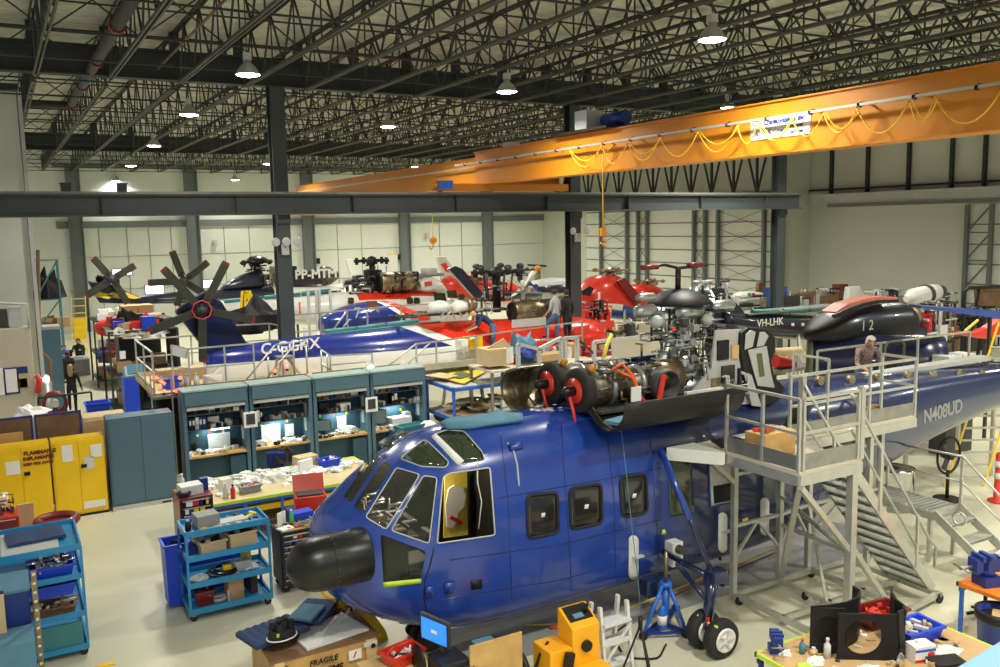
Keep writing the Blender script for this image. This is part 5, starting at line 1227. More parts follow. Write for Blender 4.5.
crumple('clear plastic bags at the right end of the third cart shelf', (3.45, 14.98, .64), .12, 'plastic', seed=14); crumple('clear plastic bags along the left of the third cart shelf', (2.55, 14.92, .64), .17, 'plastic', seed=15, flat=.25)
carton('yellow and white tin on the right of the cart, third shelf back', (3.42, 15.25, .635), (.16, .12, .3), 'yellowd')
bin_('parts_bin', 'small dark red bin on the bottom shelf of the blue cart', (2.62, 15.0, .17), .3, .3, .26, 'dkred', .0, fill=['red', 'silver', 'plastic'])
openbox('small open brown box on the bottom cart shelf', (3.12, 14.95, .17), .26, .26, .4, 'card', .1, None); carton('white carton front on the bottom cart shelf', (3.12, 14.85, .17), (.28, .06, .2), 'plastic', .1)
tape('coil of clear hose lying on the bottom cart shelf', (2.87, 15.0, .17), 'ltgrey', .14, .06, .06, 'hose_coil'); carton('black flat case leaning at the right end of the bottom cart shelf', (3.45, 15.1, .17), (.12, .35, .36), 'dark', .1)
carton('grey steel box on the top tray of the blue cart', (2.74, 15.05, 1.51), (.38, .34, .22), 'grey', .1); carton('long green grey tray on the top of the blue cart', (3.15, 15.0, 1.51), (.5, .25, .05), 'ltgrey', .1)
bottle('small dark bottle at the front left corner of the top tray', (2.42, 14.9, 1.51), 'black', .05, .2, 'blue' if False else 'ltgrey'); crumple('yellow sponge on the top tray of the blue cart', (2.66, 14.87, 1.51), .06, 'yellow', seed=18)
# low blue bins and chests around it
bb = bin_('waste_bin', 'tall blue plastic bin with bag, left behind the blue shelf cart', (2.3, 15.62, .06), .42, .5, 1.1, 'bluebin', 0., 'bin', .88, fill=['clothblack'])
b2 = MB().box(2.55, 3.62, 15.75, 16.2, 0, 1.15).build('blue_locker', 'bluebin', bev=.01); tag(b2, 'plain deep blue locker back seen through the shelf cart', 'locker')
def tool_chest(label, x0, x1, y0, y1, h, m='black', n=8, face='black', z0=.14, name='tool_chest', stick=False, handle='ltgrey', seed=1):
    t = T(name, label, 'tool chest', ((x0+x1)/2, (y0+y1)/2, 0)); MB().box(x0, x1, y0, y1, z0, h).build('body', m, t, bev=.01)
    hs = (h-z0-.06)/n; rr = random.Random(seed)
    for k in range(n):
        z = z0+.03+hs*k; d = MB().box(x0+.03, x1-.03, y0-.025, y0, z+.008, z+hs-.008).build('drawer', face, t)
        MB().box(x0+.06, x1-.06, y0-.045, y0-.025, z+hs-.03, z+hs-.015).build('handle', handle, d)
        if stick:
            for j in range(4):
                x = rr.uniform(x0+.06, x1-.2); MB().box(x, x+rr.uniform(.07, .14), y0-.03, y0-.026, z+.015, z+hs-.04).build('sticker', rr.choice(['paper', 'bluejack', 'red', 'yellow', 'paper']), d)
    for x in (x0+.08, x1-.08):
        for y in (y0+.08, y1-.08): caster(t, x, y, .065)
    return t
tool_chest('black tool chest covered in stickers, under the nose dome', 3.98, 4.75, 15.0, 15.6, 1.12, 'black', 9, 'dark', stick=True, seed=4)
one(MB().box(4.02, 4.7, 15.03, 15.5, 1.125, 1.14), 'chest_mat', 'wood', 'brown mat on top of the stickered tool chest', 'mat')
bottle('bright green spray can on the stickered tool chest', (4.3, 15.35, 1.14), 'green', .04, .28, 'white', 'spray_can')
carton('blue open box with bottles at the back of the stickered tool chest', (4.55, 15.6, 1.12), (.4, .25, .16), 'bluebin', .1); carton('sheet of paper leaning against the green spray can', (4.12, 15.38, 1.14), (.2, .02, .26), 'paper', .5)
carton('stack of white papers at the left of the stickered tool chest', (4.12, 15.15, 1.14), (.26, .2, .03), 'paper', .3)
m_ = MB(); rr = random.Random(2)
for _ in range(7): m_.cbox((4.45+rr.uniform(-.15, .2), 15.2+rr.uniform(-.1, .1), 1.16+.01*_), (.2, .025, .02), 0, rr.uniform(0, 3))
one(m_, 'hand_tools', 'silver', 'loose hand tools heaped on the stickered tool chest', 'tools')
rt = T('tool_box', 'red open toolbox with raised lid beside the nose', 'toolbox', (0,0,0))
MB().box(-.3, .3, -.2, .2, 0, .3).build('body', 'red', rt, bev=.01); MB().cbox((0, .26, .45), (.6, .04, .36), rx=-.35).build('lid', 'red', rt); MB().cbox((0, 0, .31), (.5, .3, .05)).build('tray', 'dark', rt); ground(rt, (4.95, 16.3, 1.05), -.2)
one(MB().box(4.55, 5.4, 16.0, 16.7, 0, 1.04), 'side_cabinet', 'bluedk', 'dark blue cabinet under the red open toolbox', 'cabinet', bev=.01)
tool_chest('tall chest with red sides and black drawers left of the green edged bench', 2.55, 3.15, 16.45, 17.2, 1.62, 'dkred', 10, 'black', stick=True, seed=7)
carton('stack of white cartons on the tall red sided chest', (2.8, 16.75, 1.62), (.4, .34, .18), 'plastic', .1); bottle('white pump bottle on the tall red sided chest', (2.72, 17.1, 1.62), 'plastic', .05, .3, 'white'); carton('dark small tin right of the cartons on the tall chest', (3.08, 16.9, 1.62), (.14, .14, .22), 'bluedk')
one(MB().torus((2.66, 16.6, 1.68), .1, .04, 'Z', 20, 8), 'headset', 'black', 'black headset lying at the front of the tall red sided chest', 'headset')
# ---------------------------------------------------------------- green edged workbench
gb_ = worktable('work_bench', 'long workbench with lime green edge and blue frame, cluttered with white packets', 3.25, 7.2, 17.95, 19.95, .95, top='benchtop', edge='lime', leg='bluejack', shelf=.4)
for k in range(1, 5): MB().bar((3.3+k*.78, 18.0, 0), (3.3+k*.78, 18.0, .88), .05).build('leg', 'bluejack', gb_)
one(MB().box(3.4, 7.0, 18.1, 18.14, .6, .72), 'yellow_batten', 'yellow', 'yellow batten under the front edge of the green edged workbench', 'batten')
rr = random.Random(21)
cl = [(3.75,18.5,.14,'paper'),(4.1,18.9,.2,'plastic'),(4.5,19.1,.24,'paper'),(4.9,19.0,.3,'plastic'),(5.3,18.7,.16,'paper'),(5.6,18.85,.2,'plastic'),(6.0,19.0,.22,'paper'),(5.1,18.45,.1,'paper'),(4.45,18.45,.1,'plastic'),(3.7,19.3,.15,'plastic'),(6.4,18.9,.18,'plastic'),(6.7,19.2,.2,'paper'),(4.0,19.5,.17,'paper'),(5.7,19.4,.22,'plastic')]
words_ = ['nearest the front edge, left end','behind the grey tray','beyond the grey tray toward the back','largest, in the middle of the bench','just left of the blue crate','in front of the blue crate','behind the blue crate','small, at the middle of the front edge','small, right of the grey tray','at the back left corner','toward the nose of the helicopter','at the right end close to the cockpit','at the back edge, left of centre','at the back edge, right of centre']
for i, ((x, y, s, m), w) in enumerate(zip(cl, words_)): crumple('white wrapped packets on the green edged bench, '+w, (x, y, .955), s, m, 'packet_heap', 'packets', seed=30+i, flat=.45)
bin_('parts_tray', 'grey open tray with red parts on the green edged bench', (4.3, 18.45, .955), .42, .28, .16, 'grey', .1, 'tray', .9, fill=['red', 'paper'])
bottle('red squeeze bottle at the left front of the green edged bench', (3.88, 18.15, .955), 'red', .05, .3, 'black'); bottle('tall white squeeze bottle beside the red one on the bench', (3.75, 18.25, .955), 'plastic', .06, .32, 'white')
carton('white carton standing behind the squeeze bottles', (3.85, 18.7, .955), (.22, .18, .3), 'paper', .3); carton('large white box lid leaning over the packets on the bench', (5.75, 19.2, .955), (.4, .1, .3), 'paper', .5)
carton('brown cardboard box at the back of the green edged bench', (5.9, 19.65, .955), (.5, .35, .28), 'cardlt', .2); bin_('parts_bin', 'bright blue crate of papers on the green edged bench', (6.35, 19.3, .955), .42, .34, .22, 'bluebin', .2, fill=['paper', 'plastic'])
# office chair between benches
oc_ = T('office_chair', 'blue and black office chair between the green bench and open roll front benches', 'chair', (0,0,0))
MB().cbox((0, 0, .5), (.5, .5, .09)).build('seat', 'bluedk', oc_, bev=.03); MB().cbox((0, .26, .92), (.44, .08, .6), rx=-.1).build('backrest', 'bluedk', oc_, bev=.03); MB().cyl((0, 0, .1), (0, 0, .46), .03).build('stem', 'black', oc_)
for k in range(5): t = 2*pi*k/5; MB().bar((0, 0, .12), (.3*cos(t), .3*sin(t), .07), .04).cyl((.3*cos(t), .3*sin(t)-.02, .03), (.3*cos(t), .3*sin(t)+.02, .03), .03).build('foot', 'black', oc_)
for s in (-1, 1): MB().tube([(s*.28, 0, .5), (s*.28, 0, .72), (s*.28, .2, .72)], .02, 6).build('armrest', 'black', oc_)
ground(oc_, (5.55, 20.7, 0), 2.6)
cp = crumple('black and white patterned jacket hanging over the office chair back', (5.62, 20.5, .95), .26, 'clothblack', 'jacket', 'jacket', seed=41, flat=1.1)
# ---------------------------------------------------------------- roll front benches
BX = [P(u, 385, Y=22.0).x for u in (180, 248, 312, 370)]+[P(426, 385, Y=22.0).x]
zT = 2.6; bF, bK = 22.0, 22.6
names4 = ['leftmost', 'second from left', 'third from left', 'rightmost']
binder_c = ['black', 'black', 'dark', 'black', 'bluedk', 'black', 'paper']
for i in range(4):
    x0, x1 = BX[i]+.02, BX[i+1]-.02
    t = T('shutter_bench', 'teal workbench cabinet with raised roll shutter and two shelves, %s of four' % names4[i], 'bench cabinet', ((x0+x1)/2, bF, 0), 'teal roll front bench cabinets')
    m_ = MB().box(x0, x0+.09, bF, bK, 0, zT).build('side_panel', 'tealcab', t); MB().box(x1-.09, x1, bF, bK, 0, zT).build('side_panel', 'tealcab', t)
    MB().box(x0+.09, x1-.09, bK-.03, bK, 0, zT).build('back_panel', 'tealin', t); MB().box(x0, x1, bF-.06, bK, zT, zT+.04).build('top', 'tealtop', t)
    MB().box(x0+.05, x1-.05, bF-.05, bF+.35, zT-.36, zT-.005).build('shutter_box', 'tealcab', t, bev=.02); MB().box(x0+.09, x1-.09, bF-.03, bF+.05, zT-.46, zT-.38).build('shutter_rail', 'ltgrey', t)
    for z, w in ((1.98, .42), (1.6, .42)): MB().box(x0+.09, x1-.09, bK-w, bK-.03, z-.02, z).build('shelf', 'tealcab', t)
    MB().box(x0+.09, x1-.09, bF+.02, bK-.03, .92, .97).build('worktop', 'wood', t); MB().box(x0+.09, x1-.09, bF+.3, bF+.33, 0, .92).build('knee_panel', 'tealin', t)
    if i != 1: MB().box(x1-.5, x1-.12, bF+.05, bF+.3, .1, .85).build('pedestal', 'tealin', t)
    MB().box(x1-.11, x1-.06, bF+.25, bF+.4, 1.2, 2.0).build('power_strip', 'plastic', t)
    l_ = bpy.data.lights.new('bench_light', 'AREA'); l_.shape = 'RECTANGLE'; l_.size = .5; l_.size_y = .05; l_.energy = 7; l_.color = (.8, 1, .95); lo = bpy.data.objects.new('bench_light', l_); COL.objects.link(lo); lo.location = (x0+.8, bF+.42, 1.54)
    MB().box(x0+.5, x0+1.1, bF+.38, bF+.46, 1.55, 1.58).build('shelf_light', 'plastic', t)
# fluorescent task lamp, monitors, papers, binders
tl = one(MB().box(BX[0]+.75, BX[0]+1.2, bF+.4, bF+.45, 1.5, 1.54), 'task_light', 'tubeglow', 'glowing tube light under the shelf of the leftmost roll front bench', 'light')
def binders(i, x, z, n, lab, mats, h=.3, y=None):
    rr = random.Random(i*7+n)
    for k in range(n):
        w = rr.uniform(.06, .085); o = MB().cbox((0, 0, h/2), (w-.006, .24, h)).build('binder', mats[k % len(mats)])
        MB().box(-w*.3, w*.3, -.124, -.12, h*.4, h*.8).build('spine_label', 'paper', o)
        tag(o, lab % ['first', 'second', 'third', 'fourth', 'fifth', 'sixth'][k], 'binder', 'binders in the roll front benches'); o.location = (x, (y or bK-.25), z); x += w+.004
binders(0, BX[0]+.22, 1.985, 4, '%s from the left of the black binders on the top shelf, leftmost bench', ['black', 'black', 'dark'])
binders(0, BX[0]+.22, 1.605, 5, '%s from the left of the binders on the lower shelf, leftmost bench', ['black', 'black', 'paper', 'bluedk', 'bluedk'])
binders(1, BX[1]+.2, 1.605, 3, '%s of the black and white binders on the lower shelf, second bench', ['black', 'paper', 'black'])
binders(3, BX[3]+.75, 1.605, 2, '%s of the upright black binders on the lower shelf, rightmost bench', ['black', 'paper'])
binders(3, BX[3]+.2, 1.985, 2, '%s of the binders on the top shelf, rightmost bench', ['dark', 'plastic'])
def item(i, dx, z, d, m, lab, rz=0., dy=None, cat='box', name='carton'): return carton(lab, (BX[i]+dx, (bK-.25 if dy is None else bF+dy), z), d, m, rz, name, cat=cat)
item(0, .8, 1.605, (.28, .03, .26), 'plastic', 'framed print leaning on the lower shelf, leftmost bench', 0, name='framed_print', cat='picture')
item(0, 1.2, 1.985, (.2, .12, .1), 'brown', 'small brown box on the top shelf, leftmost bench'); item(0, 1.4, 1.605, (.2, .15, .12), 'dark', 'dark camera like case on the lower shelf, leftmost bench')
item(0, .95, .975, (.55, .02, .4), 'paper', 'large sheet of paper pinned upright at the back, leftmost bench', 0, .54, 'paper', 'paper_sheet'); item(0, .75, .975, (.35, .25, .06), 'paper', 'pile of papers on the worktop of the leftmost bench', .3, .3, 'paper', 'paper_pile')
item(0, .3, .975, (.1, .1, .25), 'black', 'black flask at the left end of the leftmost bench worktop', 0, .4, 'flask', 'flask'); item(0, 1.3, .975, (.16, .1, .22), 'black', 'black speaker on the leftmost bench worktop', 0, .5, 'speaker', 'speaker')
item(1, .55, 1.985, (.45, .25, .12), 'dark', 'low dark case on the top shelf, second bench'); item(1, 1.05, 1.985, (.4, .3, .14), 'black', 'black case with white edge on the top shelf, second bench')
item(1, .9, 1.605, (.4, .2, .08), 'ltgrey', 'grey tray of parts on the lower shelf, second bench'); item(1, .65, .975, (.5, .02, .45), 'paper', 'white drawing taped at the back of the second bench', 0, .54, 'paper', 'paper_sheet')
item(1, 1.15, 1.05, (.24, .02, .32), 'paper', 'printed notice on the back panel of the second bench', 0, .54, 'paper', 'paper_sheet'); item(1, .3, .975, (.25, .2, .12), 'plastic', 'white box at the left of the second bench worktop', .2, .3)
item(1, 1.15, .975, (.4, .3, .05), 'plastic', 'heap of papers on the second bench worktop', .2, .35, 'paper', 'paper_pile')
item(2, .35, 1.985, (.35, .2, .18), 'brown', 'brown leather case on the top shelf, third bench', .3); item(2, .95, 1.985, (.45, .22, .14), 'brown', 'stack of brown folders on the top shelf, third bench', .1); item(2, 1.25, 1.985, (.2, .2, .1), 'plastic', 'white carton at the right of the top shelf, third bench')
item(2, .35, 1.605, (.18, .16, .28), 'black', 'tall black radio on the lower shelf, third bench'); item(2, .95, 1.605, (.32, .24, .2), 'paper', 'tilted stack of papers on the lower shelf, third bench', .2, None, 'paper', 'paper_pile'); item(2, .65, 1.605, (.3, .22, .1), 'ltgrey', 'grey carton on the lower shelf, third bench')
item(2, .95, 1.1, (.26, .02, .3), 'paper', 'pinned notice above the worktop of the third bench', 0, .54, 'paper', 'paper_sheet'); item(2, 1.05, .975, (.4, .3, .14), 'paper', 'white paper heap on the third bench worktop', .3, .4, 'paper', 'paper_pile'); item(2, .75, .975, (.3, .14, .06), 'dark', 'dark keyboard on the third bench worktop', .2, .25, 'keyboard', 'keyboard')
item(3, .5, 1.985, (.3, .2, .09), 'dark', 'dark box on the top shelf, rightmost bench'); item(3, .85, 1.985, (.35, .22, .08), 'bluebin', 'blue folder stack on the top shelf, rightmost bench', .1); item(3, 1.1, 1.605, (.4, .2, .12), 'black', 'black case at the right of the lower shelf, rightmost bench'); item(3, .3, 1.605, (.35, .2, .12), 'dark', 'dark tool roll on the lower shelf, rightmost bench')
item(3, .95, .975, (.6, .35, .26), 'plastic', 'white rounded equipment cover on the rightmost bench worktop', .1, .3); item(3, 1.2, .975, (.2, .2, .34), 'plastic', 'tall white carton at the right end of the rightmost bench', .1, .4)
def monitor(label, c, rz, m='screendk', w=.42, h=.32):
    t = T('computer_monitor', label, 'monitor', (0,0,0)); MB().cbox((0, 0, .1+h/2), (w, .05, h)).build('housing', 'black', t, bev=.01); MB().cbox((0, -.028, .1+h/2), (w-.04, .006, h-.04)).build('screen', m, t)
    MB().cbox((0, .02, .06), (.06, .05, .12)).cbox((0, 0, .01), (.24, .18, .02)).build('stand', 'black', t); ground(t, c, rz)
monitor('dark computer monitor on the third bench worktop', (BX[2]+.4, bF+.45, .975), -.3); monitor('computer monitor with pale screen on the rightmost bench', (BX[3]+.35, bF+.4, .975), -.5, 'screendk', .48, .42)
for i, x in ((1, BX[1]), (3, BX[3])):
    z = 1.75; t = T('picture_frame', 'white framed notice on the post %s' % ('between the first and second roll front bench' if i == 1 else 'between the third and rightmost roll front bench'), 'picture', (x, bF-.05, z))
    MB().box(x-.17, x+.17, bF-.075, bF-.05, z-.2, z+.2).build('frame', 'paper', t); MB().box(x-.11, x+.11, bF-.085, bF-.075, z-.12, z+.15).build('print', 'dark', t)
rr = random.Random(77)
for i in range(4):
    for k in range(3):
        m = ['lime', 'redhot', 'yellow'][k]; x = BX[i]+.35+.35*k+rr.uniform(0, .1)
        carton('%s sticky note at the back of the %s roll front bench' % (['green', 'pink', 'yellow'][k], names4[i]), (x, bK-.04, 1.3+rr.uniform(0, .15)), (.06, .01, .06), m, 0, 'sticky_note', cat='note')
def crew(mats, n, lab, x0, x1, y0, y1, z, seed, name='small_part'):
    pass
bin_('parts_tray', 'turquoise plastic tray on the end of the rightmost bench behind the cockpit roof', (BX[3]+1.0, bF-.25, 1.0), .8, .4, .1, 'teal', .15, 'tray', .95)
one(MB().box(BX[3]+.5, BX[3]+1.6, bF-.6, bF-.02, 0, .99), 'bench_return', 'tealin', 'dark teal cabinet under the turquoise tray', 'cabinet')
crumple('white cloth pile on the right of the turquoise tray', (BX[3]+1.55, bF-.3, 1.0), .25, 'paper', seed=44)
# ---------------------------------------------------------------- cabinets at left
def two_door(label, x0, x1, y0, y1, h, m, z0=.0, handle='black', name='storage_cabinet', foot=None, sideseam=True):
    t = T(name, label, 'cabinet', ((x0+x1)/2, (y0+y1)/2, 0)); MB().box(x0, x1, y0+.02, y1, z0, h).build('body', m, t, bev=.008); xm = (x0+x1)/2
    for a, c, s in ((x0+.04, xm-.005, 1), (xm+.005, x1-.04, -1)):
        d = MB().box(a, c, y0-.005, y0+.02, z0+.06, h-.05).build('door', m, t, bev=.004)
        hx = (c-.08 if s == 1 else a+.08)
        if handle and s == -1: MB().box(hx-.05, hx+.07, y0-.03, y0-.005, h*.62, h*.62+.08).build('handle', handle, d)
    if foot: MB().box(x0, x1, y0, y1, 0, z0).build('base', foot, t)
    return t
yA = 21.85
two_door('yellow flammable storage cabinet, right one next to the blue steel cupboard', .72, 1.82, yA, yA+.45, 1.84, 'yellow', .05, foot='black')
y2 = two_door('yellow flammable storage cabinet, left one with red warning lettering', -.45, .68, yA, yA+.45, 1.84, 'yellow', .05, foot='black')
two_door('teal blue steel cupboard between yellow cabinet and roll front benches', 1.9, 3.36, yA-.05, yA+.6, 2.2, 'tealcab', .1, None, foot='ltgrey')
text('FLAMMABLE', .12, (.17, yA-.012, 1.6), (1,0,0), (0,0,1), 'dkred', y2, bold=.006); text('INFLAMABLE', .11, (.15, yA-.012, 1.48), (1,0,0), (0,0,1), 'dkred', y2, bold=.006); text('KEEP FIRE AWAY', .08, (.15, yA-.012, 1.36), (1,0,0), (0,0,1), 'dkred', y2, bold=.004)
for x, z, w, h, m, lb in ((.93, 1.33, .22, .38, 'paper', 'bright white sheet on the left door of the right yellow cabinet'), (1.52, 1.35, .24, .3, 'paper', 'white sheet near the top right of the right yellow cabinet'), (1.36, 1.1, .22, .28, 'plastic', 'lower white sheet on the right door of the right yellow cabinet'), (1.3, .17, .46, .16, 'paper', 'hazard label strip at the bottom of the right yellow cabinet'), (-.2, 1.2, .28, .3, 'paper', 'white sheet on the left yellow cabinet')):
    one(MB().box(x, x+w, yA-.014, yA-.008, z, z+h), 'notice', m, lb, 'notice')
one(MB().box(3.0, 3.2, yA-.06, yA-.056, .02, .06), 'kick_vent', 'black', 'small dark slot in the base of the teal cupboard', 'vent')
# brown boxes and partition behind the cabinets
carton('brown cardboard box on the floor stack behind the teal cupboard', (1.9, 23.3, 0), (.9, .8, 2.0), 'card', .05, 'cardboard_box')
one(MB().box(1.5, 2.45, 23.0, 23.7, 2.005, 2.06), 'cardboard_sheet', 'cardlt', 'opened cardboard lid lying on the tall brown box', 'cardboard')
pt = T('partition_screen', 'brown fabric partition screen with dark blue frame behind the yellow cabinets', 'partition', (.3, 22.9, 0))
for x0, x1 in ((-.9, .42), (.46, 1.45)):
    pn = MB().box(x0+.04, x1-.04, 22.86, 22.9, .1, 2.26).build('panel', 'brown', pt); MB().box(x0, x0+.04, 22.85, 22.91, 0, 2.3).box(x1-.04, x1, 22.85, 22.91, 0, 2.3).box(x0, x1, 22.85, 22.91, 2.26, 2.3).build('frame', 'bluedk', pn)
one(MB().box(-.4, .2, 22.45, 22.5, 0, 2.02), 'plywood_sheet', 'wood', 'small plywood sheet standing before the partition screen', 'board')
# ---------------------------------------------------------------- left foreground cart and cabinets
shelf_cart('blue shelf cart with dark pad on top at the left edge', -.9, .76, 14.4, 15.75, (.14, .68, 1.28, 1.74), lip=.06)
one(MB().box(-.3, .48, 14.5, 15.6, 1.75, 1.765), 'drawing_sheet', 'ltgrey', 'pale grey sheet spread on the left blue cart', 'sheet')
quilt('folded dark blue pad on top of the left blue cart', (.18, 15.2, 1.77), .8, .62, .05, .08, 'padblue', 2)
bin_('parts_bin', 'bright blue bin of metal parts, upper one in the left cart', (.35, 14.7, 1.29), .62, .5, .2, 'bluebin', .0, fill=['silver', 'ltgrey', 'plastic'])
bin_('parts_bin', 'bright blue bin, lower one in the left cart', (.33, 14.75, .98), .66, .5, .2, 'bluebin', 0.)
m_ = MB()
pipes(m_, (.0, 14.5, 1.5), (.68, 14.8, 1.7), 12, random.Random(4), (.015, .03), (0,)); one(m_, 'metal_tubes', 'chrome', 'shiny metal tubes above the upper blue bin in the left cart', 'tubes')
openbox('open brown box of small white parts in the left cart', (.25, 14.75, .69), .8, .4, .12, 'brown', -.15, ['plastic', 'brown', 'paper'])
one(MB().box(-.05, .7, 14.42, 14.46, .2, .56).box(-.05, .7, 14.46, 14.9, .2, .22), 'storage_tray', 'teal', 'translucent teal tray at the bottom of the left cart', 'tray')
dk = T('tool_cabinet', 'dark blue tool cabinet with pale top at the lower left edge', 'cabinet', (-.3, 13.6, 0))
MB().box(-.9, .02, 13.42, 14.2, 0, 1.58).build('body', 'bluedk', dk, bev=.01); MB().box(-.92, .04, 13.4, 14.2, 1.58, 1.62).build('top', 'padteal', dk)
one(MB().box(-.95, .04, 12.75, 13.36, 0, 1.12), 'low_cabinet', 'padteal', 'pale teal cabinet top in the bottom left corner', 'cabinet', bev=.01)
one(MB().box(-.95, -.28, 13.25, 13.38, .0, 1.66), 'notice_board', 'black', 'black board with tan top strip at the left edge', 'board'); one(MB().box(-.95, -.28, 13.2, 13.245, 1.125, 1.66), 'tan_panel', 'cardlt', 'tan panel at the left edge above the pale teal cabinet', 'panel')
ch = T('perforated_post', 'brass coloured perforated post beside the dark blue cabinet', 'post', (.1, 13.3, 0)); MB().box(.06, .13, 13.3, 13.36, 0, 1.88).build('post', 'bronze', ch)
for k in range(14): MB().cyl((.095, 13.3, .15+k*.13), (.095, 13.285, .15+k*.13), .022, n=10).build('hole_rim', 'chrome', ch)
rw = T('foot_ring_stool', 'glossy dark red ring seat behind the left blue cart', 'stool', (.62, 18.9, 0)); MB().torus((.62, 18.9, .88), .34, .09, 'Z', 32, 12).build('ring', 'dkred', rw); MB().cyl((.62, 18.9, 0), (.62, 18.9, .85), .05).lathe([(0, 0), (.3, 0), (.3, .03), (0, .05)], (.62, 18.9, 0)).build('stand', 'black', rw); MB().cyl((.62, 18.9, .82), (.62, 18.9, .86), .28, n=24).build('tray', 'dkred', rw)
tool_chest('red tool chest with open top tray at the left edge before the yellow cabinets', -.9, -.02, 18.9, 19.5, 1.1, 'red', 3, 'dkred', seed=3)
m_ = MB(); pipes(m_, (-.8, 18.95, 1.12), (-.1, 19.4, 1.45), 26, random.Random(6), (.01, .03), (0, 1, 2)); one(m_, 'tool_heap', ['dark', 'paper', 'dkred'], 'heap of hand tools and papers on the red tool chest at left', 'tools')
carton('beige board leaning beside the red tool chest', (.1, 19.5, 0), (.3, .05, 1.15), 'cardlt', .1, 'board', cat='board')
carton('flat yellow and black marker block on the floor at bottom left', (P(105, 666, Z=0).x, P(105, 666, Z=0).y, 0), (.28, .1, .03), 'yellow', .2, 'marker')

litter('small white packets strewn all over the green edged workbench', 3.5, 7.1, 18.95, 19.8, .955, 120, ['paper', 'plastic', 'paper', 'plastic', 'ltgrey'], .2, 3, 'packets', 'packets', .08)
litter('loose small parts and rags on the stickered tool chest', 4.05, 4.7, 15.05, 15.5, 1.145, 24, ['silver', 'woodlt', 'dark', 'red'], .1, 4)
litter('small parts in the top tray of the blue shelf cart', 2.42, 3.6, 14.78, 15.3, 1.5, 30, ['dark', 'ltgrey', 'plastic', 'yellowd'], .13, 6, h=.05)
litter('papers and clear bags along the third shelf of the blue cart', 2.42, 3.6, 14.75, 15.2, .625, 26, ['plastic', 'paper', 'dark'], .15, 7)
for i in range(4):
    w_ = names4[i]; x0, x1 = BX[i]+.15, BX[i+1]-.15
    litter('scattered notes and tools on the worktop of the %s bench cabinet' % w_, x0, x1, bF+.08, bF+.5, .972, 30, ['paper', 'plastic', 'dark', 'cardlt', 'ltgrey', 'black', 'paper'], .16, 10+i, h=.09)
    litter('small dark items on the lower shelf of the %s bench cabinet' % w_, x0+.1, x1, bK-.4, bK-.15, 1.602, 22, ['black', 'dark', 'plastic', 'ltgrey', 'brown'], .16, 20+i, h=.16)
    litter('small dark items on the upper shelf of the %s bench cabinet' % w_, x0+.2, x1, bK-.4, bK-.15, 1.982, 18, ['black', 'dark', 'brown', 'plastic', 'bluedk'], .2, 30+i, h=.14)
# ---------------------------------------------------------------- helicopters and their pieces, shaped from profiles
def hull(name, Yc, prof, mats, mf, par, n=28, nt=2.4, nb=2.6, step=.35, smooth=True):
    """prof: (u, v top, v bottom, half width) along the axis, seen at the plane Y=Yc"""
    secs = []
    for u, vt, vb, hw in prof:
        a, c = P(u, vt, Y=Yc), P(u, vb, Y=Yc-hw*.4); secs.append((P(u, (vt+vb)/2, Y=Yc-hw*.4).x, c.z, a.z, hw))
    secs.sort(); rs = resample(secs, step); m_ = MB(); loft(m_, [section(s[0], s[1], s[2], max(.02, s[3]), Yc, n, nt, nb) for s in rs], mf)
    return m_.build(name, mats, par, fix=True)
def plate(name, pts, Y, th, m, par, bev=0.):
    q = [P(u, v, Y=Y) for u, v in pts]
    return MB().prism([(a.x, a.z) for a in q], Y, Y+th, 'Y').build(name, m, par, bev=bev)
def lathex(name, u, v, Y, prof, m, par, n=20, ax='X'):
    c = P(u, v, Y=Y); return MB().lathe(prof, c, ax, n).build(name, m, par)
def blade(par, hub, tip, w, m='bladedk', tipm='dkred', th=.03, Y=0, nrm=(0,1,0), name='rotor_blade'):
    a, c = Vector(hub), Vector(tip); d = (c-a); L = d.length; d.normalize(); s = d.cross(Vector(nrm)).normalized()*w/2; n_ = Vector(nrm)*th
    def seg(t0, t1, w0, w1): 
        p, q = a+d*L*t0, a+d*L*t1; return [p-s*w0-n_, p+s*w0-n_, q+s*w1-n_, q-s*w1-n_, p-s*w0+n_, p+s*w0+n_, q+s*w1+n_, q-s*w1+n_]
    F = [(0,3,2,1),(4,5,6,7),(0,1,5,4),(1,2,6,5),(2,3,7,6),(3,0,4,7)]
    b_ = MB().add(seg(.02, .16, .35, .5), F).add(seg(.16, .95, 1, 1), F).build(name, m, par)
    MB().add(seg(.95, 1, 1, .9), F).build('blade_tip', tipm, b_)
def tail_rotor(par, hub, tips, w, hubr=.25):
    """five blades in the plane facing the camera side"""
    h = P(*hub[:2], Y=hub[2])
    for u, v in tips: blade(par, h, P(u, v, Y=hub[2]), w)
    MB().lathe([(0, -.1), (hubr*.4, -.1), (hubr*.5, -.05), (hubr, -.04), (hubr, .04), (hubr*.4, .1), (0, .1)], h, 'Y', 14).build('rotor_hub', 'dark', par)
    m_ = MB()
    for u, v in tips: d = (P(u, v, Y=hub[2])-h).normalized(); m_.bar(h, h+d*hubr*1.8, .09)
    m_.build('blade_grip', 'black', par)
    return h
def gear(par, x, Y, w, z1, x2=None):
    """struts and wheels that carry the hull"""
    for i, (xx, dy) in enumerate(((x, -w), (x, w), ((x2 if x2 is not None else x+5), 0))):
        MB().cyl((xx, Y+dy-.1, .28), (xx, Y+dy+.1, .28), .28, n=20).build('wheel', 'rubber', par); MB().tube([(xx, Y+dy, .28), (xx, Y+dy*.6, z1+.15)], .06).build('strut', 'ltgrey', par)
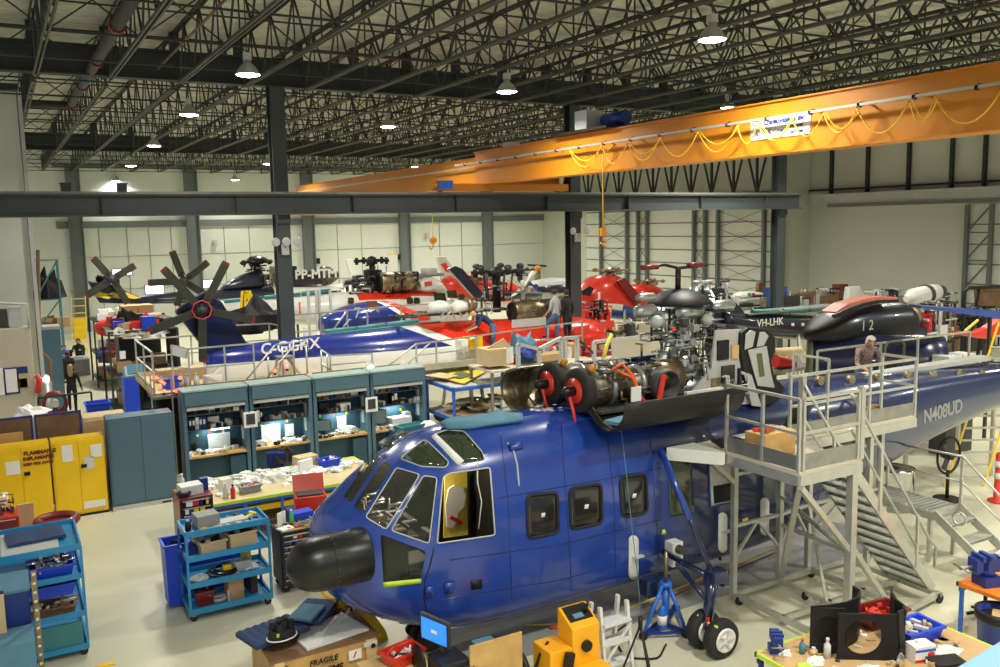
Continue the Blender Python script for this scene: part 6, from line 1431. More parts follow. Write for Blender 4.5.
def rotor_head(par, u, v0, v1, Y, R, m='dark', arms=5, seed=1, thick=.14):
    """mast from v1 up to v0 with hub arms and dampers"""
    a, c = P(u, v1, Y=Y), P(u, v0, Y=Y); x = a.x
    g_ = MB().cyl((x, Y, a.z), (x, Y, c.z), R*.16, n=14).lathe([(0, 0), (R*.3, 0), (R*.34, thick*.5), (R*.2, thick), (0, thick*1.2)], (x, Y, c.z-thick), 'Z', 16).build('rotor_mast', m, par)
    for k in range(arms):
        t = 2*pi*k/arms+.5; d = Vector((cos(t), sin(t), 0)); p = Vector((x, Y, c.z-thick*.5))
        MB().bar(p, p+d*R, .09, thick*.4).cyl(p+d*R*.85-Vector((0,0,thick*.5)), p+d*R*.85+Vector((0,0,thick*.45)), R*.09, n=10).build('hub_arm', m, g_)
    rr = random.Random(seed); pipes(MB(), (x-R*.5, Y-R*.4, a.z), (x+R*.5, Y+R*.4, c.z-thick), 18, rr, (R*.02, R*.05), (0, 1), (R*.2, R*.7)).build('control_rods', [m, 'grey'], g_)
    return g_
# -------- A: blue, white and red helicopter behind the benches
A = T('helicopter', 'blue, white and red helicopter behind the benches, registration C-GGKX on its tail boom', 'helicopter', (10, 24.3, 0))
YA = 24.3
xw = P(400, 330, Y=YA).x
stripe_mat('paintA', (.012, .028, .22), (.74, .035, .015), (.76, .78, .72), xw+3.5*2.2-10, .5, 2.2, 2.93, .0)
def colA(c):
    if c.x > xw+(3.45-c.z)*1.15+.32: return 2
    if c.x > xw+(3.45-c.z)*1.15: return 1
    zs = 3.02 if c.x < P(395, 330, Y=YA).x-.8 else 2.9
    return 0 if c.z > zs-.12*max(0, (6.2-c.x)*.2) else 1
ha = hull('fuselage', YA, [(206,352,398,.25),(230,347,396,.42),(260,342.5,394,.5),(320,335,390,.72),(380,328.5,386,.95),(440,322,386,1.05),(520,318,384,1.05),(570,316,380,.95),(595,318,370,.75),(604,324,350,.3)], ['paintA'], None, A, n=40, step=.2)
BA = BVHTree.FromPolygons([tuple(v.co+Vector((10, 24.3, 0))) for v in ha.data.vertices], [tuple(p.vertices) for p in ha.data.polygons])
fn_ = plate('tail_fin', [(176,312),(184,305),(205,292),(222,302),(247,343),(262,346),(262,357),(211,357)], YA-.15, .3, 'navy', A, .03)
p = P(261, 354.5, Y=23.7); text('C-GGKX', .42, p, (1, -.085, .04), (0, 0, 1), 'paper', A, 'registration', bold=.008)
tail_rotor(A, (202, 310, 23.85), [(163,268.5),(226.5,262),(255,320),(203,362),(149,331.5)], .21, .15)
m_ = MB(); h = P(202, 310, Y=23.7); m_.torus(h, .25, .014, 'Y', 8, 6); m_.build('red_strap', 'redhot', A)
rotor_head(A, 497, 268, 312, YA+.1, .85, 'black', 5, 3, .26)
m_ = MB(); c = P(497, 269, Y=YA)
for k in range(5): t = k*2*pi/5+.9; m_.sph(c+Vector((.75*cos(t), .75*sin(t), .08)), (.13, .13, .09), 10).tube([c+Vector((.5*cos(t), .5*sin(t), -.1)), c+Vector((.4*cos(t), .4*sin(t), -1.0))], .035, 6)
m_.build('damper_set', 'dark', A)
ea = P(512, 312, Y=YA-.4)
en = MB().lathe([(.0, .12), (.26, .1), (.32, 0), (.34, .05), (.33, .35), (.36, .4), (.36, .9), (.33, .95), (.32, 1.15), (.35, 1.2), (.35, 1.45), (.3, 1.5), (.25, 1.7), (0, 1.7)], ea, 'X', 24).build('engine', 'bronze', A)
MB().lathe([(0, -.0), (.22, 0), (.3, -.04), (.3, .1)], ea, 'X', 20).build('intake', 'black', en); pipes(MB(), ea+Vector((.1, -.4, -.35)), ea+Vector((1.6, .3, .2)), 40, random.Random(5), (.012, .03), (0, 1)).build('pipework', ['engine', 'dark'], en)
MB().add([P(515,291,Y=YA), P(560,293,Y=YA), P(560,294,Y=YA-.6), P(512,293,Y=YA-.6)], [(0,1,2,3)]).build('engine_fence', 'olive', A)
pipes(MB(), P(400, 318, Y=YA-.5), P(500, 306, Y=YA+.5), 60, random.Random(9), (.015, .045), (0, 1, 2), (.3, .9)).build('roof_pipework', ['dark', 'grey', 'engine'], A)
for i, (u0, u1) in enumerate(((428, 448), (451, 466))):
    hull('white_pod', YA-.9, [(u0, 306, 313, .04), (u0+5, 302, 313, .25), (u1-6, 300, 312, .3), (u1, 301, 311, .26)], ['paintwhite'], None, A, 16)
for (a_, c_) in (((445, 320), (452, 308)), ((455, 320), (450, 305)), ((440, 318), (446, 309)), ((462, 318), (458, 306))): MB().tube([P(*a_, Y=YA-.8), P(*c_, Y=YA-.8)], .03, 6).build('pod_strut', 'plastic', A)
lathex('pod_collar', 466, 305, YA-.9, [(.0, 0), (.22, 0), (.24, .05), (.2, .25), (.1, .35), (0, .4)], 'bronze', A)
for u, v in ((296, 350), (312, 348), (446, 326), (560, 322)): pass
MB().tube([P(330, 334, Y=YA-.1), P(440, 322, Y=YA-.1)], .04, 6).build('teal_spine_tube', 'teal', A)
for u0, u1, v in ((556,566,331), (575,590,327), (600,614,322)): plate('hatch', [(u0, v), (u1, v-2), (u1, v+5), (u0, v+7)], 23.18, .03, 'redhot', A)
gear(A, 12.5, YA, 1.6, 2.2, 17)
# -------- long platform between benches and helicopter A
def railpx(par, us, v_tops, Y, z0, mid=True, m='alu', w=.042, posts=None):
    q = [P(u, v, Y=Y) for u, v in zip(us, v_tops)]
    for i, p in enumerate(q):
        if posts is None or i in posts: MB().bar((p.x, Y, z0), p, w).build('post', m, par)
    for a, c in zip(q, q[1:]):
        MB().bar(a, c, w).build('handrail', m, par)
        if mid: MB().bar((a.x, Y, (a.z+z0)/2), (c.x, Y, (c.z+z0)/2), w*.85).build('mid_rail', m, par)
mp = T('work_platform', 'low aluminium platform with railings running behind the roll front benches', 'platform', (8, 23.3, 0))
zD = 2.5; xa = P(171, 385, Y=23.1).x
MB().box(P(192, 388, Y=23.02).x, P(400, 365, Y=23.02).x, 23.02, 23.75, zD-.08, zD).build('deck', 'woodlt', mp); MB().box(P(192, 388, Y=23.02).x, P(400, 365, Y=23.02).x, 23.0, 23.03, zD-.12, zD+.1).build('edge_board', 'alud', mp)
for u in (195, 260, 330, 395): MB().bar((P(u, 380, Y=23.3).x, 23.3, 0), (P(u, 380, Y=23.3).x, 23.3, zD-.08), .08).build('leg', 'alu', mp)
railpx(mp, (188, 224, 253), (349, 346, 343.5), 23.06, zD)
railpx(mp, (171, 188), (345, 349), 23.2, zD)
plate('sign_plate', [(172,346),(187,350),(187,359),(172,355)], 23.12, .02, 'ltgrey', mp)
railpx(mp, (330, 372), (356, 353.5), 23.06, zD)
for a_, c_ in (((243,384),(275,345)), ((262,384),(293,346)), ((275,345),(307,340)), ((293,346),(308,345)), ((307,340),(308,350)), ((321,350),(331,356)), ((322,364),(335,373))): MB().tube([P(*a_, Y=23.1), P(*c_, Y=23.1)], .026, 8).build('stair_rail', 'alu', mp)
for u, v0 in ((268,357),(282,346),(293,340),(306,345),(321,350),(327,353)): MB().tube([P(u, v0, Y=23.1), (P(u, v0, Y=23.1).x, 23.1, zD)], .024, 8).build('post', 'alu', mp)
# small steps frame and second deck to the right
MB().box(P(402, 366, Y=22.9).x, P(575, 340, Y=22.9).x, 22.7, 23.25, zD-.06, zD+.02).build('deck', 'beige', mp); MB().box(P(402, 366, Y=22.9).x, P(575, 340, Y=22.9).x, 22.68, 22.71, zD-.12, zD+.06).build('edge_board', 'alu', mp)
for u in (410, 470, 540): MB().bar((P(u, 365, Y=23).x, 23.0, 0), (P(u, 365, Y=23).x, 23.0, zD-.06), .08).build('leg', 'alu', mp)
railpx(mp, (416, 436, 476, 512, 548, 582), (344, 341.5, 336, 331, 326, 321.5), 22.75, zD)
MB().tube([P(380, 372, Y=22.75), P(416, 344, Y=22.75)], .026, 8).build('stair_rail', 'alu', mp); MB().tube([P(398, 373, Y=22.75), P(430, 343, Y=22.75)], .026, 8).build('stair_rail', 'alu', mp)
plate('sign_plate', [(512,320),(546,317),(546,325),(512,328)], 22.7, .02, 'ltgrey', mp)
# left end deck with table under the tail rotor
ld = T('work_platform', 'railed platform with wooden deck under the blue tail fin at left', 'platform', (5, 25.5, 0))
zL = 2.3; xl0, xl1 = P(146, 372, Y=24.9).x, P(208, 372, Y=24.9).x
MB().box(xl0, xl1+.8, 23.9, 27.2, zL-.08, zL).build('deck', 'woodlt', ld); MB().box(xl0, xl1+.8, 23.87, 23.9, zL-.14, zL+.02).build('edge_board', 'alud', ld)
rail(ld, [(xl0+.05, 23.95), (xl0+.05, 25.5), (xl0+.05, 27.1), (xl0+1.6, 27.1), (xl1+.7, 27.1)], zL, 1.1, toe=.12)
for x in (xl0+.1, xl1+.6): MB().bar((x, 24, 0), (x, 24, zL-.08), .09).build('leg', 'steel', ld); MB().bar((x, 27, 0), (x, 27, zL-.08), .09).build('leg', 'steel', ld)
MB().box(xl0+.1, xl1+.7, 24.1, 24.15, .05, zL-.1).build('dark_skirt', 'black', ld)
carton('long brown carton lying on the wooden deck under the tail rotor', (xl0+1.5, 25.9, zL), (2.2, .5, .35), 'cardlt', .05, 'cardboard_box'); bin_('parts_bin', 'bright blue bin at the left of the wooden deck', (xl0+.6, 24.6, zL), .55, .4, .3, 'bluebin', 0.)
for i, (u, v, lab) in enumerate(((181, 372, 'white bottle with yellow cap on the platform behind the leftmost bench'), (186, 374, 'white jug beside the white bottle on the platform'), (196, 374, 'white bottle leaning beside the small carton on the platform'))):
    p = P(u, v, Y=23.4); bottle(lab, (p.x, 23.4, zD), 'plastic', .07, .34, 'yellow' if i == 0 else 'white')
carton('white carton with a tilted white panel on the platform behind the benches', (P(212, 375, Y=23.4).x, 23.4, zD), (.4, .3, .25), 'paper', .2); one(MB().bar(P(213, 374, Y=23.35), P(221, 366, Y=23.35), .16, .05), 'white_board', 'paper', 'white tilted board leaning on the white carton on the platform', 'panel')
# warning lights along the bench tops
for i, (u, v, w) in enumerate(((177,391,'at the left end of the bench row'),(180,378,'above the left end of the bench row, by the bottles'),(287,367,'over the step frame, left one'),(275,371,'small, left of the step frame'),(310,374,'above the joint of the second and third bench'),(406,363,'at the right end of the bench row'),(164,391,'low on the platform ladder at far left'))):
    p = P(u, v, Y=22.9); t = T('warning_light', 'small glowing red warning light '+w, 'light', (p.x, p.y, p.z-.1)); MB().sph(p, (.05, .04, .045), 8).build('lens', 'beacon', t)
    MB().cyl(p-Vector((0, 0, .1)), p-Vector((0, 0, .04)), .04).build('base', 'dark', t)
p = P(371, 368, Y=22.95); t = T('work_lamp', 'small white violet work lamp above the rightmost roll front bench', 'light', p); MB().sph(p, .09, 10).build('lens', 'tubeglow', t); MB().cyl(p-Vector((0,0,.2)), p-Vector((0,0,.05)), .03).build('stem', 'dark', t)
p, q = P(155.5, 377, Y=23.7), P(165, 384, Y=23.7); t = T('warning_tube', 'slanted glowing orange tube at the left platform ladder', 'light', p); MB().tube([p, q], .035, 8).build('lens', 'beacon', t)
t = ladder('ladder', 'white access ladder at the left end of the platform behind the leftmost bench', (P(152, 400, Y=23.6).x, 23.6, .2), P(150, 375, Y=23.6), (1, 0, 0), 6, 'alu', w=.5)
sf = T('step_stool', 'small aluminium step frame standing on the platform under the registration letters', 'ladder', (P(285, 375, Y=23.4).x, 23.4, zD))
for a_, c_ in (((278,377),(282,358)), ((296,376),(290,357)), ((273,376),(278,357)), ((300,374),(286,357))): MB().bar(P(*a_, Y=23.4), P(*c_, Y=23.4), .05).build('side_rail', 'alu', sf)
MB().bar(P(276, 357, Y=23.4), P(292, 356, Y=23.4), .3, .04).build('top_step', 'alu', sf)
# things on the second deck
def boxpx(label, u, v, w, h, Y, m, d=.4, name='cardboard_box', cat='box', rz=0., group=None, base=None):
    """carton whose front bottom middle is seen at u, v on the plane Y"""
    p = P(u, v, Y=Y); s = (P(u+w/2, v, Y=Y)-P(u-w/2, v, Y=Y)).length; t = P(u, v-h, Y=Y).z-p.z
    o = MB().cbox((0, d/2, t/2), (s, d, t)).build(name, m, bev=.006); tag(o, label, cat, group); o.location = (p.x, p.y, p.z if base is None else base); o.rotation_euler = (0, 0, rz); return o
boxpx('yellow plastic tub on the platform in front of the red helicopter side', 476, 350, 14, 13, 22.95, 'yellow', name='tub'); boxpx('white sack left of the yellow tub', 465, 352, 7, 12, 22.9, 'paper', name='sack', cat='bag')
crumple('crumpled white bag on the yellow tub', P(474, 339, Y=22.9), .14, 'paper', seed=51)
# cardboard boxes stack standing before the deck
s_ = T('box_stand', 'low steel stand carrying the cardboard boxes between platform and open cowling', 'stand', (14, 20.5, 0))
zS = P(520, 367, Y=20.4).z; MB().box(P(488, 367, Y=20.4).x, P(640, 345, Y=20.4).x, 20.2, 21.6, zS-.05, zS).build('tabletop', 'beige', s_)
for x in (P(490, 367, Y=20.4).x, P(630, 345, Y=20.4).x):
    for y in (20.3, 21.5): MB().bar((x, y, 0), (x, y, zS-.05), .07).build('leg', 'alud', s_)
bxo = boxpx('open cardboard box with white label, largest of the boxes by the open cowling', 500, 366, 22, 17, 20.4, 'cardlt', .7); MB().box(.2, .42, -.012, -.004, .05, .5).build('label_sheet', 'paper', bxo); MB().prism([(-.5, .5), (.1, .75), (.35, .5)], -.05, -.02, 'Y').build('flap', 'cardlt', bxo)
boxpx('flat brown cardboard box right of the open box', 553, 361, 28, 7, 20.5, 'card', .6); boxpx('dark red crate beyond the cowling, right', 602, 361, 22, 9, 20.6, 'dkred', .5, 'crate', 'crate'); boxpx('brown box behind the railing of the small frame', 576, 360, 9, 16, 20.9, 'card', .5)
boxpx('red plastic crate behind the flat cardboard box', 548, 350, 20, 9, 21.4, 'redhot', .4, 'crate', 'crate', base=zS); boxpx('blue plastic crate right of the red crate', 570, 345, 11, 6, 21.3, 'bluebin', .4, 'crate', 'crate', base=zS)
crumple('blue cloth heap behind the open cardboard box', P(522, 352, Y=20.9), .42, 'padteal', seed=52, flat=.9); crumple('dark blue jacket heap next to the blue cloth', P(527, 357, Y=20.6), .28, 'bluedk', seed=53, flat=.9)
rf = T('guard_railing', 'pale metal railing frame standing behind the open engine cowlings', 'railing', (14.5, 18.5, 0)); Yf_ = 18.4
pts = [(518, 343), (538, 349), (560, 338), (564, 337.5)]
for us, vs_ in (((518, 539, 561), (344, 349, 338)), ((565, 577), (338, 337.5)), ((594, 640), (342, 337))):
    q = [P(u, v, Y=Yf_) for u, v in zip(us, vs_)]
    for p in q: MB().bar((p.x, Yf_, 0), p, .085).build('post', 'ltgrey', rf)
    for a, c in zip(q, q[1:]): MB().bar(a, c, .085).build('top_rail', 'ltgrey', rf)
MB().bar(P(577, 338, Y=Yf_), P(594, 354, Y=Yf_), .05).build('brace', 'dark', rf)
plate('beige_board', [(611,340),(650,337),(651,358),(613,362)], Yf_-.2, .03, 'beige', rf)
MB().tube([P(612, 334, Y=Yf_-.3), P(607, 345, Y=Yf_-.3), P(603, 360, Y=Yf_-.3)], .05, 6).build('lime_strap', 'yellowd', rf)
# long shelf rack with flat boards
rk = T('sheet_rack', 'blue framed rack holding flat green and brown sheets, left of the open cowling', 'rack', (11.6, 22, 0))
zr1 = 2.15; x0, x1 = 10.45, 13.0
MB().box(x0, x1, 20.9, 22.6, zr1-.04, zr1).build('top_shelf', 'ltgrey', rk); MB().box(x0, x1, 20.9, 22.6, 1.25, 1.3).build('lower_shelf', 'ltgrey', rk); MB().box(x0, x1, 20.9, 22.6, .4, .44).build('bottom_shelf', 'bluedk', rk)
for z in (zr1-.05, 1.26): MB().box(x0-.02, x1+.02, 20.86, 20.9, z-.06, z+.03).box(x0-.04, x0, 20.86, 22.6, z-.06, z+.03).build('shelf_edge', 'bluejack', rk)
for x in (x0, x1):
    for y in (20.9, 22.6): MB().bar((x, y, 0), (x, y, zr1), .07).build('post', 'bluejack', rk)
sheets = [([(426,372),(455,373),(462,366),(424,365)], 'lime', 'lime green sheet at the upper left of the blue rack'), ([(440,378),(464,384),(494,367),(468,364)], 'yellowd', 'large yellow green sheet sloping on the blue rack'), ([(450,377),(461,379),(472,375),(460,371)], 'olive', 'small dark green sheet on the large yellow green sheet'), ([(424,376),(446,379),(458,376),(440,373)], 'cardlt', 'tan sheet at the left end of the blue rack top')]
for i, (pl, m, lb) in enumerate(sheets):
    z = zr1+.03+.03*i; one(MB().prism([(P(u, v, Z=z).x, P(u, v, Z=z).y) for u, v in pl], z, z+.02, 'Z'), 'flat_sheet', m, lb, 'sheet')
for i, (x, y, w, d, rz, m, lb) in enumerate(((11.2,21.4,1.2,.9,.1,'card','brown sheet at the left of the lower rack shelf'),(11.8,21.8,1.5,.9,-.15,'brown','dark brown sheet in the middle of the lower rack shelf'),(12.3,21.3,1.1,.7,.2,'bronze','rusty brown sheet at the right of the lower rack shelf'),(11.4,21.9,.9,.8,.3,'dark','nearly black sheet at the back of the lower rack shelf'))):
    one(MB().cbox((x, y, 1.34+.035*i), (w, d, .025), rz=rz), 'flat_sheet', m, lb, 'sheet')
crumple('pale turquoise cloth at the right end of the blue rack top', (12.75, 21.6, zr1+.01), .34, 'padteal', seed=55); carton('small white carton on the lower shelf front of the blue rack', (12.1, 20.98, 1.31), (.28, .12, .3), 'paper', .1)
carton('small brown carton on the floor stack before the blue rack', (10.9, 20.3, 1.05), (.75, .5, .2), 'card', .1); one(MB().box(10.3, 11.7, 19.9, 20.7, 0, 1.045), 'side_bench', 'bluedk', 'dark blue bench end before the blue sheet rack', 'bench')
crumple('white plastic bag left of the small brown carton', (10.5, 20.3, 1.05), .24, 'paper', seed=56); boxpx('white carton on the bottom level right of the blue rack', 497, 420, 8, 10, 20.6, 'plastic', .4, 'carton')

litter('cut sheets, trimmings and bags on the lower shelf of the blue sheet rack', 10.6, 12.9, 21.0, 22.4, 1.46, 40, ['card', 'brown', 'cardlt', 'paper', 'dark', 'bronze'], .5, 51, h=.05)
litter('small crates and wrapped parts on the bottom shelf of the blue sheet rack', 10.6, 12.9, 21.0, 22.4, .45, 26, ['bluebin', 'bluedk', 'ltgrey', 'plastic', 'redhot'], .4, 52, h=.5)
litter('mixed small parts on the stand with the cardboard boxes', P(495, 367, Y=20.5).x, P(630, 350, Y=20.5).x, 20.9, 21.5, zS, 40, ['dark', 'card', 'plastic', 'redhot', 'padteal', 'olive'], .35, 53, h=.35)
litter('rags, offcuts and small tools on the roof of the blue helicopter', 7.3, 7.9, 11.5, 12.1, 3.5, 14, ['plastic', 'paper', 'ltgrey'], .1, 54, h=.02)
# ---------------------------------------------------------------- row B: blue and red cowling behind platform, with its own rails
B = T('helicopter', 'blue helicopter body with red rear and white stripe, beyond the C-GGKX tail boom', 'helicopter', (9.5, 28.6, 0)); YBb = 28.6
xs_ = P(382, 305, Y=YBb).x; stripe_mat('paintB', (.012, .03, .18), (.74, .035, .015), (.76, .78, .72), xs_+3.7*1.3-9.5, .22, 1.3)
hull('fuselage', YBb, [(322,318,334,.3),(335,312,334,.7),(352,306,334,.95),(370,302,334,1.),(392,301,334,1.),(403,304,334,.9),(410,308,330,.7),(424,312,326,.5),(430,316,322,.1)], ['paintB'], None, B, n=36, step=.2)
plate('open_hatch', [(367,301),(377,301),(378,309),(368,309)], YBb-1.05, .06, 'brown', B); pipes(MB(), P(366, 303, Y=YBb-.5), P(380, 318, Y=YBb-.9), 14, random.Random(3), (.03, .06), (0,), (.2, .5)).build('exposed_parts', ['bronze'], B)
text('7', .5, P(354, 318, Y=YBb-1.08), (1,0,0), (0,0,1), 'paintwhite', B, 'marking'); gear(B, 9, YBb, 1.2, 3., 11)
pb_ = T('work_platform', 'railed walkway with teal edge tubes between the two blue helicopter bodies', 'platform', (9, 26.9, 0)); zB = 2.75
MB().box(P(290, 335, Y=26.9).x, P(475, 325, Y=26.9).x, 26.7, 27.4, zB-.08, zB).build('deck', 'alud', pb_); railpx(pb_, (293, 320, 347, 367, 401, 430), (315, 313, 310.5, 308.5, 305.5, 304), 26.75, zB)
for a_, c_ in (((333,330),(346,312)), ((341,330),(349,320))): MB().tube([P(*a_, Y=26.7), P(*c_, Y=26.7)], .03).build('stair_rail', 'alu', pb_)
for a_, c_ in (((325,332),(355,329)), ((357,329),(385,325)), ((387,325),(418,321))): MB().tube([P(*a_, Y=26.4), P(*c_, Y=26.4)], .09, 10).build('edge_tube', 'teal', pb_)
for u in (300, 360, 420): MB().bar((P(u, 335, Y=27).x, 27.0, 0), (P(u, 335, Y=27).x, 27.0, zB-.08), .08).build('leg', 'alu', pb_)
pc_ = T('work_platform', 'railed platform left of the tallest column behind the blue tail fin', 'platform', (6, 27.5, 0)); 
MB().box(P(222, 345, Y=27.3).x, P(290, 345, Y=27.3).x, 27.0, 28.2, 2.5, 2.58).build('deck', 'alud', pc_); railpx(pc_, (222, 269, 278, 288), (326, 323.5, 325, 329), 27.05, 2.58)
for u in (225, 285): MB().bar((P(u, 345, Y=27.3).x, 27.3, 0), (P(u, 345, Y=27.3).x, 27.3, 2.5), .08).build('leg', 'alu', pc_)
crumple('large black tarpaulin heap behind the tail rotor', P(256, 330, Y=27.8), .75, 'clothblack', seed=61, flat=1.0, name='tarpaulin'); crumple('lower black tarpaulin heap on the left of the larger one', P(240, 334, Y=27.7), .6, 'clothblack', seed=62, flat=.9, name='tarpaulin')
crumple('bright blue bag standing left of the tallest column', P(277, 325, Y=27.9), .36, 'bluebin', seed=63, flat=1.1, name='bag', cat='bag')
sl = T('ladder', 'yellow step ladder behind the black tarpaulin', 'ladder', P(245, 330, Y=29))
for a_, c_ in (((243,316),(245,291)), ((257,318),(246,291)), ((241,316),(243,291)), ((262,330),(249,291))): MB().bar(P(*a_, Y=29), P(*c_, Y=29), .1).build('side_rail', 'yellow', sl)
for k in range(4): MB().bar(P(242+k*.3, 314-k*6, Y=29), P(256-k*2.6, 314-k*6, Y=29), .06).build('rung', 'yellow', sl)
# ---------------------------------------------------------------- row C: white helicopter with red stripe and open engine
C_ = T('helicopter', 'white helicopter with red stripe, bare engine and tall black rotor head on top', 'helicopter', (12, 34, 0)); YC = 34.
zst = P(390, 296, Y=YC-1).z
def colC(c): return 1 if (c.x > P(350, 296, Y=YC).x and abs(c.z-zst) < .14 and c.x < P(433, 295, Y=YC).x) else 0
hull('fuselage', YC, [(196,302,322,.3),(225,301,322,.45),(280,297,324,.65),(330,293,326,.95),(380,290,326,1.05),(430,290,326,1.05),(446,291,326,1.0),(456,300,326,.8),(463,306,324,.5),(468,312,320,.1)], ['paintwhite', 'red'], colC, C_, step=.2)
hull('nose_roof', YC, [(411,289,291,.4),(416,283,292,.6),(424,277,294,.75),(432,275.5,294,.75),(440,280,295,.7),(447,291,296,.5)], ['paintwhite'], None, C_, 20)
tail_rotor(C_, (184, 281, 33.6), [(172,251),(208,262),(148,283),(207,296),(177,306)], .25, .18); plate('tail_fin', [(176,284),(190,282),(215,302),(205,306)], YC-.1, .2, 'paintwhite', C_)
rotor_head(C_, 373, 257, 292, YC, .75, 'black', 5, 4, .3); MB().box(P(366, 270, Y=YC).x, P(379, 270, Y=YC).x, YC-.3, YC+.3, P(370, 292, Y=YC).z, P(370, 270, Y=YC).z).build('mast_housing', 'black', C_)
e_ = P(379, 283, Y=YC-.5); en = MB().lathe([(0, .15), (.32, .12), (.42, 0), (.45, .05), (.42, .4), (.4, 1.0), (.42, 1.05), (.4, 1.6), (0, 1.6)], e_, 'X', 24).build('engine', 'bronze', C_); MB().lathe([(0, -.02), (.3, -.02), (.36, -.05), (.36, .1)], e_, 'X').build('intake', 'black', en)
pipes(MB(), e_+Vector((.1, -.48, -.35)), e_+Vector((1.6, .3, .4)), 40, random.Random(15), (.02, .05), (0, 1), (.2, .8)).build('pipework', ['engine', 'black'], en)
pipes(MB(), P(345, 295, Y=YC-.5), P(368, 276, Y=YC+.2), 30, random.Random(16), (.03, .08), (0, 1), (.3, .8)).build('gearbox_pipework', ['dark', 'ltgrey'], C_)
for u0, u1, v0, v1 in ((434,445,293,302), (447,456,290,298), (458,464,294,300)): plate('cockpit_window', [(u0, v0+.5), (u1, v0), (u1+2, v1), (u0+1, v1)], YC-1.08, .04, 'glassdk', C_)
for u in (351, 410, 417): plate('cabin_window', rounded([(u-3, 297.5), (u+3, 297.5), (u+3, 304), (u-3, 304)], 2), YC-1.08, .04, 'glassdk', C_)
plate('red_vent', [(425,282),(432,281),(432,285),(425,285)], YC-.8, .05, 'redhot', C_); MB().cyl(P(429, 275, Y=YC), P(429, 268, Y=YC), .35, n=16).build('small_rotor_hub', 'ltgrey', C_); plate('roof_shade', [(415,274),(444,273),(444,276),(415,277)], YC-.2, .4, 'grey', C_)
gear(C_, 13, YC, 1.4, 2.3, 17)
for a_, c_ in (((224,302),(262,298)), ((264,298),(300,295)), ((302,294),(330,291))): MB().tube([P(*a_, Y=YC-.2), P(*c_, Y=YC-.2)], .1, 8).build('edge_tube', 'teal', C_)
for u in (243, 300): MB().bar(P(u-.5, 302, Y=YC-1), P(u, 314, Y=YC-1), .05).build('red_streamer', 'redhot', C_)
for u in (308, 316, 319, 330): MB().bar((P(u, 300, Y=YC-1.6).x, YC-1.6, 0), P(u, 290, Y=YC-1.6), .09).build('access_post', 'ltgrey', C_)
# ---------------------------------------------------------------- row D: dark helicopters with PP-MTM box, tail with tan chevrons
D = T('helicopter', 'black helicopter with PP-MTM lettering behind the tallest column', 'helicopter', (13, 42, 0)); YD = 42.
hull('fuselage', YD, [(155,297,303,.35),(200,292,301,.5),(250,287,301,.8),(300,285,303,1.1),(345,287,304,1.1),(352,292,300,.5)], ['darknavy', 'paintwhite'], lambda c: 1 if c.x > P(268, 290, Y=YD).x else 0, D, step=.3)
hull('rotor_cowling', YD, [(222,288,290,.3),(230,281,290,.5),(245,274,290,.6),(262,269,290,.65)], ['darknavy'], None, D, 20)
plate('dark_box', [(276,267),(297,266),(297,271),(322,271),(323,284),(296,286),(276,286)], YD-.7, 1.2, 'darknavy', D, .03)
text('PP-MTM', .60, P(295, 279, Y=YD-.74), (1,0,0), (0,0,1), 'paper', D, 'registration', bold=.02)
pipes(MB(), P(263, 289, Y=YD-.5), P(276, 274, Y=YD+.3), 26, random.Random(17), (.03, .08), (0, 1), (.3, .9)).build('exposed_parts', ['bronze', 'ltgrey'], D); lathex('tail_cone', 322, 276, YD, [(.5, 0), (.45, .4), (.2, .8), (0, .9)], 'engine', D)
rotor_head(D, 257, 260, 271, YD, 1.0, 'black', 4, 6, .2); MB().lathe([(0, .3), (.3, .26), (.6, .08), (.62, 0), (0, 0)], P(257, 262, Y=YD), 'Z').build('hub_cap', 'blackgloss', D)
tail_rotor(D, (112, 279, 41.5), [(93,258),(135,265.5),(86,296),(128,303.5)], .3, .2); pipes(MB(), P(98, 290, Y=YD), P(118, 276, Y=YD), 20, random.Random(18), (.04, .1), (0,), (.3, 1)).build('gearbox', ['black'], D)
plate('tail_boom', [(88,281),(108,283),(140,297),(176,292),(205,297),(205,303),(140,304),(100,303),(95,295)], YD-.2, .5, 'darknavy', D, .03)
for k in range(3): plate('tan_chevron', [(92+k*13, 296), (100+k*13, 292), (115+k*13, 296+k), (108+k*13, 299)], YD-.26, .04, 'yellowd', D)
gear(D, 12, YD, 1.2, 2.8, 5)
# far pale helicopters
def small_heli(name, label, Y, prof, mats, mf, head=None, fin=None, gx=0, extra=None):
    t = T(name, label, 'helicopter', (P(prof[0][0], prof[0][1], Y=Y).x, Y, 0)); hull('fuselage', Y, prof, mats, mf, t, 20, step=.4)
    if head: rotor_head(t, head[0], head[1], head[2], Y, head[3], head[4] if len(head) > 4 else 'dark', 4, 2, .22)
    if fin: plate('tail_fin', fin[0], Y-.1, .25, fin[1], t, .02)
    gear(t, P(sum(p[0] for p in prof)/len(prof), 300, Y=Y).x, Y, 1.1, P(prof[len(prof)//2][0], prof[len(prof)//2][2], Y=Y).z)
    return t
small_heli('helicopter', 'white helicopter far back with tall white fin, left of the bare engine', 52, [(325,287,296,.3),(345,283,297,.9),(365,282,298,1.),(378,287,297,.3)], ['paintwhite'], None, None, ([(346,260),(352,259),(362,279),(353,283)], 'paintwhite'))
small_heli('helicopter', 'blue finned helicopter far back right of the tall black rotor head', 54, [(378,276,290,.3),(392,273,291,.9),(410,275,292,.9),(414,280,290,.3)], ['paintwhite'], None, None, ([(387,266),(391,265),(397,277),(388,280)], 'heli'))
bl1 = T('rotor_airfoil', 'upright white rotor blade with yellow tip against the far wall', 'blade', P(392, 283, Y=53)); blade(bl1, P(392, 280, Y=53), P(392.4, 253.5, Y=53), .7, 'paintwhite', 'yellow', .04, name='blade')
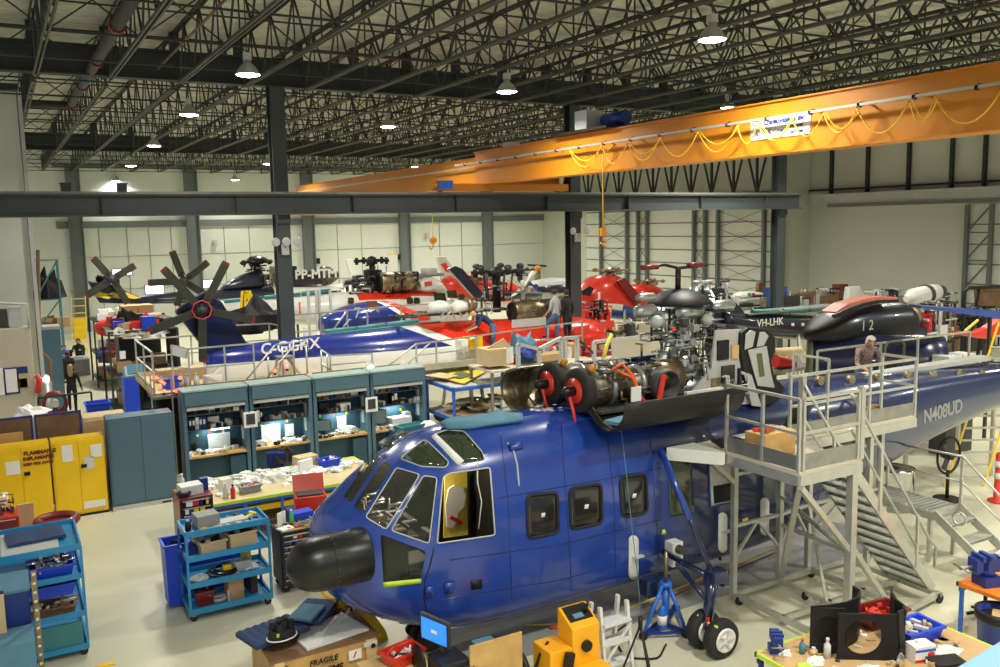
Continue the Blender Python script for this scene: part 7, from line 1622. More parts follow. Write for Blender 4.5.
# red machines
r1 = small_heli('helicopter', 'red helicopter with white fin bearing a red mark, centre back', 44, [(437,283,297,.3),(450,276,298,.8),(470,274,302,1.1),(490,278,303,1.1),(510,282,303,1.),(520,288,300,.4)], ['red'], None, (520, 268, 284, 1.0), ([(437,257),(446,256),(456,274),(458,277),(443,278)], 'paintwhite'))
plate('fin_mark', [(441,264),(446,263),(451,272),(446,272)], 43.85, .04, 'redhot', r1); plate('open_cowling', [(463,278),(479,273),(477,281),(470,286)], 43.0, .1, 'red', r1); pipes(MB(), P(470, 287, Y=43), P(482, 278, Y=43), 14, random.Random(1), (.04, .09), (0,), (.3, .9)).build('exposed_parts', ['engine'], r1)
bl2 = T('tail_beam', 'dark teal folded tail beam slanting in front of the red helicopter', 'blade', P(484, 297, Y=36)); plate('beam', [(449,269),(456,266),(463,269),(484,294),(480,298),(474,297)], 36, .3, 'darknavy', bl2, .02); MB().bar(P(476, 296, Y=36), P(476, 296, Y=36)-Vector((0, 0, P(476, 296, Y=36).z)), .1).build('stand', 'dark', bl2)
boxr = small_heli('helicopter', 'red and white helicopter top with orange band behind the big rotor head', 38, [(500,284,298,.5),(512,282,300,1.),(526,284,300,1.),(540,290,298,.4)], ['red', 'navy'], lambda c: 0 if c.z > P(520, 290, Y=38).z else 1)
wb_ = T('rotor_parts', 'white crossed blades and hub on a stand left of the middle column', 'rotor', P(523, 292, Y=36)); hq = P(523, 288, Y=36)
for u, v in ((510,276),(511,297),(533,271),(527,283),(505,278)): MB().bar(hq, P(u, v, Y=36), .22, .06).build('blade', 'paintwhite', wb_)
MB().bar(P(527, 282, Y=36), P(538, 293, Y=36), .5, .1).build('blue_fin', 'heli', wb_); pipes(MB(), hq-Vector((.3, .2, .3)), hq+Vector((.4, .2, .3)), 14, random.Random(7), (.03, .07), (0, 1)).build('hub', ['plastic', 'bronze'], wb_); MB().bar((hq.x, 36, 0), hq, .15).build('stand', 'grey', wb_)
wt = T('rotor_parts', 'small white rotor head with orange tip on a mast before the far wall', 'rotor', P(537, 275, Y=46)); MB().bar(P(531, 277, Y=46), P(537, 270, Y=46), .3, .1).build('blade', 'paintwhite', wt); MB().cyl(P(538, 281, Y=46), P(537, 266, Y=46), .2).build('mast', 'bronze', wt)
MB().bar(P(528, 265, Y=46), P(546, 266, Y=46), .12).build('arm', 'dark', wt); MB().sph(P(537, 269, Y=46), .25).build('orange_tip', 'orange', wt); MB().cyl((P(538, 281, Y=46).x, 46, 0), P(538, 281, Y=46), .3).build('stand', 'grey', wt)
small_heli('helicopter', 'pale silver blue helicopter with dark window behind the men', 40, [(528,287,293,.3),(535,282,297,.8),(552,278,300,1.1),(568,278,300,1.),(575,283,298,.3)], ['ltgrey', 'darknavy'], lambda c: 1 if (c.z > P(550, 292, Y=40).z and c.z < P(550, 284, Y=40).z) else 0)
RA = small_heli('helicopter', 'glossy red helicopter with blue and white belly stripe, right of the middle column', 41, [(578,293,312,.4),(588,285,314,.9),(596,277,316,1.1),(610,274,318,1.15),(622,276,320,1.1),(632,288,321,.9),(650,301,320,.6),(660,309,316,.3)], ['red', 'paintwhite', 'heli'], lambda c: 0 if c.z > P(600, 303, Y=41).z-.03*(c.x-P(600, 303, Y=41).x)*3 else 1 if c.z > P(600, 306, Y=41).z-.03*(c.x-P(600, 303, Y=41).x)*3 else 2, (611, 268, 275, 1.2, 'bronze'))
plate('air_intake', [(582,291),(590,286),(594,289),(590,296),(583,295)], 39.8, .1, 'black', RA); plate('maroon_fin', [(618,281),(625,278),(643,299),(637,305),(626,293)], 39.7, .2, 'dkred', RA)
MB().tube([P(620, 284, Y=39.8), P(638, 306, Y=39.8)], .06, 6).build('orange_rod', 'bronze', RA)
small_heli('helicopter', 'second red helicopter cowling, right of the maroon folded fin', 44, [(630,286,305,.6),(640,284,306,1.),(655,284,306,1.),(662,288,304,.5)], ['red'], None, (649, 279, 285, 1.1, 'bronze'))
# bright gap under the hangar door
for i, (u0, u1, v0, v1) in enumerate(((690, 720, 288, 305), (652, 662, 298, 312), (585, 598, 322, 330))):
    a, c = P(u1, v1, X=XR-.2), P(u0, v0, X=XR-.2); o = struct(MB().box(XR-.22, XR-.13, a.y, c.y, a.z, c.z), 'window_%d' % (i+5), 'daylight')
# ---------------------------------------------------------------- right: dark helicopter VH-LHK and separated parts
V = T('helicopter', 'dark navy helicopter tail marked VH-LHK with upswept fin, right of the rotor mast', 'helicopter', (24, 22, 0)); YV = 22.
hv = hull('tail_boom', YV, [(722,310,334,.3),(740,312,336,.4),(770,313,338,.5),(800,314,340,.55),(835,316,342,.6),(870,318,346,.7),(900,318,350,.7)], ['darknavy'], None, V, step=.3)
plate('tail_fin', [(722,300),(716,289),(722,287),(744,311),(748,320),(730,334),(716,330)], YV-.15, .3, 'darknavy', V, .03)
text('VH-LHK', .36, P(757, 327, Y=YV-.62), (1,0,0), (0,0,1), 'paper', V, 'registration', bold=.006)
MB().tube([P(752, 312, Y=YV-.3), P(778, 311, Y=YV-.3)], .09, 8).build('edge_tube', 'teal', V); MB().tube([P(783, 311, Y=YV-.3), P(806, 310, Y=YV-.3)], .09, 8).build('edge_tube', 'teal', V); MB().tube([P(809, 309.5, Y=YV-.3), P(836, 308, Y=YV-.3)], .09, 8).build('edge_tube', 'teal', V)
a, c = P(740, 314, Y=YV), P(835, 312, Y=YV); MB().box(a.x, c.x, YV-.4, YV+.4, a.z-.02, a.z+.04).build('spine_tray', 'alud', V)
for u in (793, 803): plate('white_patch', [(u-1.3, 323), (u+1.3, 323), (u+1.3, 326), (u-1.3, 326)], YV-.64, .02, 'paper', V)
gear(V, 24.5, YV, .8, 2.3, 28)
# black cowling with salmon top
kc = T('engine_cowling', 'large black upper cowling with salmon pink top resting above the navy cylinder', 'cowling', (21.5, 17.2, 0)); Yk = 17.2
hull('cowling_shell', Yk, [(806,335,338,.06),(816,327,342,.35),(828,319,344,.6),(842,310,345,.8),(860,304,345,.9),(880,301,345,.95),(903,300,344,.95)], ['black', 'darknavy'], lambda c: 1 if c.z > P(870, 318, Y=Yk).z and c.x > P(825, 318, Y=Yk).x else 0, kc, step=.2)
q = [(836,312),(848,304),(865,299),(880,296.5),(897,297),(897,299.5),(880,300),(865,303),(850,308),(840,314)]
plate('salmon_top', q, Yk-.75, .5, 'salmon', kc)
plate('seam_band', [(834,315),(850,308),(865,303),(880,300),(899,299.5),(899,302),(880,303),(866,306),(852,311),(836,318)], Yk-.93, .1, 'black', kc)
text('1 2', .42, P(861, 331, Y=Yk-1.0), (1,0,0), (0,0,1), 'ltgrey', kc, 'marking'); lathex('exhaust_stub', 905, 316, Yk-.3, [(.3, 0), (.36, .1), (.33, .35), (.15, .45), (0, .45)], 'bronze', kc)
for u in (830, 890): MB().bar((P(u, 345, Y=Yk).x, Yk+.3, 0), (P(u, 345, Y=Yk).x, Yk+.3, P(u, 343, Y=Yk).z), .08).build('stand_leg', 'dark', kc)
cy = T('fuselage_section', 'navy open ended fuselage barrel section below the black cowling', 'fuselage section', (21, 16.3, 0)); Yc_ = 16.3
cy.location = (0, 0, 0); WL[cy.name] = Vector()
MB().lathe([(0, .02), (.8, .02), (.86, 0), (.88, .02), (.9, .1), (.9, 3.0), (.86, 3.6), (0, 3.6)], (0, 0, 0), 'X', 36).build('barrel', 'navy', cy)
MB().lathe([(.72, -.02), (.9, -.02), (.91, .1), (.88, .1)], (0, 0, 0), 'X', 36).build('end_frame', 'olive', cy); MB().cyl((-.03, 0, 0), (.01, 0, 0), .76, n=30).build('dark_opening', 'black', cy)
for x in (.6, 2.9): MB().bar((x, 0, -.8), (x, 0, -P(807, 363, Y=17.6).z), .12).build('stand_leg', 'dark', cy)
MB().box(.4, 3.2, -.4, .4, -.95, -.86).build('cradle', 'dark', cy)
cy.location = P(808, 363, Y=17.6); cy.rotation_euler = (0, 0, -.82)
# parts racks right, blue blade, red skid
rr = random.Random(33)
def junk(label, u0, u1, v0, v1, Y, mats, n=30, seed=1, name='parts_rack', cat='rack', th=.9, table=True):
    t = T(name, label, cat, (P((u0+u1)/2, v1, Y=Y).x, Y, 0)); a, c = P(u0, v1, Y=Y), P(u1, v0, Y=Y); rr = random.Random(seed); zb_ = min(a.z, P(u1, v1, Y=Y).z); W_ = c.x-a.x
    m_ = MB()
    for k in range(n//2):
        s = rr.uniform(.05, .2)*W_; x = rr.uniform(a.x+s*.5, c.x-s*.5); h = rr.uniform(.25, .9)*(c.z-zb_); m_.cbox((x, Y+rr.uniform(0, th*.6), zb_+h*.5), (s, rr.uniform(.2, .5)*th, h), rr.randrange(len(mats)), rz=rr.uniform(-.3, .3))
    m_.build('stored_parts', mats, t, bev=.02, kind='stuff'); pipes(MB(), (a.x, Y-.1, zb_), (c.x, Y+th*.5, c.z), n, rr, (.02, .05), tuple(range(len(mats))), (.3, 1.2)).build('pipework', mats, t, kind='stuff')
    if table:
        MB().box(a.x, c.x, Y-.1, Y+th, zb_-.06, zb_).build('shelf', 'black', t)
        for x in (a.x+.05, c.x-.05):
            for y in (Y-.05, Y+th-.05): MB().bar((x, y, 0), (x, y, zb_-.06), .08).build('leg', 'dark', t)
    return t
zR_ = min(P(768, 301, Y=29.2).z, P(852, 301, Y=29.2).z)
junk('rack of white tubular parts and brown boxes left of the grey wall', 768, 852, 287, 301, 29.2, ['plastic', 'brown', 'dark', 'ltgrey', 'bronze'], 40, 2)
boxpx('blue and white fairing piece standing on the dark table right of the dark column', 779, 302, 16, 20, 29.25, 'heli', .5, 'wing_fairing', 'fairing', base=zR_); boxpx('maroon seat back between the parts rack and the white fin', 844, 300, 8, 17, 29.3, 'dkred', .5, 'crew_seat', 'seat', base=zR_)
t = T('fairing', 'small white helicopter nose with green and red marks beyond the rotor mast', 'fairing', P(747, 296, Y=34)); hull('shell', 34, [(733,296,300,.1),(740,292,302,.4),(755,291,303,.5),(765,293,302,.4)], ['paintwhite'], None, t, 16); plate('green_mark', [(748,293),(751,293),(751,297),(748,297)], 33.45, .02, 'green', t); plate('red_mark', [(752,293),(755,293),(755,297),(752,297)], 33.45, .02, 'redhot', t); plate('dark_fin', [(758,292),(759,283),(765,283),(766,292)], 34, .2, 'brown', t)
MB().bar((P(750, 302, Y=34).x, 34, 0), P(750, 302, Y=34), .2).build('stand', 'grey', t)
t = T('fairing', 'white fin shaped fairing behind the salmon topped cowling', 'fairing', P(862, 300, Y=27)); plate('fin', [(848,303),(850,287),(860,286),(864,294),(874,296),(875,302)], 27, .3, 'paintwhite', t, .03); MB().bar((P(858, 303, Y=27.1).x, 27.1, 0), P(858, 302, Y=27.1), .15).build('stand', 'grey', t)
junk('row of white tubular mechanisms beyond the salmon topped cowling', 872, 900, 289, 298, 26, ['plastic', 'ltgrey', 'dark'], 26, 4)
t = T('rotor_parts', 'white cylindrical tank strapped on a frame right of the salmon topped cowling', 'tank', P(925, 300, Y=20)); a, c = P(906, 299, Y=20), P(936, 292, Y=20); MB().tube([a, a.lerp(c, .2), a.lerp(c, .8), c], [.12, .32, .34, .3], 16).build('tank', 'paintwhite', t); MB().cyl(a.lerp(c, .6), a.lerp(c, .7), .37).build('strap', 'dark', t)
MB().cyl(c, c+Vector((.3, 0, 0)), .25, n=14).build('valve_end', 'dark', t); MB().bar((a.x+.5, 20, 0), (a.x+.5, 20, a.z-.1), .1).bar((c.x, 20, 0), (c.x, 20, c.z-.2), .1).build('stand', 'dark', t)
junk('open machinery and pipes of a stripped helicopter deck, right of the black cowling', 903, 955, 302, 340, 18.6, ['dark', 'plastic', 'bronze', 'ltgrey', 'redhot', 'navy'], 80, 6, 'stripped_machinery', 'machinery', 1.2)
junk('dark stripped frame behind the long blue blade', 945, 1004, 306, 345, 21, ['brown', 'dark', 'black', 'engine'], 60, 8, 'stripped_machinery', 'machinery', 1.4)
t = T('roll_bar', 'black roll bar frame with dark seat above the blue blade at the right edge', 'frame', P(985, 305, Y=20)); zf = P(965, 306, Y=20).z
MB().tube([P(963, 306, Y=20), P(964, 292, Y=20), P(968, 288, Y=20), P(1000, 287, Y=20)], .07, 8).tube([P(976, 306, Y=20), P(979, 289, Y=20)], .06, 8).build('tube_frame', 'black', t); plate('seat', [(983,289),(1004,289),(1004,306),(984,306)], 20.2, .4, 'brown', t, .05); MB().bar((P(964, 306, Y=20).x, 20, 0), P(964, 306, Y=20), .1).bar((P(985, 306, Y=20).x, 20.3, 0), P(985, 306, Y=20.3), .1).build('stand', 'black', t)
t = T('rotor_airfoil', 'long glossy blue rotor blade stretching to the right edge', 'blade', P(960, 312, Y=14.6)); a, c = P(919, 307, Y=14.6), P(1012, 315, Y=14.6); MB().add([a+Vector((0,-.05,.03)), a+Vector((0,.3,.06)), c+Vector((0,.4,.1)), c+Vector((0,-.05,.1)), a+Vector((0,-.05,-.03)), a+Vector((0,.3,.0)), c+Vector((0,.4,-.14)), c+Vector((0,-.05,-.16))], [(0,1,2,3),(4,7,6,5),(0,4,5,1),(1,5,6,2),(2,6,7,3),(3,7,4,0)]).build('blade', 'heli', t)
x = P(990, 318, Y=14.8).x; MB().bar((x, 14.8, 0), (x, 14.8, P(990, 317, Y=14.8).z), .08).build('stand', 'dark', t)
t = T('skid', 'red skid and fairing piece with yellow strut at the right edge', 'fairing', P(985, 335, Y=17)); plate('fairing', [(960,331),(975,334),(990,328),(1003,319),(1003,336),(985,339),(962,335)], 17, .35, 'red', t, .04); MB().bar(P(965, 331, Y=16.9), P(978, 320, Y=16.9), .06).build('strut', 'yellowd', t); MB().bar((P(985, 338, Y=17.2).x, 17.2, 0), P(985, 338, Y=17.2), .1).build('stand', 'dark', t)
# things in the aisle right of the gearbox
t = T('gas_bottle', 'orange red gas cylinder lying on a low trolley beyond the black aft fairing', 'cylinder', P(784, 362, Y=19)); a, c = P(775, 361, Y=19), P(791, 365, Y=19); MB().tube([a, c, c+Vector((.2, 0, 0))], [.2, .2, .08], 14).build('bottle', 'redhot', t); MB().box(a.x-.3, c.x+.9, 18.7, 19.4, a.z-.35, a.z-.25).build('trolley', 'alud', t)
for x in (a.x, c.x+.7): MB().bar((x, 19, 0), (x, 19, a.z-.35), .08).build('leg', 'dark', t)
t = T('rolled_tube', 'long cream tube lying level beyond the black aft fairing', 'tube', P(785, 352, Y=21)); MB().tube([P(772, 353, Y=21), P(800, 351, Y=21)], .16, 12).build('tube', 'cardlt', t)
for u in (790, 798): MB().bar((P(u, 353, Y=21).x, 21, 0), P(u, 353, Y=21), .07).build('stand', 'ltgrey', t)
one(MB().box(P(610, 365, Y=27).x, P(655, 365, Y=27).x, 26.5, 27.5, 0, P(630, 340, Y=27).z), 'storage_unit', 'beige', 'cream low unit between the beige board and the gearbox', 'unit', bev=.02)
junk('shelf of mixed parts left of the rotor gearbox, below the red helicopter', 622, 662, 318, 338, 25, ['dark', 'plastic', 'beige', 'olive', 'ltgrey'], 40, 12); junk('red and black engine parts on a stand right of the middle column', 585, 612, 300, 330, 26.2, ['red', 'black', 'ltgrey', 'redhot'], 46, 13, 'engine_stand', 'engine')
# ---------------------------------------------------------------- left background: aisle racks, office box
def shelves(name, label, x0, x1, y0, y1, zs, m, cat='shelf'):
    t = T(name, label, cat, ((x0+x1)/2, (y0+y1)/2, 0))
    for x in (x0, x1):
        for y in (y0, y1): MB().bar((x, y, 0), (x, y, zs[-1]), .07).build('post', m, t)
    for z in zs: MB().box(x0, x1, y0, y1, z-.05, z).build('shelf', m, t)
    return t
a = P(38, 330, Y=50).x; c = P(63, 330, Y=50).x
pr_ = shelves('pallet_rack', 'tall teal pallet rack by the far left wall', a, c, 50, 51.2, (1.7, 3.2, 5.2), 'teal', 'rack'); MB().bar((a, 49.95, 3.2), (c, 49.95, 5.2), .07).build('brace', 'teal', pr_); MB().bar((a, 49.95, 1.7), (c, 49.95, 3.2), .07).build('brace', 'teal', pr_)
crumple('dark bundle of hoses on the upper level of the teal pallet rack', ((a+c)/2, 50.5, 3.22), .72, 'clothblack', seed=71, flat=1.5); crumple('dark red bundle on the lower level of the teal pallet rack', ((a+c)/2, 50.5, 1.85), .6, 'brown', seed=72, flat=.6)
for k in range(2): carton(('left', 'right')[k]+' brown carton on the middle level of the teal pallet rack', (a+.4+.8*k, 50.4, 1.71 if k else 1.71), (.6, .5, .5), 'card', 0, 'cardboard_box')
yb2 = bin_('waste_bin', 'yellow wheeled bin standing at the foot of the far wall', (P(80, 325, Y=60).x, 60, 0), .8, .7, 1.3, 'yellow', 0., 'bin', .85)
ladder('ladder', 'pale yellow ladder leaning by the teal pallet rack', (P(72, 340, Y=52).x, 52, 0), P(71, 297, Y=53), (1, 0, 0), 8, 'yellowd', w=.7)
for i, (u0, u1, vt, vb, Y, m, lb) in enumerate(((97,112,321,365,40,'steel','tall dark shelving unit with grey top along the aisle, farther one'), (113,146,332,392,33,'steel','dark shelving unit heaped with parts along the aisle, nearer one'))):
    x0, x1 = P(u0, vb, Y=Y).x, P(u1, vb, Y=Y).x; zt2_ = P(u0, vt, Y=Y).z; sh = shelves('shelving_unit', lb, x0, x1+1.2, Y, Y+2.4, (.3, zt2_*.5, zt2_), m)
    MB().box(x1+1.15, x1+1.2, Y, Y+2.4, 0, zt2_).build('side_panel', m, sh)
    rr = random.Random(40+i)
    for k in range(16):
        z = (.3, zt2_*.5, zt2_)[k % 3]; w = rr.uniform(.25, .6); mm = rr.choice(['card', 'cardlt', 'plastic', 'bluebin', 'dark', 'dkred', 'beige', 'paper'])
        carton('%s %s on the %s level of the %s aisle shelving, %s' % ({'card':'brown', 'cardlt':'tan', 'plastic':'white', 'bluebin':'blue', 'dark':'dark', 'dkred':'dark red', 'beige':'cream', 'paper':'bright white'}[mm], 'carton', ('bottom', 'middle', 'top')[k % 3], ('farther', 'nearer')[i], ('first', 'second', 'third', 'fourth', 'fifth', 'sixth')[k//3]+' from the front'), (rr.uniform(x0+.3, x1+.8), Y+.25+.42*(k//3), z), (w, .35, rr.uniform(.2, .5)), mm, rr.uniform(-.1, .1), group='cartons in the %s aisle shelving' % ('farther', 'nearer')[i])
boxpx('two tone brown carton high on the aisle shelving, left of the tail rotor', 130, 314, 16, 8, 36, 'card', .8); boxpx('brown carton right of the other brown carton on the aisle shelving', 146, 313, 15, 8, 36, 'card', .8); boxpx('long white wrapped carton beneath the brown cartons on the aisle shelving', 138, 318, 36, 4, 36, 'plastic', .8)
one(MB().box(P(118, 330, Y=36).x, P(160, 330, Y=36).x, 36, 37.4, 0, P(138, 318, Y=36).z-.01), 'storage_block', 'steel', 'dark storage block below the brown cartons, left of the tail rotor', 'shelf')
m_ = MB(); 
one(MB().sph(P(108, 327, Y=35.5), (.5, .3, .3), 12).sph(P(116, 331, Y=35.5), (.7, .35, .2), 12), 'seat_cushion', 'redhot', 'red and orange cushions heaped on the aisle shelving', 'cushion'); crumple('bright red cloth on the aisle shelving beside the tail rotor tip', P(147, 330, Y=34), .45, 'redhot', seed=74, flat=.9); crumple('black jacket hanging over the aisle shelving', P(127, 327, Y=34), .42, 'clothblack', seed=75, flat=1.2)
for k in range(7): crumple('white wrapped part, %s from the left, heaped on the near aisle shelving' % ['first', 'second', 'third', 'fourth', 'fifth', 'sixth', 'seventh'][k], P(118+k*7, 334+(k % 3)*2, Y=33.2), .32, ('plastic', 'cardlt', 'paper')[k % 3], 'wrapped_part', 'part', seed=80+k, group='wrapped parts on the aisle shelving')
boxpx('white sheet hanging on the dark aisle shelving', 123, 359, 6, 8, 32.9, 'paper', .02, 'paper_sheet', 'paper')
bt = T('tool_cart', 'bright blue cart with slanted panels beside the aisle', 'cart', (P(133, 400, Y=31).x, 31, 0)); a, c = P(126, 408, Y=31), P(142, 404, Y=31); MB().box(a.x, c.x, 31, 31.9, 0, P(130, 379, Y=31).z).build('body', 'bluebin', bt, bev=.02)
for k in range(3): q = P(131+k*2, 373-k*2, Y=31.2); MB().cbox(q, (.5, .06, .36), k % 2, rx=-.6).build('slanted_panel', ['padteal', 'ltgrey'], bt)
# office box with board, railing, hose reel
ob_ = T('office_booth', 'beige office booth with notice boards and equipment railing on its roof, left edge', 'booth', (-.5, 30, 0)); Yo = 29.0
x1 = P(34, 370, Y=Yo).x; zt3 = P(20, 328, Y=Yo).z; MB().box(-3, x1, Yo, Yo+.9, 0, zt3).build('body', 'beige', ob_, bev=.02); MB().box(-3, x1+.02, Yo-.02, Yo, P(10, 394, Y=Yo).z-.03, P(10, 394, Y=Yo).z).build('dado_rail', 'ltgrey', ob_)
for u0, u1, v0, v1, m in ((5,18,367,395,'bluedk'), (18,28,366,389,'cardlt'), (-8,3,368,396,'paper'), (20,27,378,388,'woodlt')):
    a, c = P(u0, v1, Y=Yo-.03), P(u1, v0, Y=Yo-.03); o = MB().box(a.x, c.x, Yo-.04, Yo-.02, a.z, c.z).build('notice_board', m, ob_)
    if m == 'bluedk':
        for k in range(4): z = a.z+.06+k*(c.z-a.z-.1)/4; MB().box(a.x+.05, c.x-.05, Yo-.045, Yo-.04, z, z+.17).build('sheet', 'paper', o)
    if u0 == 18: MB().box(a.x+.02, c.x-.02, Yo-.05, Yo-.04, c.z-.2, c.z).build('sheet', 'bluedk', o)
MB().tube([(-3, Yo, zt3), (-3, Yo, zt3+1.1), (x1-.05, Yo, P(31, 304, Y=Yo).z), (x1-.03, Yo, zt3)], .04, 6).build('roof_rail', 'ltgrey', ob_); boxpx('white equipment case on the roof of the office booth', 16, 327, 13, 20, Yo+.3, 'ltgrey', .5, 'equipment_case'); boxpx('black equipment case left of the white one on the booth roof', 4, 327, 9, 17, Yo+.3, 'dark', .5, 'equipment_case')
x = P(50, 370, Y=33).x; cc = T('locker', 'tall teal locker column beside the office booth', 'locker', (x, 33, 0)); a, c = P(41, 395, Y=33.5), P(60, 329, Y=33.5); MB().box(a.x, c.x, 33.5, 34.5, 0, c.z).build('body', 'tealcab', cc); MB().box(a.x+.2, c.x, 33.6, 34.4, c.z, c.z+.1).build('cap', 'ltgrey', cc)
one(MB().tube([P(38, 250, Y=32.8), P(39, 345, Y=32.8), P(41, 352, Y=32.8), P(50, 360, Y=32.8), P(51, 395, Y=32.8), (P(51, 395, Y=32.8).x, 32.8, .0)], .06, 8), 'standpipe', 'brown', 'dark brown bent standpipe beside the office booth', 'pipe')
one(MB().tube([P(38, 393, Y=28.9), P(39, 380, Y=28.9), P(37, 376, Y=28.9), P(36, 378, Y=28.9)], .08, 8), 'orange_vest', 'redhot', 'orange vest hanging at the corner of the office booth', 'vest')
ex = T('gas_bottle', 'grey metal cylinder with violet white lamp standing by the hose reel', 'cylinder', P(46, 400, Y=30)); p = P(46, 396, Y=30); MB().cyl((p.x, 30, 0), (p.x, 30, P(46, 382, Y=30).z), .2, n=18).build('bottle', 'alud', ex); MB().sph(P(45, 379, Y=30), .13, 10).build('lamp_lens', 'tubeglow', ex)
hr = T('hose_reel', 'dark red hose reel on a stand in front of the walking woman', 'hose reel', P(55, 405, Y=28.5)); p = P(55, 403, Y=28.5)
for dy in (-.15, .15): MB().torus((p.x, 28.5+dy, p.z), .3, .05, 'Y', 28, 8).build('reel_flange', 'dkred', hr)
MB().cyl((p.x, 28.3, p.z), (p.x, 28.7, p.z), .1, n=20).build('hub', 'ltgrey', hr); MB().bar((p.x-.3, 28.5, 0), p, .06).bar((p.x+.3, 28.5, 0), p, .06).build('stand', 'dark', hr)
gr = T('guard_rail', 'thin dark guard rail behind the partition screen', 'railing', (2, 26.5, 0)); railpx(gr, (38, 65, 91), (398, 395, 392), 26.5, 0, False, 'steel', .05)
bin_('parts_bin', 'bright blue bin behind the partition, right of the walking woman', (P(98, 412, Y=25.5).x, 25.5, P(98, 412, Y=25.5).z), .6, .5, .28, 'bluebin', 0.); one(MB().box(P(90, 412, Y=25.5).x, P(106, 412, Y=25.5).x, 25.2, 25.8, 0, P(98, 412, Y=25.5).z-.005), 'stand_box', 'dark', 'dark stand carrying the blue bin behind the partition', 'stand')
crumple('white papers behind the partition screen at left', P(30, 414, Y=24), .4, 'paper', seed=90, flat=.4); one(MB().box(P(16, 414, Y=24).x, P(48, 414, Y=24).x, 23.6, 24.4, 0, P(30, 415, Y=24).z), 'side_table', 'ltgrey', 'grey side table with papers behind the partition screen', 'table')
# reception desk
dkx0, dkx1 = P(60, 360, Y=44).x, P(91, 378, Y=44).x; ds = T('desk', 'grey desk with papers where two people sit at the far left', 'desk', ((dkx0+dkx1)/2, 44.5, 0)); zd = P(80, 359, Y=44).z
MB().box(dkx0, dkx1, 44, 45.2, zd-.06, zd).build('desktop', 'ltgrey', ds); MB().box(dkx1-.9, dkx1, 44.05, 45.1, 0, zd-.06).build('pedestal', 'grey', ds); MB().box(dkx0, dkx0+.1, 44.05, 45.1, 0, zd-.06).build('side_panel', 'grey', ds)
for k, (u, m) in enumerate(((66, 'bluejack'), (72, 'paper'), (78, 'paper'))): carton(('blue folder', 'white papers in the middle', 'white papers at the right end')[k]+' on the far grey desk', (P(u, 357, Y=44.4).x, 44.4, zd), (.35, .25, .08), m, .2, 'paper_pile', cat='paper')

for i_, (u0, u1, v, Y_, n_, ms) in enumerate(((118, 165, 330, 34.2, 60, ['card', 'plastic', 'dkred', 'dark', 'redhot', 'cardlt']), (104, 122, 362, 39.5, 30, ['dark', 'bluedk', 'card', 'dkred']))):
    p, q = P(u0, v, Y=Y_), P(u1, v, Y=Y_)
    litter(('mixed dark and brown parts heaped on top of the nearer aisle shelving', 'dark mixed parts low on the farther aisle shelving')[i_], p.x, q.x, Y_-.6, Y_+1.2, p.z, n_, ms, .6, 60+i_, h=.5)
for i_, (u0, u1, v, Y_) in enumerate(((480, 530, 297, 38), (540, 575, 305, 30), (660, 700, 303, 36), (715, 790, 302, 31), (900, 955, 302, 23), (295, 345, 300, 38), (405, 440, 298, 36))):
    junk('dark and metallic parts heaped %s' % ('behind the bending man', 'behind the man in grey T-shirt', 'behind the rotor grips', 'beyond the VH-LHK tail boom', 'behind the strapped white tank', 'below the PP-MTM lettering', 'by the white cockpit roof')[i_], u0, u1, v-9, v, Y_, ['dark', 'bronze', 'ltgrey', 'engine', 'plastic'], 26, 90+i_, 'parts_rack', 'rack')
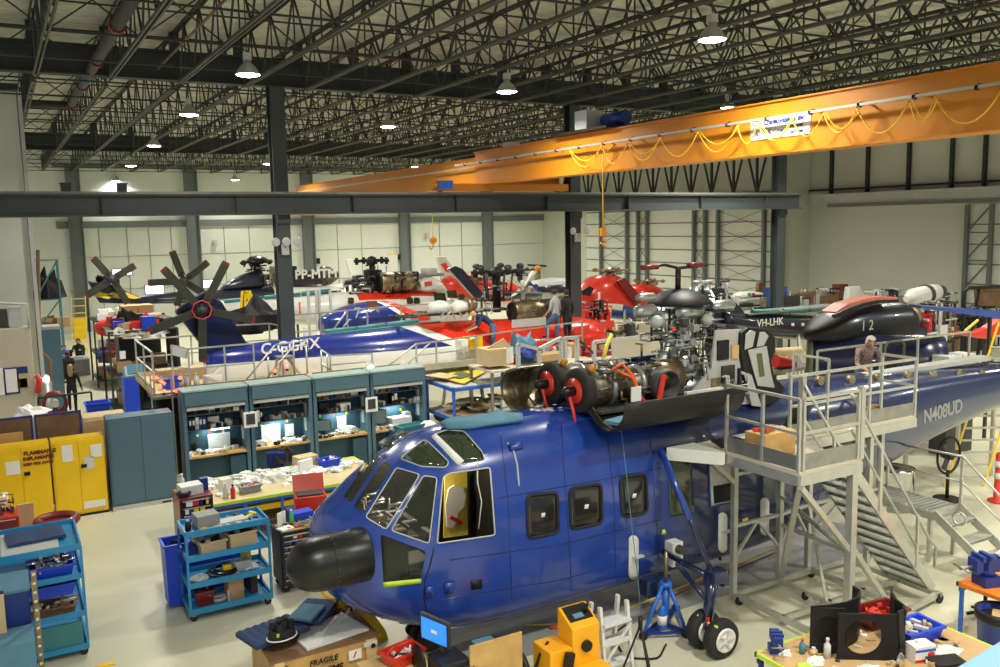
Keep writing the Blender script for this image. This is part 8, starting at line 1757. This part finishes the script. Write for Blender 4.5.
# ---------------------------------------------------------------- people
def person(label, J, cols, loc, rz, hair='hairdk', long_hair=False, name='person', sc=1.):
    """J: joint name -> local point (x right, y forward, z up). One skinned surface grown over the joints."""
    E = [('pelvis','waist',.13,.12),('waist','chest',.12,.15),('chest','neck',.15,.055),('neck','head',.055,.095),('head','crown',.095,.08)]
    for s in 'LR':
        E += [('chest','sh'+s,.15,.07),('sh'+s,'el'+s,.065,.045),('el'+s,'wr'+s,.043,.028),('wr'+s,'pa'+s,.028,.034),('pelvis','hip'+s,.13,.10),('hip'+s,'kn'+s,.10,.065),('kn'+s,'an'+s,.062,.04),('an'+s,'to'+s,.045,.032)]
    for s in 'LR':
        w, e = Vector(J['wr'+s]), Vector(J['el'+s]); d = (w-e).normalized(); sd = d.cross(Vector((0, 1, .2))).normalized(); J['pa'+s] = tuple(w+d*.07)
        for k in range(4):
            b = w+d*.1+sd*(k-1.5)*.021; J['f%d%s' % (k, s)] = tuple(b); J['g%d%s' % (k, s)] = tuple(b+d*(.055, .065, .06, .045)[k]+Vector((0, .015, -.01))); E += [('pa'+s, 'f%d%s' % (k, s), .03, .010), ('f%d%s' % (k, s), 'g%d%s' % (k, s), .010, .008)]
        J['th'+s] = tuple(w+d*.05-sd*.05+Vector((0, .02, 0))); E += [('pa'+s, 'th'+s, .03, .010)]
    names = []; 
    for a, c, *_ in E:
        for q in (a, c):
            if q not in names: names.append(q)
    R_ = {}
    for a, c, ra, rc in E: R_[a] = max(R_.get(a, 0), ra); R_[c] = rc if c not in R_ else max(R_[c], rc)
    me = bpy.data.meshes.new('body'); me.from_pydata([Vector(J[q])*sc for q in names], [(names.index(a), names.index(c)) for a, c, *_ in E], [])
    o = bpy.data.objects.new('body', me); COL.objects.link(o); md = o.modifiers.new('skin', 'SKIN'); md.use_smooth_shade = True
    for i, q in enumerate(names):
        sv = me.skin_vertices[0].data[i]; r = R_[q]*sc; sv.radius = (r*(1.15 if q in ('chest', 'pelvis', 'waist') else 1), r*(.8 if q in ('chest', 'waist') else 1)); sv.use_root = (q == 'pelvis')
    o.modifiers.new('sub', 'SUBSURF').levels = 1; o.modifiers['sub'].render_levels = 1
    dg = bpy.context.evaluated_depsgraph_get(); nm = bpy.data.meshes.new_from_object(o.evaluated_get(dg)); bpy.data.objects.remove(o)
    for m in cols: nm.materials.append(K[m])   # 0 skin 1 top 2 trousers 3 shoes
    segs = [(Vector(J[a])*sc, Vector(J[c])*sc, a, c) for a, c, *_ in E]
    def kind(a, c):
        if 'head' in (a, c) or 'crown' in (a, c) or a[:2] in ('wr', 'pa') or a[0] == 'f': return 0
        if a[:2] == 'el': return cols_arm
        if a in ('waist', 'chest') or a[:2] == 'sh': return 1
        if a == 'pelvis' and c == 'waist': return 1
        if a[:2] == 'an': return 3
        return 2
    cols_arm = 1 if cols[1] in ('shirtblue_long', 'clothblack') else 0
    for p in nm.polygons:
        c = p.center; best = None
        for a, b, na, nb in segs:
            ab = b-a; t = max(0, min(1, (c-a).dot(ab)/max(ab.length_squared, 1e-9))); dd = (c-a-ab*t).length-R_[na]*.4*sc
            if best is None or dd < best[0]: best = (dd, kind(na, nb), na)
        p.material_index = best[1]; p.use_smooth = True
    t = bpy.data.objects.new(name, nm); COL.objects.link(t); tag(t, label, 'person'); t.location = loc; t.rotation_euler = (0, 0, rz); WL[t.name] = Vector()
    hd = Vector(J['head'])*sc; cr = Vector(J['crown'])*sc; up = (cr-hd).normalized(); fw_ = Vector((0, 1, 0)); fw_ = (fw_-up*fw_.dot(up)).normalized(); rt_ = fw_.cross(up)
    Rm = Matrix((rt_, fw_, up)).transposed(); h = MB()
    h.sph((0, 0, 0), (.102*sc, .118*sc, .112*sc), 14); keep = [i for i, f in enumerate(h.f) if not (sum((h.v[j] for j in f), Vector())/len(f)).y > .035*sc or (sum((h.v[j] for j in f), Vector())/len(f)).z > .06*sc]
    keep = [i for i in keep if (sum((h.v[j] for j in h.f[i]), Vector())/4).z > -.05*sc]; h.f = [h.f[i] for i in keep]; h.m = [0]*len(h.f); h.sm = [True]*len(h.f)
    if long_hair: h.sph((0, -.09*sc, -.16*sc), (.1*sc, .06*sc, .24*sc), 12)
    for v in h.v: v.xyz = hd+up*.05*sc+Rm @ v
    h.build('hair', hair, t)
    f_ = MB()
    for x in (-.035, .035): f_.sph(hd+Rm @ (Vector((x, .092, .03))*sc), .011*sc, 8, 1)
    f_.cbox(hd+Rm @ (Vector((0, .105, .0))*sc), (.022*sc, .03*sc, .04*sc)); f_.cbox(hd+Rm @ (Vector((0, .094, -.045))*sc), (.045*sc, .01*sc, .01*sc), 2)
    for x in (-.1, .1): f_.sph(hd+Rm @ (Vector((x, .0, .01))*sc), (.014*sc, .022*sc, .032*sc), 8)
    f_.build('face', [cols[0], 'black', 'dkred'], t)
    return t
def stand(arms='down', lean=0., step=.0, bend=0.):
    J = dict(pelvis=(0,0,.95), waist=(0,.02+lean*.2,1.1), chest=(0,.04+lean*.6,1.32), neck=(0,.05+lean,1.5), head=(0,.07+lean*1.15,1.62), crown=(0,.07+lean*1.2,1.71))
    for s, k in (('L', -1), ('R', 1)):
        J['sh'+s] = (k*.19, .03+lean*.9, 1.42); J['hip'+s] = (k*.1, 0, .9); J['kn'+s] = (k*.11, .02+step*k*.5, .5); J['an'+s] = (k*.11, -.02+step*k, .09); J['to'+s] = (k*.13, .16+step*k, .035)
        if arms == 'down': J['el'+s] = (k*.26, -.02+lean, 1.13); J['wr'+s] = (k*.27, .1+lean, .9)
        elif arms == 'fwd': J['el'+s] = (k*.25, .22+lean, 1.2); J['wr'+s] = (k*.16, .48+lean, 1.15)
    return J
# walking woman with long blond hair
J = stand('down', 0, -.2); J['elL'] = (-.27, -.05, 1.14); J['wrL'] = (-.3, .12, .95); J['elR'] = (.28, -.14, 1.16); J['wrR'] = (.33, -.1, .93)
p = P(75, 412, Z=0); person('woman with long blond hair in black clothes walking away down the aisle', J, ['skin', 'clothblack', 'clothblack', 'clothblack'], (p.x-.05, p.y, 0), -.15, 'hairblond', True, sc=1.0)
def sit(): 
    J = stand('fwd'); dz = -.48
    for k in ('pelvis', 'waist', 'chest', 'neck', 'head', 'crown', 'shL', 'shR', 'elL', 'elR', 'wrL', 'wrR', 'hipL', 'hipR'): J[k] = (J[k][0], J[k][1], J[k][2]+dz)
    for s, k in (('L', -1), ('R', 1)): J['kn'+s] = (k*.13, .45, .47); J['an'+s] = (k*.13, .42, .09); J['to'+s] = (k*.14, .6, .035); J['wr'+s] = (k*.15, .45, .82)
    return J
def chair(label, loc, rz, m='black'):
    t = T('office_chair', label, 'chair'); MB().cbox((0, 0, .42), (.46, .46, .07)).build('seat', m, t, bev=.02); MB().cbox((0, -.25, .75), (.42, .06, .5)).build('backrest', m, t, bev=.02); MB().cyl((0, 0, .05), (0, 0, .4), .03).lathe([(0, 0), (.27, 0), (.27, .03), (0, .06)]).build('base', m, t); ground(t, loc, rz)
px_ = P(79, 345, Y=45.7); person('man with dark hair in black seated behind the far grey desk', sit(), ['skin', 'clothblack', 'clothblack', 'black'], (px_.x, 45.9, .12), 2.9, sc=1.1); chair('black office chair under the man at the far grey desk', (px_.x, 45.95, 0), 2.9)
px_ = P(65, 350, Y=45.6); person('person in blue seated at the left end of the far grey desk', sit(), ['skin', 'bluejack', 'jeans', 'black'], (px_.x, 45.8, .02), 2.6, 'brown' if 'brown' in K else 'hairdk', sc=1.0); chair('black office chair under the person in blue', (px_.x, 45.85, 0), 2.6)
px_ = P(70, 372, Y=41.5); person('dark haired visitor in black seated with back to us before the grey desk', sit(), ['skin', 'clothblack', 'clothblack', 'black'], (px_.x, 42.4, .05), .0, sc=1.02); chair('black visitor chair before the grey desk', (px_.x, 42.4, 0), 0)
# men on the platform beside the red helicopter
J = stand('fwd', .42, 0); J['chest'] = (0, .3, 1.2); J['neck'] = (0, .48, 1.28); J['head'] = (0, .6, 1.3); J['crown'] = (0, .69, 1.33); J['waist'] = (0, .12, 1.06)
for s, k in (('L', -1), ('R', 1)): J['sh'+s] = (k*.19, .4, 1.24); J['el'+s] = (k*.27, .5, .98); J['wr'+s] = (k*.2, .72, .88); J['kn'+s] = (k*.22, .05, .5); J['an'+s] = (k*.3, -.05, .09); J['to'+s] = (k*.33, .13, .035)
p = P(494, 342, Y=23.05); person('man in dark blue shirt and jeans bending over beside the bare rotor head', J, ['skin', 'shirtblue', 'jeans', 'black'], (p.x, 23.05, zD+.02), 1.2, 'hairblond')
J = stand('down', 0, 0); J['knL'] = (-.2, .25, .68); J['anL'] = (-.2, .2, .32); J['toL'] = (-.2, .38, .27); J['elL'] = (-.26, .05, 1.14); J['wrL'] = (-.22, .25, .95)
p = P(556, 334, Y=23.1); person('man in grey T-shirt and jeans standing with one foot raised by the engine', J, ['skin', 'shirtgrey', 'jeans', 'black'], (p.x, 23.1, zD+.14), .5, 'hairdk', sc=1.04)
p = P(564, 333, Y=23.2); person('man in black partly hidden behind the man in the grey T-shirt', stand('down'), ['skin', 'clothblack', 'clothblack', 'black'], (p.x+.15, 23.2, zD+.1), .3, 'hairdk', sc=1.03)
# older man on the far walkway
J = stand('fwd', .2); J['head'] = (0, .34, 1.55); J['crown'] = (0, .38, 1.63)
for s, k in (('L', -1), ('R', 1)): J['el'+s] = (k*.26, .32, 1.1); J['wr'+s] = (k*.14, .58, 1.02)
p = P(868, 345, Y=12.75); person('older man with grey hair in patterned shirt working behind the tail boom', J, ['skin', 'shirtpat', 'jeans', 'black'], (p.x-.1, 12.8, 2.1), pi-.5, 'hairgrey', sc=1.08)
# mechanic seen through the open hatch
J = sit(); p = P(713, 497, Y=11.6); person('dark haired mechanic in red seen through the open hatch of the blue helicopter', J, ['skin', 'redhot', 'jeans', 'black'], (p.x+.35, 11.75, p.z-1.15), 2.6, 'hairdk', sc=.9)
